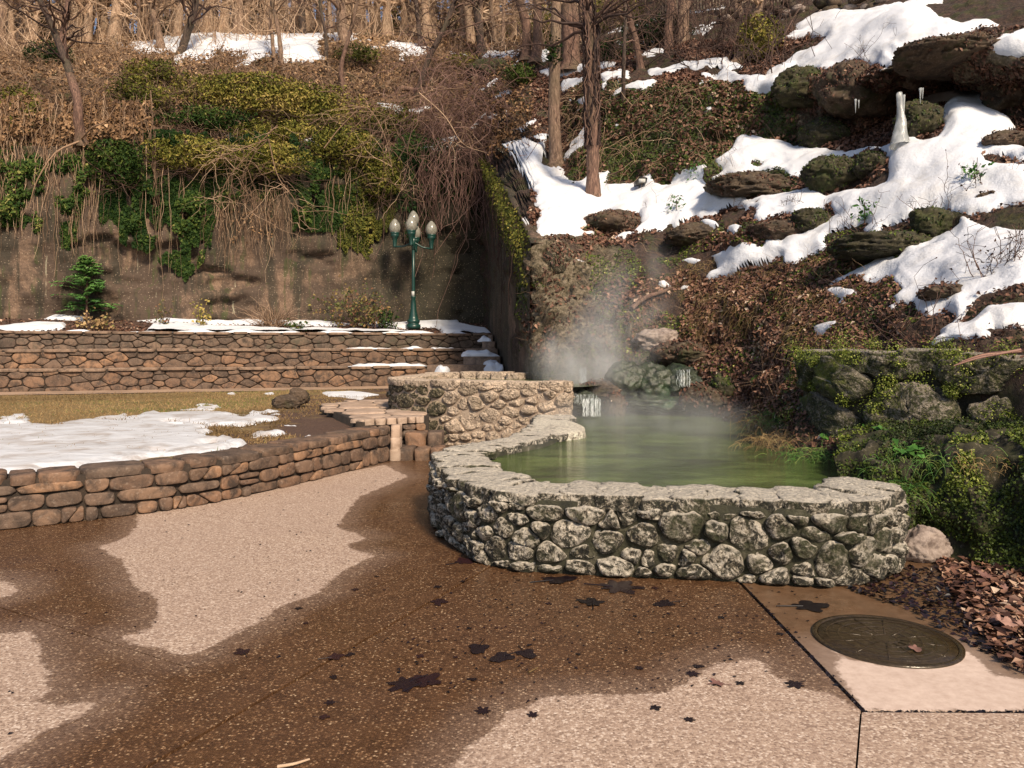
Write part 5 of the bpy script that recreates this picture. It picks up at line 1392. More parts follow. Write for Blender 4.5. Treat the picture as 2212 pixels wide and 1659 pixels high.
# trees in the woods behind: five kinds, copied
protos = []
for k in range(6):
    h = 9 + k; base = np.array([0, 0, -.3]); kk = 26
    tr = catmull(np.array([base, (rng.normal() * .15, rng.normal() * .15, h * .35), (rng.normal() * .4, rng.normal() * .4, h * .7), (rng.normal() * .7, rng.normal() * .7, h)]), kk)
    R = np.linspace(.08 + .035 * k, .03, kk); R[:3] *= np.array([1.5, 1.25, 1.1])
    v, f, _ = tubes(tr[None], R[None], 9); m1 = np_mesh("trunk", v, f); m1.materials.append(MAT['bark_far' if k % 3 else 'bark'])
    v, f, a = branches(tr, R[0], .03, 44, 3, .10, .7, 3.2, .8, 12, .012); m2 = np_mesh("crown", v, f, {"rnd": a}); m2.materials.append(MAT['twig_far_sunlit'])
    protos.append((m1, m2))
def placetree(name, label, p, k, s, group):
    t = thing(name, label, "tree", tuple(p), group); t.scale = (s, s, s); rz_ = rng.uniform(0, 6.28); t.rotation_euler = (rng.normal() * .05, rng.normal() * .05, rz_)
    for nm, m in zip(("trunk", "crown"), protos[k]):
        o = bpy.data.objects.new(nm, m); COL.objects.link(o); o.parent = t
    return t
cnt = 0
for (x0, x1, r0_, r1_, n) in [(-60, 560, NR - 34, NR - 2, 60), (560, 1130, NR - 32, NR - 2, 48), (1130, 1760, NR - 26, NR - 2, 16)]:
    for q in range(n):
        x = x0 + (x1 - x0) * (q + rng.random()) / n; c = int(np.argmin(np.abs(xs - x))); r = rng.integers(r0_, r1_)
        side = "left" if x < 560 else ("middle" if x < 1130 else "right")
        placetree("background_tree", {"left": "bare sunlit tree in the woods beyond the left crest", "middle": "bare tree in the woods beyond the middle of the crest", "right": "bare tree in the woods above the leaf slope at upper right"}[side], H[r, c], int(rng.integers(0, 6)), rng.uniform(.8, 1.4), "trees in the %s woods behind" % side)
# thicket of saplings and brushwood filling the woods
def thicket(name, label, x0, x1, ra, rb, n, hmin, hmax, mat, r=.02):
    c = rng.integers(np.argmin(np.abs(xs - x0)), np.argmin(np.abs(xs - x1)), n); rr_ = rng.integers(ra, rb, n)
    b_ = H[rr_, c]; L = rng.uniform(hmin, hmax, n)
    A = arcs(b_, np.stack([rng.normal(size=n) * .42, rng.normal(size=n) * .42, np.ones(n)], 1), L, rng.uniform(-.05, .25, n), 6, .20)
    pr = [tubes(A, rad(L, 6, rng.uniform(.4, 1, n) * r, np.full(n, .005)), 4)]
    n2 = n * 4; idx = np.repeat(np.arange(n), 4); i_ = rng.integers(1, 5, n2)
    L2 = L[idx] * rng.uniform(.15, .4, n2)
    B = arcs(A[idx, i_], rng.normal(size=(n2, 3)) + np.array([0, 0, .5]), L2, rng.uniform(-.1, .3, n2), 5, .15)
    pr.append(tubes(B, rad(L2, 5, np.full(n2, r * .38), np.full(n2, .004)), 3))
    v, f, a = join(pr); o = mk(name, v, f, MAT[mat], None, {"rnd": a}); tag(o, label, kind="stuff")
thicket("thicket", "thicket of sunlit saplings and brushwood in the left woods", -80, 600, NR - 52, NR - 4, 420, 1.2, 4.5, 'twig_far_sunlit', .024)
thicket("thicket", "thicket of saplings in the woods behind the middle crest", 560, 1260, NR - 46, NR - 4, 420, 1.2, 4.5, 'twig_far_sunlit', .022)
thicket("thicket", "thin brushwood on the slope at upper right", 1200, 1720, NR - 80, NR - 4, 420, 1.0, 3.5, 'twig_dark', .018)
# evergreens among them
def leafcloud(cs, rs_, n, size, mat, name, label, kind="stuff", aspect=.5, tone=0.0):
    parts = []
    for c, r in zip(cs, rs_):
        d = unit(rng.normal(size=(n, 3))) * (rng.random(n) ** .45)[:, None]
        d = d * (1 + .35 * fbm(d + np.asarray(c) * .3, 2.2, 3, 8)[:, None])
        pz = np.asarray(c) + d * np.asarray(r)
        m = fbm(pz, 1.6, 3, 12) > -.28
        pz = pz[m]; d = d[m]
        cl_ = np.clip(.45 + tone + fbm(pz, 1.2, 3, 15) * .5 + rng.normal(size=len(pz)) * .18, 0, 1)
        parts.append(leaves(pz, d + rng.normal(size=d.shape) * .7, size * rng.uniform(.6, 1.3, len(pz)), aspect, .25, cl_))
    v, f, a = join(parts)
    return v, f, a
def shrub(name, label, c, r, n, size, mat, ntw=60, tw='twig', group=None, aspect=.5, tone=0.0, cat="shrub", trunk=None):
    base = np.array([c[0], c[1], c[2] - r[2]])
    root = thing(name, label, cat, tuple(base), group)
    v, f, a = leafcloud([c], [r], n, size, mat, name, label, aspect=aspect, tone=tone)
    mk("foliage", v, f, MAT[mat], root, {"rnd": a}, smooth=False)
    d = unit(rng.normal(size=(ntw, 3)) + np.array([0, -.3, .6])) * np.asarray(r) * 1.05
    L = np.linalg.norm(d, axis=1) + r[2] * .3
    A = arcs(np.tile(base + np.array([0, 0, r[2] * .25]), (ntw, 1)) + rng.normal(size=(ntw, 3)) * np.asarray(r) * .25, d, L, rng.uniform(0, .35, ntw), 7, .14)
    v, f, a = tubes(A, rad(L, 7, np.full(ntw, .010), np.full(ntw, .003)), 3)
    mk("stems", v, f, MAT[tw], root, {"rnd": a})
    return root
for x, y, w, h, mat, lab in [
 (95, 55, 60, 90, 'olive', "evergreen tree with thin green foliage at the left edge of the woods"), (360, 55, 34, 40, 'ivy_dark', "small dark evergreen clump behind the leaning crest tree"),
 (560, 20, 90, 70, 'olive', "olive evergreen behind the crest snow left of centre"), (900, 40, 170, 100, 'olive', "big olive evergreen filling the woods behind the crest"),
 (1040, 45, 150, 110, 'olive', "olive evergreen behind the dark leaning tree"), (1180, 50, 120, 120, 'olive', "dark olive evergreen behind the twin trunks"), (1330, 30, 120, 90, 'olive', "evergreen tree behind the vine-wrapped tree"), (1420, 70, 150, 70, 'ivy_dark', "low rhododendron-like evergreen below the railing")]:
    q = onhill(x, min(y + h * .5, 128)); Y = q[1] + (4 if y < 60 else .5)
    c = P(x, y, Y); r = (w / 2 / F * Y, w / 2 / F * Y * .8, h / 2 / F * Y)
    shrub("evergreen", lab, c, r, 3200, .16, mat, 40, cat="evergreen", aspect=.35)
# ================================================================== brush slope, ivy curtains, litter
def gridpick(x0, x1, y0, y1, n, snowmax=.15):
    """random visible hillside points inside a window of the view"""
    cA, cB = np.argmin(np.abs(xs - x0)), np.argmin(np.abs(xs - x1))
    sub = (HPY[:, cA:cB] > y0) & (HPY[:, cA:cB] < y1) & (snowf[:, cA:cB] < snowmax)
    sub[:4] = False
    rr_, cc_ = np.nonzero(sub)
    # weight by the area each cell covers
    w = AREA[rr_, cc_ + cA]; k = rng.choice(len(rr_), n, p=w / w.sum())
    r, c = rr_[k], cc_[k] + cA
    r = np.minimum(r, NR - 2); c = np.minimum(c, NC - 2)
    fr = rng.random(n)[:, None]; fc = rng.random(n)[:, None]
    p = (H[r, c] * (1 - fr) + H[r + 1, c] * fr) * (1 - fc) + (H[r, c + 1] * (1 - fr) + H[r + 1, c + 1] * fr) * fc
    return p, HN[r, c]
HPX, HPY = proj(H)
AREA = np.zeros((NR, NC)); AREA[:-1, :-1] = np.linalg.norm(np.cross(H[1:, :-1] - H[:-1, :-1], H[:-1, 1:] - H[:-1, :-1]), axis=-1)
def stuffmesh(name, label, parts, mat, smooth=False):
    v, f, a = join(parts); o = mk(name, v, f, MAT[mat], None, {"rnd": a}, smooth); tag(o, label, kind="stuff"); return o
def clustered(p, s, seed, k=.55): return np.clip(.45 + fbm(p, s, 3, seed) * k + rng.normal(size=len(p)) * .2, 0, 1)
# dead leaves on the right hillside
p, n_ = gridpick(1150, 2240, 90, 900, 60000)
rpx, rpy = proj(p); inrock = polysd(rpx, rpy, [(1130, 500), (1200, 505), (1330, 560), (1300, 660), (1400, 720), (1420, 830), (1300, 900), (1130, 860)]) > 0
keep = (fbm(p, .9, 3, 55) > -.15) & (~inrock | (rng.random(len(p)) < .22)); p, n_ = p[keep], n_[keep]
sc = np.clip(p[:, 1] / 14, .62, 1.3)
stuffmesh("leaf_litter", "dead brown leaves strewn over the right hillside", [leaves(p + n_ * rng.uniform(.0, .05, (len(p), 1)), n_ + rng.normal(size=p.shape) * .55, sc * rng.uniform(.05, .12, len(p)), .6, .35, clustered(p, 1.1, 3, .4))], 'litter')
p, n_ = gridpick(1480, 1960, 600, 975, 15000)
stuffmesh("leaf_litter", "reddish dead leaves on the steep bank between pool and mossy wall", [leaves(p + n_ * rng.uniform(.0, .04, (len(p), 1)), n_ + rng.normal(size=p.shape) * .5, np.clip(p[:, 1] / 12, .5, 1.2) * rng.uniform(.04, .10, len(p)), .55, .35, np.clip(clustered(p, 1.3, 23, .4) + .12, 0, 1))], 'litter')
# dead leaves and dry vines on the left slope above the wall
p, n_ = gridpick(-60, 1150, 85, 330, 36000)
stuffmesh("leaf_litter", "dry sunlit leaves and bracken over the slope above the ivy wall", [leaves(p + n_ * rng.uniform(.0, .25, (len(p), 1)), n_ + rng.normal(size=p.shape) * .8, rng.uniform(.08, .18, len(p)), .55, .35, clustered(p, .5, 13, .6))], 'tan')
def strands(p, n_, L, up_=.4, droop=.8, r=.008, k=6, out=.5, jit=.7):
    n = len(p); d = n_ * out + rng.normal(size=(n, 3)) * jit + np.array([0, 0, up_])
    A = arcs(p, d, L, np.full(n, droop) * rng.uniform(.5, 1.4, n), k, .18)
    return tubes(A, rad(L, k, np.full(n, r), np.full(n, r * .35)), 3)
p, n_ = gridpick(-60, 1000, 105, 325, 4600)
stuffmesh("dry_brush", "tangled tan brambles and dry stems over the left slope", [strands(p, n_, rng.uniform(.5, 1.8, len(p)), .5, .7, .009)], 'twig', True)
p, n_ = gridpick(250, 1000, 150, 330, 1500)
stuffmesh("dry_brush", "dark dead stems among the brambles of the left slope", [strands(p, n_, rng.uniform(.5, 1.6, len(p)), .4, .7, .010)], 'twig_dark', True)
# shrubs with leaves on the left slope
for x, y, w, h, n, mat, tone, lab in [
 (560, 345, 260, 90, 6000, 'olive', .1, "hanging yellow-green bush over the middle of the wall"), (400, 330, 200, 80, 5000, 'olive', .05, "mixed green bush bulging over the wall top left of centre"), (250, 350, 130, 110, 3600, 'ivy', .05, "dark green bush hanging in front of the wall at left"), (820, 380, 110, 110, 3600, 'olive', -.1, "olive creeper mass above the lamp"), (40, 250, 130, 130, 3200, 'olive', -.05, "brown-olive bush at the far left of the wall top"),
 (520, 205, 330, 110, 9000, 'olive', .15, "broad yellow-olive bush hanging over the wall left of centre"), (430, 262, 240, 70, 5200, 'ivy', .10, "green leafy bush on the wall top left of centre"),
 (660, 235, 260, 110, 7500, 'olive', .10, "tangled olive bush in the middle of the left slope"), (735, 315, 170, 90, 4200, 'olive', .0, "small-leaved olive bush spilling over the wall"), (600, 290, 220, 60, 3800, 'olive', .2, "low pale bush along the snow ledge"),
 (110, 120, 120, 60, 1800, 'ivy_dark', .1, "dark evergreen bush on the slope at far left"), (330, 160, 170, 70, 2800, 'olive', -.1, "dull brown-green bush under the left crest snow"), (300, 205, 150, 90, 2400, 'olive', -.1, "brownish bush on the slope right of the bent tree"), (840, 270, 150, 90, 3000, 'olive', -.2, "dark olive bush beside the wall corner"),
 (1120, 165, 70, 60, 1500, 'ivy_dark', .35, "small green berry bush on the snowy gully slope"), (770, 120, 120, 50, 1500, 'olive', -.2, "thin brush under the crest snow"), (1000, 135, 90, 44, 1000, 'olive', .0, "yellowish moss bush at the snow edge above the gully"),
 (1640, 85, 100, 110, 2200, 'olive', .05, "bamboo-like shrub with pale leaves below the rubble wall"), (1320, 110, 100, 60, 1200, 'ivy_dark', .1, "evergreen sprays behind the vine-wrapped trunk")]:
    q = onhill(x, y + h * .3); Y = (q[1] - .25) if y + h * .3 < 310 or x > 1050 else Yw(x) - .35; c = P(x, y, Y)
    r = (w / 2 / F * Y, .55, h / 2 / F * Y)
    shrub("shrub", lab, c, r, n, .12, mat, 60 if w > 100 else 24, 'twig_dark', "shrubs on the slope", .42, tone)
# ------------------------------------------------------------------ ivy hanging on the concrete wall
def wallpt(x, y, off):
    Y = Yw(x) - off; return np.stack([(x - CX) / F * Y, Y, CH - (y - HY) / F * Y], -1)
def curtain(label, poly, n, size, mat, tone, nst, stm='twig', bulge=.45, hang=1.0, cat="ivy", drop=0.0):
    poly = np.array(poly, float); lo, hi = poly.min(0), poly.max(0)
    x = rng.uniform(lo[0], hi[0], n * 4); y = rng.uniform(lo[1], hi[1], n * 4)
    q3 = np.stack([x * .02, np.zeros_like(x), y * .008], -1)
    sd = polysd(x, y, poly) + fbm(q3, 1.6, 4, 33) * 26 + fbm(np.stack([x * .11, x * 0, y * .02], -1), 1, 2, 36) * 14
    dens = fbm(np.stack([x * .05, x * 0, y * .03], -1), 1, 3, 39)
    m = (sd > 0) & (dens > -.30 - drop * 0 ); x, y, sd = x[m][:n], y[m][:n], sd[m][:n]
    bl = np.clip(.3 + fbm(np.stack([x * .035, x * 0, y * .025], -1), 1, 3, 44) * 1.0, .02, 1)
    off = np.minimum(np.clip(sd / 30, .1, 1), 1) * bl * bulge * rng.uniform(.3, 1, len(x)) + .06
    p = wallpt(x, y, off)
    root = thing("ivy_curtain", label, cat, tuple(wallpt(np.array([poly[:, 0].mean()]), np.array([poly[:, 1].min()]), .1)[0]))
    nn = np.tile(np.array([.2, -1, .45]), (len(x), 1)) + rng.normal(size=p.shape) * .5
    rn = np.clip(.35 + tone + (bl - .4) * .45 + rng.normal(size=len(x)) * .2, 0, 1)
    v, f, a = leaves(p, nn, size * rng.uniform(.6, 1.25, len(x)), .85, .25, rn, np.tile(np.array([0, 0, -1.0]), (len(x), 1)))
    mk("leaves", v, f, MAT[mat], root, {"rnd": a}, smooth=False)
    if nst:
        x = rng.uniform(lo[0], hi[0], nst); y0 = np.full(nst, lo[1]) + rng.uniform(-5, 40, nst); L = rng.uniform(.4, 1.12, nst) * (hi[1] - lo[1]) * hang
        k = 12; t = np.linspace(0, 1, k)[None]
        X = x[:, None] + np.cumsum(rng.normal(size=(nst, k)) * 3.2, 1); Yp = y0[:, None] + L[:, None] * t
        sdt = polysd(X.ravel(), Yp.ravel(), poly).reshape(X.shape)
        Ppt = wallpt(X, Yp, .10 + bulge * .6 * rng.random((nst, 1)) * (1 - t * .5))
        v, f, a = tubes(Ppt, np.linspace(.013, .005, k)[None] * rng.uniform(.4, 1.3, (nst, 1)), 3); mk("vine_stems", v, f, MAT[stm], root, {"rnd": a})
    return root
curtain("thick green ivy curtain on the wall left of centre", [(205, 300), (420, 285), (430, 420), (380, 470), (310, 545), (270, 520), (215, 430)], 11000, .115, 'ivy', .0, 24)
curtain("long ivy streamer of mixed green leaves reaching low on the wall", [(330, 330), (600, 320), (600, 430), (470, 460), (430, 560), (400, 610), (350, 560), (340, 470)], 9500, .10, 'ivy', .12, 30)
curtain("dark green ivy patch in the middle of the wall", [(600, 330), (800, 335), (795, 440), (740, 500), (640, 500), (610, 430)], 8000, .115, 'ivy', .05, 14)
curtain("olive small-leaved creeper beside the lamp", [(700, 320), (860, 330), (840, 470), (800, 560), (745, 540), (700, 440)], 8500, .08, 'olive', -.1, 20)
curtain("sparse ivy and pale vine stems at the left end of the wall", [(-60, 300), (110, 310), (110, 440), (90, 500), (30, 480), (-60, 520)], 4200, .10, 'ivy', .15, 70)
curtain("ivy streamer hanging under the bent tree", [(95, 320), (215, 315), (205, 420), (150, 540), (125, 545), (100, 420)], 3600, .10, 'ivy', .12, 40)
curtain("thin dark ivy in the wet corner of the wall", [(850, 330), (1040, 340), (1045, 470), (960, 430), (900, 520), (860, 470)], 2400, .09, 'ivy_dark', .0, 50, 'twig_dark')
curtain("dark undergrowth of small-leaved creeper along the whole wall top", [(190, 280), (1000, 300), (1000, 400), (900, 380), (700, 430), (500, 400), (330, 440), (200, 400)], 16000, .10, 'ivy_dark', .12, 30, 'twig_dark', .25)
curtain("fringe of dry brown vines along the wall top on the left", [(-60, 200), (330, 230), (330, 330), (-60, 340)], 4200, .12, 'tan', .0, 120, 'twig')
curtain("tan dead vine stems hanging over bare concrete", [(470, 400), (620, 400), (610, 520), (500, 540)], 150, .08, 'tan', .2, 70, 'twig', .35)
# foliage spilling over the top of the wing wall
n = 5200; ci = rng.integers(0, WV.shape[1] - 1, n)
tw_ = rng.random(n) ** 1.5
drop_ = (.25 + .5 * np.clip(fbm(np.stack([WV[-1, ci, 1] * 1.3, ci * 0, ci * 0], -1), 1, 3, 5) + .5, 0, 1)) * 2.6
base = WV[-1, ci] + np.stack([-rng.uniform(.02, .35, n) * (1 - tw_ * .7), rng.normal(size=n) * .05, .18 * rng.random(n) - tw_ * drop_], -1)
wv_root = thing("ivy_curtain", "dark creeper spilling over the top of the concrete wing wall", "ivy", tuple(WV[-1, 60]))
v, f, a = leaves(base, np.tile(np.array([-1, -.5, .4]), (n, 1)) + rng.normal(size=(n, 3)) * .5, .075 * rng.uniform(.6, 1.3, n), .7, .2, np.clip(rng.normal(.3, .25, n), 0, 1))
mk("leaves", v, f, MAT['olive'], wv_root, {"rnd": a}, smooth=False)
n = 70; ci = rng.integers(10, 100, n); A = np.repeat(WV[-1, ci][:, None], 9, 1); A[..., 2] -= np.linspace(0, 1, 9)[None] * rng.uniform(.6, 2.4, (n, 1)); A[..., 0] -= .08 + rng.random((n, 1)) * .12; A[..., :2] += np.cumsum(rng.normal(size=(n, 9, 2)) * .03, 1)
v, f, a = tubes(A, np.full((n, 9), .008), 3); mk("vine_stems", v, f, MAT['twig_dark'], wv_root, {"rnd": a})
# mauve-brown tangle of dead vine at the inner corner
tg = thing("vine_tangle", "mauve-brown tangle of dead vines hanging above the wall corner", "vines", tuple(P(1000, 330, 27)))
n = 620; c = np.stack([rng.normal(size=n) * 52 + 985, rng.normal(size=n) * 80 + 255], -1)
p = np.array([P(a, b_, max(21, 27.4 - max(0, (a - 1040) * .07)) + rng.normal() * .4) for a, b_ in c])
A = arcs(p, rng.normal(size=(n, 3)) * np.array([1, .4, .8]), rng.uniform(.8, 2.6, n), rng.uniform(.1, 1.0, n), 9, .30)
v, f, a = tubes(A, np.full((n, 9), .009), 3); mk("vines", v, f, MAT['twig_purple'], tg, {"rnd": a})
n = 110; x = rng.uniform(900, 1075, n); y0 = rng.uniform(300, 370, n); k = 10
A = np.array([[P(x[i] + 14 * math.sin(j * .7 + i) * j / k, y0[i] + (60 + 150 * rng.random()) * 0 + j * (6 + 14 * ((i * 37) % 10) / 10), min(Yw(x[i]), 27.6 - max(0, x[i] - 1050) * .14) - .4) for j in range(k)] for i in range(n)])
v, f, a = tubes(A, np.full((n, k), .010), 3); mk("hanging_vines", v, f, MAT['twig_purple'], tg, {"rnd": a})
# looping bare branches in front of the slope
lb = thing("dead_branches", "long bare looping branches drooping from the slope beside the lamp", "branches", tuple(P(840, 250, 25)))
B_ = [[(885, 130), (860, 200), (838, 260), (828, 320), (836, 380), (880, 420), (920, 450)], [(1000, 190), (920, 200), (850, 240), (790, 310), (740, 330)], [(700, 320), (740, 270), (790, 232), (830, 290), (850, 380)], [(905, 200), (960, 250), (1000, 310), (1050, 330)], [(580, 300), (545, 340), (520, 420), (560, 470)], [(580, 300), (600, 380), (640, 440), (650, 520)], [(580, 300), (500, 330), (440, 360)], [(600, 270), (570, 300), (490, 390), (470, 480)]]
A = np.array([catmull(np.array([P(x, y, 25.2 - i * .15) for x, y in b_]), 20) for i, b_ in enumerate(B_)])
v, f, a = tubes(A, np.tile(np.linspace(.020, .006, 20), (len(B_), 1)), 6); mk("limbs", v, f, MAT['twig'], lb, {"rnd": a})
idx = np.repeat(np.arange(len(B_)), 26); i_ = rng.integers(4, 19, len(idx)); L = rng.uniform(.5, 1.7, len(idx))
A2 = arcs(A[idx, i_], rng.normal(size=(len(idx), 3)) * np.array([1, .3, .8]), L, rng.uniform(.1, .8, len(idx)), 8, .2)
v, f, a = tubes(A2, rad(L, 8, np.full(len(idx), .010), np.full(len(idx), .004)), 3); mk("twigs", v, f, MAT['twig'], lb, {"rnd": a})
# logs
for x0, y0, x1, y1, r, lab in [(1022, 180, 1104, 126, .12, "fallen log lying up the gully below the mossy rock"), (862, 198, 932, 207, .11, "fallen log across the slope beneath the brambles"), (1370, 680, 1452, 628, .045, "fallen stick across the leaves above the cascade")]:
    a, b_ = onhill(x0, y0, .12), onhill(x1, y1, .12); tr = np.linspace(a, b_, 14); tr[:, 2] += .05 * np.sin(np.linspace(0, 5, 14))
    v, f, _ = tubes(tr[None], np.linspace(r, r * .7, 14)[None], 10); o = mk("fallen_log", v, f, MAT['bark_red']); tag(o, lab, "log")
# hanging vines and moss on the rock band above the bench
p, n_ = gridpick(1225, 1600, 195, 400, 260, .3)
stuffmesh("hanging_vines", "dry vines hanging over the mossy rock band above the snow bench", [strands(p, n_, rng.uniform(.5, 1.9, len(p)), .1, .9, .006, 8, .6, .3)], 'twig', True)
p, n_ = gridpick(1225, 1720, 180, 420, 19000, .3)
stuffmesh("moss", "moss and small evergreen leaves on the rock band above the snow bench", [leaves(p + n_ * .04, n_ + rng.normal(size=p.shape) * .6, rng.uniform(.04, .10, len(p)), .6, .2, clustered(p, .8, 5, .6) * .55)], 'moss_leaf')
p, n_ = gridpick(1700, 2240, 60, 320, 9000, .4)
stuffmesh("moss", "shaggy brown moss on the rocks of the overhang", [leaves(p + n_ * .03, n_ + rng.normal(size=p.shape) * .5, rng.uniform(.05, .12, len(p)), .35, .2, clustered(p, .8, 5, .6) * .8, np.tile(np.array([0, 0, -1.0]), (len(p), 1)))], 'litter')
# dry grass and moss on the slope above the pool
p, n_ = gridpick(1380, 1830, 560, 760, 5200)
keep = fbm(p, .9, 3, 15) > -.05; p, n_ = p[keep], n_[keep]
stuffmesh("dry_grass", "tufts of pale dry grass on the slope above the pool", [strands(p, n_, rng.uniform(.08, .22, len(p)), .3, 1.2, .0035, 5, .5, .5)], 'drygrass')
p, n_ = gridpick(1130, 2000, 480, 900, 26000)
keep = fbm(p, 1.1, 3, 65) > .04; p, n_ = p[keep], n_[keep]
stuffmesh("moss", "patches of moss on the slope around the cascade", [leaves(p + n_ * .02, n_ + rng.normal(size=p.shape) * .5, rng.uniform(.03, .06, len(p)), .7, .2, clustered(p, 2, 5, .5))], 'moss_leaf')
p, n_ = gridpick(1160, 2000, 500, 900, 800)
stuffmesh("twigs", "thin twigs and vine stems lying over the slope around the cascade", [strands(p + n_ * .03, n_, rng.uniform(.15, .5, len(p)), .0, .3, .0026, 6, .15, .8)], 'twig')
# weeds standing in the snow
for i, (x, y, hgt, n, mat, lab) in enumerate([(2165, 600, .75, 26, 'twig_dark', "bare weed with dark dry leaves in the snow at the right edge"), (2105, 415, .6, 14, 'twig_dark', "small twiggy weed in the upper right snow"), (2010, 470, .8, 12, 'twig_dark', "tall thin stalks in the snow left of the snow-capped boulder"), (1880, 500, .7, 12, 'twig_dark', "thin stalks at the snow edge above the mossy ledge"),
        (1870, 140, .9, 9, 'twig_dark', "few dry stalks in the snow above the overhang"), (1740, 440, .45, 12, 'twig_dark', "low twiggy weed on the snow bench"), (1600, 450, .45, 10, 'twig_dark', "short stalks on the snow below the long brown rock"), (1985, 745, .9, 18, 'twig_dark', "dark dry seed stalks above the mossy wall"), (1425, 455, .4, 10, 'twig_dark', "small weeds in the snow right of the brown ledge"), (1180, 330, .9, 12, 'twig_dark', "bare saplings in the gully snow")]):
    q = onhill(x, y); root = thing("dry_weed", lab, "weed", tuple(q), "weeds in the snow")
    b_ = q + rng.normal(size=(n, 3)) * np.array([.25, .1, .02]); L = rng.uniform(.4, 1, n) * hgt
    A = arcs(b_, rng.normal(size=(n, 3)) * .45 + np.array([0, 0, 1]), L, rng.uniform(0, .3, n), 7, .12)
    tp = tubes(A, rad(L, 7, np.full(n, .006), np.full(n, .0025)), 3)
    idx = np.repeat(np.arange(n), 4); i_ = rng.integers(2, 7, len(idx)); L2 = L[idx] * rng.uniform(.15, .4, len(idx))
    A2 = arcs(A[idx, i_], rng.normal(size=(len(idx), 3)) + np.array([0, 0, .6]), L2, np.zeros(len(idx)), 4, .1)
    v, f, a = join([tp, tubes(A2, np.full((len(idx), 4), .0028), 3)]); mk("stalks", v, f, MAT[mat], root, {"rnd": a})
    if i in (0, 1, 7):
        t_ = A2[:, -1]; v, f, a = leaves(t_, rng.normal(size=t_.shape), rng.uniform(.02, .05, len(t_)), .7, .4, rng.random(len(t_)) * .3); mk("dry_leaves", v, f, MAT['litter'], root, {"rnd": a}, smooth=False)
# small evergreen sprigs in the snow
for x, y, s_, lab in [(1498, 400, .28, "small upright evergreen sprig in the snow bench"), (1462, 472, .26, "broad-leaved evergreen seedling in the snow"), (2105, 410, .2, "tiny green plant in the upper right snow"), (1865, 490, .25, "yellow-green sprig beside the mossy ledge")]:
    q = onhill(x, y); root = thing("seedling", lab, "plant", tuple(q)); n = 70
    p = q + np.stack([rng.normal(size=n) * s_ * .35, rng.normal(size=n) * s_ * .35, rng.random(n) * s_ * 1.6 + .08], -1)
    v, f, a = leaves(p, rng.normal(size=p.shape) + np.array([0, -.3, .8]), rng.uniform(.05, .11, n), .5); mk("leaves", v, f, MAT['fern'], root, {"rnd": a * .5}, smooth=False)
    v, f, a = tubes(np.linspace(q, q + np.array([0, 0, s_ * 1.6]), 5)[None], np.full((1, 5), .008), 5); mk("stem", v, f, MAT['twig_dark'], root, {"rnd": a})
# ------------------------------------------------------------------ planting bed
def bedpt(x, y):
    px_, py_ = proj(BV); k = np.argmin((px_ - x) ** 2 + (py_ - y) ** 2 * 4); return BV.reshape(-1, 3)[k].copy()
q = bedpt(186, 696); con = thing("conifer_sapling", "young bright green conifer in the planting bed at left", "conifer", tuple(q))
Hc = 2.0; v, f, _ = tubes(np.array([[q, q + np.array([.02, 0, Hc * .5]), q + np.array([-.02, 0, Hc])]]), np.array([[.04, .025, .006]]), 8); mk("trunk", v, f, MAT['bark_red'], con)
n = 120; t = rng.uniform(.12, 1, n) ** .9; az = rng.uniform(0, 6.28, n); L = (1.0 - t) ** .65 * 1.15 * rng.uniform(.5, 1.1, n) + .10
L = np.where((np.cos(az) < -.5) & (t > .42) & (t < .55), 1.15, L)
d = np.stack([np.cos(az), np.sin(az), .35 + .5 * t], 1); bs = q + np.stack([t * 0, t * 0, t * Hc], 1)
A = arcs(bs, d, L, np.full(n, .35), 9, .05); v, f, a = tubes(A, rad(L, 9, np.full(n, .010), np.full(n, .003)), 3); mk("branches", v, f, MAT['twig_dark'], con, {"rnd": a})
m = n * 46; idx = rng.integers(0, n, m); fi = rng.uniform(1.5, 8, m); i_ = np.minimum(fi.astype(int), 7); fr = (fi - i_)[:, None]
pp = A[idx, i_] * (1 - fr) + A[idx, i_ + 1] * fr; sd_ = unit(np.cross(d[idx], np.array([0, 0, 1.0]))) * rng.choice([-1, 1], m)[:, None]
v, f, a = leaves(pp + sd_ * .04, np.tile(np.array([0, -.4, 1.0]), (m, 1)) + rng.normal(size=(m, 3)) * .35, rng.uniform(.09, .16, m), .32, .1, np.clip(.25 + t[idx] * .4 + rng.normal(size=m) * .2, 0, 1), sd_ + unit(d[idx]) * .9)
mk("needles", v, f, MAT['conifer'], con, {"rnd": a}, smooth=False)
q = bedpt(590, 706); ts = thing("bare_shrub", "fan of bare tan twigs in the planting bed before the wall", "shrub", tuple(q)); n = 170
L = rng.uniform(.5, 1.5, n); A = arcs(q + rng.normal(size=(n, 3)) * np.array([.22, .1, .02]), rng.normal(size=(n, 3)) * np.array([.7, .4, .2]) + np.array([0, 0, .9]), L, rng.uniform(.1, .45, n), 8, .08)
v, f, a = tubes(A, rad(L, 8, np.full(n, .009), np.full(n, .003)), 3); mk("stems", v, f, MAT['twig'], ts, {"rnd": a})
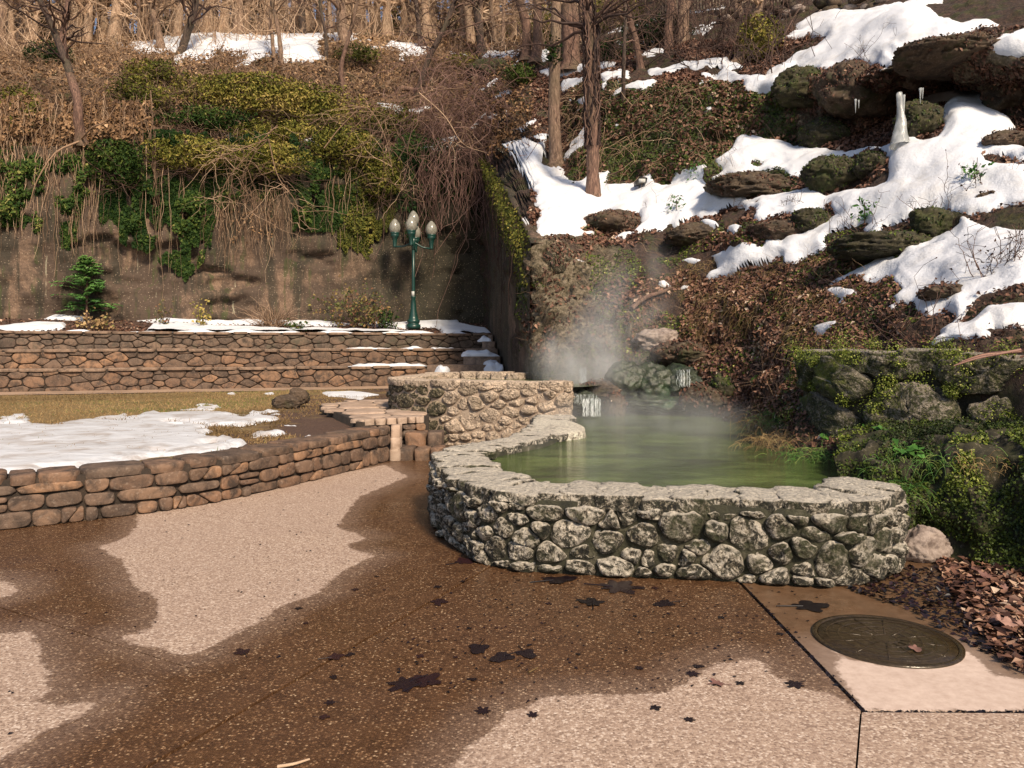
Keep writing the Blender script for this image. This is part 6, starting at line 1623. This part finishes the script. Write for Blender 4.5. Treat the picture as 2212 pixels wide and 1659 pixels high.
def weedclump(x, y, w, h, n, mat, lab, name="leafy_shrub", ns=40, size=.10, tone=0):
    q = bedpt(x, y); root = thing(name, lab, "shrub", tuple(q)); L = rng.uniform(.5, 1.05, ns) * h
    A = arcs(q + rng.normal(size=(ns, 3)) * np.array([w * .25, .15, 0]), rng.normal(size=(ns, 3)) * np.array([w / h * .5, .3, .1]) + np.array([0, 0, 1]), L, rng.uniform(0, .2, ns), 7, .1)
    v, f, a = tubes(A, rad(L, 7, np.full(ns, .010), np.full(ns, .004)), 3); mk("stems", v, f, MAT['twig_dark'], root, {"rnd": a})
    idx = rng.integers(0, ns, n); i_ = rng.integers(1, 7, n); p_ = A[idx, i_] + rng.normal(size=(n, 3)) * .07
    v, f, a = leaves(p_, np.tile(np.array([0, -.7, .6]), (n, 1)) + rng.normal(size=(n, 3)) * .6, size * rng.uniform(.5, 1.3, n), .8, .3, np.clip(rng.normal(.5 + tone, .28, n), 0, 1)); mk("leaves", v, f, MAT[mat], root, {"rnd": a}, smooth=False)
weedclump(775, 708, 1.7, 1.65, 900, 'weed', "leafy hydrangea-like shrub with brown and olive leaves left of the lamp", ns=60)
weedclump(352, 706, .5, .9, 60, 'weed', "thin reddish weeds standing in the snowy bed", ns=14)
weedclump(432, 708, .4, 1.0, 90, 'olive', "dried leafy stalk between the conifer and the bare shrub", ns=8, tone=.3)
weedclump(210, 712, .9, .5, 260, 'drygrass', "dry weeds round the foot of the young conifer", "dry_weed_clump", ns=50)
weedclump(640, 716, .5, .35, 120, 'ivy', "small green weeds by the foot of the bare shrub", "green_weed", ns=14)
weedclump(836, 712, .5, .8, 200, 'ivy_dark', "dark green weed right of the hydrangea-like shrub", "green_weed", ns=16)
p = BV.reshape(-1, 3)[rng.integers(0, BV.shape[0] * BV.shape[1], 5200)] + rng.normal(size=(5200, 3)) * np.array([.05, .05, .0])
stuffmesh("leaf_litter", "brown leaves over the planting bed soil", [leaves(p + np.array([0, 0, .02]), np.array([0, 0, 1.0]) + rng.normal(size=p.shape) * .4, rng.uniform(.06, .13, len(p)), .6, .3)], 'litter')
# ------------------------------------------------------------------ lawn grass
px_, py_ = proj(LV); n = 42000
r = rng.integers(0, 149, n); c = rng.integers(0, 259, n); p = LV[r, c] + np.stack([rng.normal(size=n) * .06, rng.normal(size=n) * .1, rng.random(n) * 0], -1)
m = ((p[:, 0] + 5.2) * .35 + fbm(p, 1.0, 3, 3) * 1.2 < .55) & (np.abs(p[:, 0] / p[:, 1]) < .75) & (p[:, 1] > 8.5); p = p[m]; n = len(p)
L = rng.uniform(.03, .075, n); A = arcs(p, rng.normal(size=(n, 3)) * .6 + np.array([0, 0, 1]), L, rng.uniform(0, .5, n), 3, .05)
stuffmesh("grass", "short winter-tan grass of the lawn", [tubes(A, rad(L, 3, np.full(n, .006), np.full(n, .002)), 3, np.clip(.5 + fbm(p, .5, 3, 9) * .9 + rng.normal(size=n) * .2, 0, 1))], 'drygrass')
# ------------------------------------------------------------------ plants round the pool
def rosette(x, y, Y, s_, n, lab, mat='fern'):
    q = P(x, y, Y); root = thing("leafy_plant", lab, "plant", tuple(q)); az = rng.uniform(0, 6.28, n); L = rng.uniform(.5, 1, n) * s_
    A = arcs(np.tile(q, (n, 1)), np.stack([np.cos(az), np.sin(az), rng.uniform(.5, 1.6, n)], 1), L, rng.uniform(.2, .5, n), 5, .05)
    v, f, a = tubes(A, np.full((n, 5), .003), 3); mk("stems", v, f, MAT['fern'], root, {"rnd": a})
    v, f, a = leaves(A[:, -1], np.tile(np.array([0, -.5, 1.0]), (n, 1)) + rng.normal(size=(n, 3)) * .4, rng.uniform(.5, 1, n) * s_ * .62, .7, .2); mk("leaves", v, f, MAT[mat], root, {"rnd": a * .7}, smooth=False)
def tuft(x, y, Y, w, n, L0, lab, mat='drygrass', droop=1.0):
    q = P(x, y, Y); root = thing("grass_tuft", lab, "grass", tuple(q)); L = rng.uniform(.5, 1.1, n) * L0
    A = arcs(q + rng.normal(size=(n, 3)) * np.array([w, w * .7, .04]), rng.normal(size=(n, 3)) * np.array([.9, .6, .3]) + np.array([-.3, -.5, .8]), L, rng.uniform(.5, 1.3, n) * droop, 7, .06)
    v, f, a = tubes(A, rad(L, 7, np.full(n, .0028), np.full(n, .001)), 3); mk("blades", v, f, MAT[mat], root, {"rnd": a})
tuft(1700, 955, 8.4, .22, 260, .36, "shaggy dry grass tuft hanging over the pool edge"); tuft(1765, 985, 7.7, .20, 180, .30, "grass hanging into the dark corner of the pool", 'fern')
tuft(1660, 915, 9.6, .18, 220, .34, "pale grass tuft at the misty shore of the pool"); tuft(1720, 905, 9.2, .25, 240, .3, "yellow-green grass above the pool shore", 'fern')
rosette(1745, 925, 8.4, .15, 26, "round-leaved green plant on the pool bank"); rosette(1790, 950, 7.9, .12, 18, "small heart-leaved plant above the dark water"); rosette(1960, 985, 6.5, .2, 40, "bright green leafy rosette on top of the moss bank")
rosette(1905, 945, 7.3, .2, 30, "broad-leaved plant at the foot of the mossy wall"); rosette(1970, 950, 7.2, .18, 30, "second broad-leaved plant along the foot of the mossy wall"); rosette(1885, 935, 7.6, .14, 18, "small plant at the left end of the mossy wall")
rosette(1645, 830, 11.6, .2, 24, "dark clover-like plant on the slope beside the mossy rock", 'ivy'); rosette(1690, 1050, 6.0, .001, 3, "x") if False else None
tuft(2000, 1000, 6.35, .22, 160, .2, "yellow fern fronds hanging over the moss bank", 'fern'); tuft(2075, 985, 6.2, .18, 130, .2, "green fern fronds at the top of the moss bank", 'fern'); tuft(1925, 1060, 6.1, .10, 130, .26, "fern fronds drooping beside the end of the pool wall", 'fern'); tuft(2140, 1000, 5.9, .12, 60, .16, "spiky pale grass tuft on the moss bank")
# moss clumps on the mossy wall
parts = []
for k in range(80):
    s_ = rng.uniform(0, mp.L * .8); z = rng.choice([1.5, 1.56, 1.2, 1.0, .8, .65]) + rng.normal() * .06; c = np.array([*mp.at(s_, .14), z]); nn = 260
    d = unit(rng.normal(size=(nn, 3))) * rng.uniform(.3, 1, (nn, 1)) * np.array([.16, .10, .12]) * rng.uniform(.5, 1.3)
    parts.append(leaves(c + d, d * 6 + rng.normal(size=d.shape) * .4 + np.array([0, -.2, .4]), rng.uniform(.010, .022, nn), .8, .2, np.clip(rng.normal(.72, .16, nn), 0, 1)))
stuffmesh("moss", "yellow-green moss cushions on the big stones of the right wall", parts, 'moss_leaf')
# ================================================================== fallen leaves, litter by the drain, small fittings, steam
def leafshape(seed, lobes=5, curl=.12):
    r = np.random.default_rng(seed); n = 40; th = np.linspace(0, 2 * np.pi, n, endpoint=False)
    rad_ = .55 + .42 * np.abs(np.cos(th * lobes / 2.0)) ** 1.6 * (1 + .18 * r.normal()) + r.normal(size=n) * .05
    rad_ *= .75 + .25 * np.cos(th)
    o = np.stack([np.cos(th) * rad_, np.sin(th) * rad_ * .9], 1)
    V = [np.array([0, 0, 0])]; V2 = np.concatenate([np.column_stack([o * s_, np.zeros(n)]) for s_ in (.5, 1.0)])
    V = np.vstack([V, V2]); V[:, 2] = curl * (V[:, 0] ** 2 + V[:, 1] ** 2) * (.4 + .6 * np.sin(3 * np.arctan2(V[:, 1], V[:, 0]) + seed)) * .5 + .02 * fbm(V, 3, 2, seed)
    V[:, 2] -= V[:, 2].min()
    tri = np.array([[0, 1 + i, 1 + (i + 1) % n] for i in range(n)]); qd = np.array([[1 + i, 1 + n + i, 1 + n + (i + 1) % n, 1 + (i + 1) % n] for i in range(n)])
    st = tubes(np.array([[(-.1, 0, .02), (-.6, .04, .03), (-1.1, .12, .02)]]), np.full((1, 3), .025), 4)
    return V, tri, qd, st
def leafmesh(seed, mat, curl, tone):
    V, tri, qd, st = leafshape(seed, [5, 5, 3, 7][seed % 4], curl)
    v, f, a = join([(V, [tri, qd], np.full(len(V), tone)), (st[0], st[1], np.full(len(st[0]), tone * .6))])
    me = np_mesh("fallen_leaf", v, f, {"rnd": a}, False); me.materials.append(MAT[mat]); return me
WETL = [leafmesh(k, 'leaf_wet', .05, .2 + .15 * k) for k in range(6)]; TANL = [leafmesh(10 + k, 'leaf_big', .75, .1 + .16 * k) for k in range(6)]
def leaf(me, x, y, size, label, group, z=.006, flat=True):
    q = G(x, y, 0); o = put("fallen_leaf", me, None, (q[0], q[1], z), (rng.normal() * (.02 if flat else .35), rng.normal() * (.02 if flat else .35), rng.uniform(0, 6.28)), (size,) * 3)
    tag(o, label, "leaf", group); return o
for x, y, s_, lab in [(880, 1478, .11, "pair-leaf dark wet leaf left of the three flattened ones"), (915, 1476, .12, "crumpled dark wet leaf lowest of the flattened group on the plaza"), (1035, 1400, .10, "upper left leaf of the three flattened dark leaves"), (1090, 1420, .10, "middle leaf of the three flattened dark leaves"), (1135, 1412, .09, "right leaf of the three flattened dark leaves"),
        (1200, 1255, .17, "dark wet leaf mat against the foot of the pool wall"), (1330, 1270, .19, "largest black wet leaf by the foot of the pool wall"), (1280, 1305, .12, "reddish-black maple leaf on the wet plaza below the pool wall"), (1440, 1305, .10, "dark torn leaf right of the reddish maple leaf"), (1740, 1312, .16, "black maple-like leaf on the wet concrete slab"),
        (1000, 1215, .13, "dark leaf lying at the pool wall end of the slab joint"), (950, 1300, .09, "dark leaf on the slab joint"), (720, 1422, .07, "small black leaf on the slab joint"), (525, 1412, .07, "black leaf beside the dry patch"), (1045, 1540, .05, "small black leaf near the dry patch edge")]:
    leaf(WETL[int(rng.integers(0, 6))], x, y, s_, lab, "wet leaves on the plaza")
leaf(TANL[1], 1553, 1480, .055, "single reddish-tan leaf lying on the drying pavement", "dry leaves", .004)
leaf(WETL[3], 1720, 1480, .06, "curled dark leaf beside the slab corner", "wet leaves on the plaza")
leaf(TANL[2], 1975, 1408, .06, "pale leaf lying on the wet drain cover", "dry leaves", .02)
for k in range(34):
    leaf(WETL[k % 6], rng.uniform(620, 1800), rng.uniform(1235, 1560), rng.uniform(.018, .045), "small dark leaf fragment stuck to the wet plaza", "leaf fragments on the plaza")
for k in range(26):
    t = rng.random(); x = 2030 + 182 * rng.random(); y = 1215 + 190 * (x - 2030) / 182 * rng.random() + 20 * rng.random()
    leaf(TANL[k % 6], x, y, rng.uniform(.035, .075), "tan curled dead leaf in the drift at the foot of the moss bank", "dead leaves in the drift", rng.uniform(.01, .07), False)
for x, y, s_, lab in [(2180, 1235, .12, "large orange-tan curled leaf at the edge of the moss"), (2085, 1240, .11, "broad mauve-tan leaf near the loose rock"), (2130, 1345, .10, "large grey-mauve leaf beside the drain"), (2175, 1365, .10, "pale folded leaf at the right edge of the drift"), (2210, 1395, .11, "orange folded leaf at the right edge below the drift")]:
    leaf(TANL[int(rng.integers(0, 6))], x, y, s_, lab, "large dead leaves", .03, False)
def scatter(n, poly, smin, smax, mat, lab, name, zmax=.02, flat=.25, tone=None):
    poly = np.array([G(x, y)[:2] for x, y in poly]); lo, hi = poly.min(0), poly.max(0)
    p = rng.uniform(lo, hi, (n * 3, 2)); p = p[polysd(p[:, 0], p[:, 1], poly) > 0][:n]; m = len(p)
    c = np.column_stack([p, rng.uniform(.005, zmax, m)]); stuffmesh(name, lab, [leaves(c, np.array([0, 0, 1.0]) + rng.normal(size=(m, 3)) * flat, rng.uniform(smin, smax, m), .6, .3, tone)], mat)
scatter(1500, [(1800, 1240), (2000, 1225), (2240, 1250), (2300, 1480), (2100, 1400), (1960, 1320), (1830, 1275)], .02, .06, 'leaf_wet', "dark sodden leaf litter round the drain", "leaf_litter", .03, .3)
scatter(1500, [(2020, 1215), (2280, 1240), (2400, 1560), (2170, 1440), (2080, 1330)], .03, .10, 'litter', "brown leaf litter in the drift at right", "leaf_litter", .05, .35)
scatter(420, [(700, 1440), (1030, 1235), (1800, 1285), (1700, 1460), (1100, 1530)], .008, .03, 'leaf_wet', "tiny dark leaf crumbs over the wet plaza", "leaf_crumbs", .006, .1)
scatter(160, [(0, 1230), (300, 1100), (850, 1010), (930, 1000), (940, 1180), (400, 1600), (0, 1640)], .008, .03, 'leaf_wet', "few dark leaf crumbs on the left plaza", "leaf_crumbs", .006, .1)
# debris packed in the open joint of the concrete slab
jp = np.concatenate([np.column_stack([1.54 + rng.normal(size=420) * .009, rng.uniform(3.4, 5.0, 420)]), np.column_stack([rng.uniform(1.54, 2.6, 260), 3.38 + rng.normal(size=260) * .005])])
c = np.column_stack([jp, rng.uniform(-.008, .002, len(jp))])
stuffmesh("joint_debris", "black rotted leaves packed in the open slab joint", [leaves(c, np.array([0, 0, 1.0]) + rng.normal(size=(len(c), 3)) * .25, rng.uniform(.012, .035, len(c)), .5, .2, rng.random(len(c)) * .5)], 'leaf_wet')
def stick(pts, r, mat, lab, nm="stick"):
    A = catmull(np.array(pts), 10); v, f, a = tubes(A[None], np.linspace(r, r * .6, 10)[None], 6); o = mk(nm, v, f, MAT[mat], None, {"rnd": a}); tag(o, lab, "stick")
stick([G(600, 1656, .01), G(635, 1650, .02), G(668, 1640, .01)], .007, 'twig', "short brown stick at the bottom edge of the plaza")
stick([G(1142, 1452, .01), G(1150, 1448, .012), G(1162, 1442, .01)], .005, 'drygrass', "tiny pale yellow stick on the wet plaza")
stick([P(2065, 785, 6.9), P(2120, 768, 6.85), P(2200, 757, 6.8)], .035, 'bark', "weathered orange-brown branch lying on the mossy wall", "driftwood") if False else None
A = np.array([catmull(np.array([P(2060 + k * 6, 790 - k * 3, 6.9), P(2120 + k * 3, 772 - k * 2, 6.85), P(2205, 756 + k, 6.8)]), 10) for k in range(5)])
v, f, a = tubes(A, np.tile(np.linspace(.005, .015, 10), (5, 1)), 7); o = mk("driftwood", v, f, MAT['leaf_big'], None, {"rnd": a}); tag(o, "splintered orange-brown branch lying on top of the mossy wall", "branch")
# floodlight on the snow bench
q = onhill(1381, 425); fl_ = thing("floodlight", "small black landscape floodlight on a stem in the snow", "floodlight", tuple(q))
v, f, _ = tubes(np.array([[q, q + np.array([0, 0, .2]), q + np.array([0, 0, .32])]]), np.full((1, 3), .014), 8); mk("stem", v, f, MAT['black'], fl_)
hd = np.array([(-.14, -.08), (.13, -.02), (.15, .10), (-.02, .14), (-.15, .02)]); k = len(hd); cpos = q + np.array([.03, 0, .36])
V = np.concatenate([np.column_stack([hd[:, 0], np.full(k, y), hd[:, 1]]) for y in (-.1, .1)]) + cpos
mk("lamp_head", V, [np.array([[i, (i + 1) % k, k + (i + 1) % k, k + i] for i in range(k)]), np.array([list(range(k))]), np.array([list(range(k, 2 * k))[::-1]])], MAT['black'], fl_, smooth=False)
v, f = box(cpos + np.array([.02, -.101, .03]), (.16, .008, .09)); mk("lens", v, f, MAT['sticker'], fl_, smooth=False)
# railing along the path above
for (xa_, ya_, xb_, yb_, n, lab) in [(1425, 40, 1730, 2, 44, "metal picket railing along the path at the top of the slope"), (1205, 118, 1290, 98, 14, "short run of railing seen between the tree trunks")]:
    a, b_ = onhill(xa_, ya_), onhill(xb_, yb_); root = thing("railing", lab, "railing", tuple(a))
    for k in range(n):
        p = a + (b_ - a) * k / (n - 1); p = p + np.array([0, 0, .1]); v, f, _ = tubes(np.array([[p, p + np.array([0, 0, 1.05])]]), np.full((1, 2), .016), 5); mk("picket", v, f, MAT['rail'], root)
    for h in (.25, 1.1):
        v, f, _ = tubes(np.array([[a + np.array([0, 0, h]), b_ + np.array([0, 0, h])]]), np.full((1, 2), .022), 6); mk("rail", v, f, MAT['rail'], root)
# rubble wall beside it
root = thing("rubble_wall", "dark dry-stone rubble wall at the top right of the slope", "stone wall", tuple(onhill(1740, 25)))
rr2 = np.random.default_rng(5)
for i in range(70):
    x = rr2.uniform(1560, 1905); top = np.interp(x, [1560, 1680, 1905], [28, 8, -30]); y = rr2.uniform(top, top + 46); q = onhill(x, np.interp(x, [1560, 1905], [56, 12])); Y = q[1] + .3
    v, f = rockmesh(P(x, y, Y), np.array([.2, .18, .13]) * rr2.uniform(.7, 1.4), 500 + i, 2, .3); mk("stone", v, f, MAT['rock_grey' if i % 3 == 0 else 'rock'], root)
# water sliding over the lips
wf = thing("waterfall", "little waterfall spilling from the upper pool into the green pool", "waterfall", tuple(P(1280, 895, 12.2)))
def strandfall(x0, x1, y0, y1, Y0, Y1, nm, n, r=.009):
    k = 9; t = np.linspace(0, 1, k); x = np.sort(rng.uniform(x0, x1, n))
    A = np.array([[P(xx + rng.normal() * .8, y0 + rng.uniform(-2, 2) + (y1 - y0) * tt_, Y0 + (Y1 - Y0) * tt_ ** .5) for tt_ in t] for xx in x])
    v, f, _ = tubes(A, r * rng.uniform(.4, 1.2, (n, 1)) * (1 + .3 * rng.normal(size=(n, k))).clip(.3, 2), 5); mk(nm, v, f, MAT['fall'], wf)
strandfall(1258, 1298, 862, 899, 12.02, 11.93, "falling_strands", 46, .0036)
strandfall(1228, 1290, 852, 872, 12.30, 12.02, "lip_water", 26, .003)
strandfall(1252, 1268, 796, 838, 13.5, 13.2, "upper_fall", 34, .0045)
strandfall(1462, 1490, 800, 835, 12.5, 12.35, "side_trickle", 14, .003)
# ------------------------------------------------------------------ steam
def steam(name, label, c, r, dens, freq, lo, seed, lean=(0, 0)):
    b = MB(name + "_volume"); b.n.remove(b.b)
    pv = b.n.new("ShaderNodeVolumePrincipled"); pv.inputs['Color'].default_value = (.97, .98, 1, 1); pv.inputs['Anisotropy'].default_value = .1
    b.lk(pv.outputs[0], b.out.inputs['Volume'])
    o_ = b.co(); ln = b.n.new("ShaderNodeVectorMath"); ln.operation = 'LENGTH'; b.lk(o_, ln.inputs[0])
    fall = b.ramp(ln.outputs['Value'], [(.25, 1.0), (.95, 0.0)], 'EASE')
    mp_ = b.n.new("ShaderNodeMapping"); mp_.inputs['Scale'].default_value = (r[0] * freq, r[1] * freq, r[2] * freq * .55); mp_.inputs['Location'].default_value = (seed, seed * .7, 0)
    b.lk(o_, mp_.inputs[0]); nz = b.noise(1.0, 3, .6, mp_.outputs[0], .6)
    nf = b.ramp(nz, [(lo, 0.0), (lo + .22, 1.0)])
    b.lk(b.math('MULTIPLY', b.math('MULTIPLY', fall, nf), dens), pv.inputs['Density'])
    v, f = ico(3)
    o = mk(name, v, f, b.m); o.location = c; o.scale = r; o.rotation_euler = (0, lean[0], 0)
    tag(o, label, kind="stuff"); return o
cA = P(1262, 790, 13.0); steam("steam", "thick white steam over the little waterfall", tuple(cA), (1.15, .8, .95), 1.9, 1.5, .38, 3.0)
cB = P(1330, 700, 13.2); steam("steam", "steam plume drifting up the slope above the cascade", tuple(cB), (1.15, .8, 1.9), .85, 1.2, .40, 7.0, (.42, 0))
cC = P(1400, 925, 11.2); steam("steam", "low mist hanging over the far end of the pool", (1.9, 11.0, .62), (1.9, 2.4, .45), .42, 1.2, .40, 11.0)
steam("steam", "thin wisps of steam over the near pool water", (1.5, 8.0, .60), (1.9, 2.2, .42), .20, 1.2, .46, 15.0)
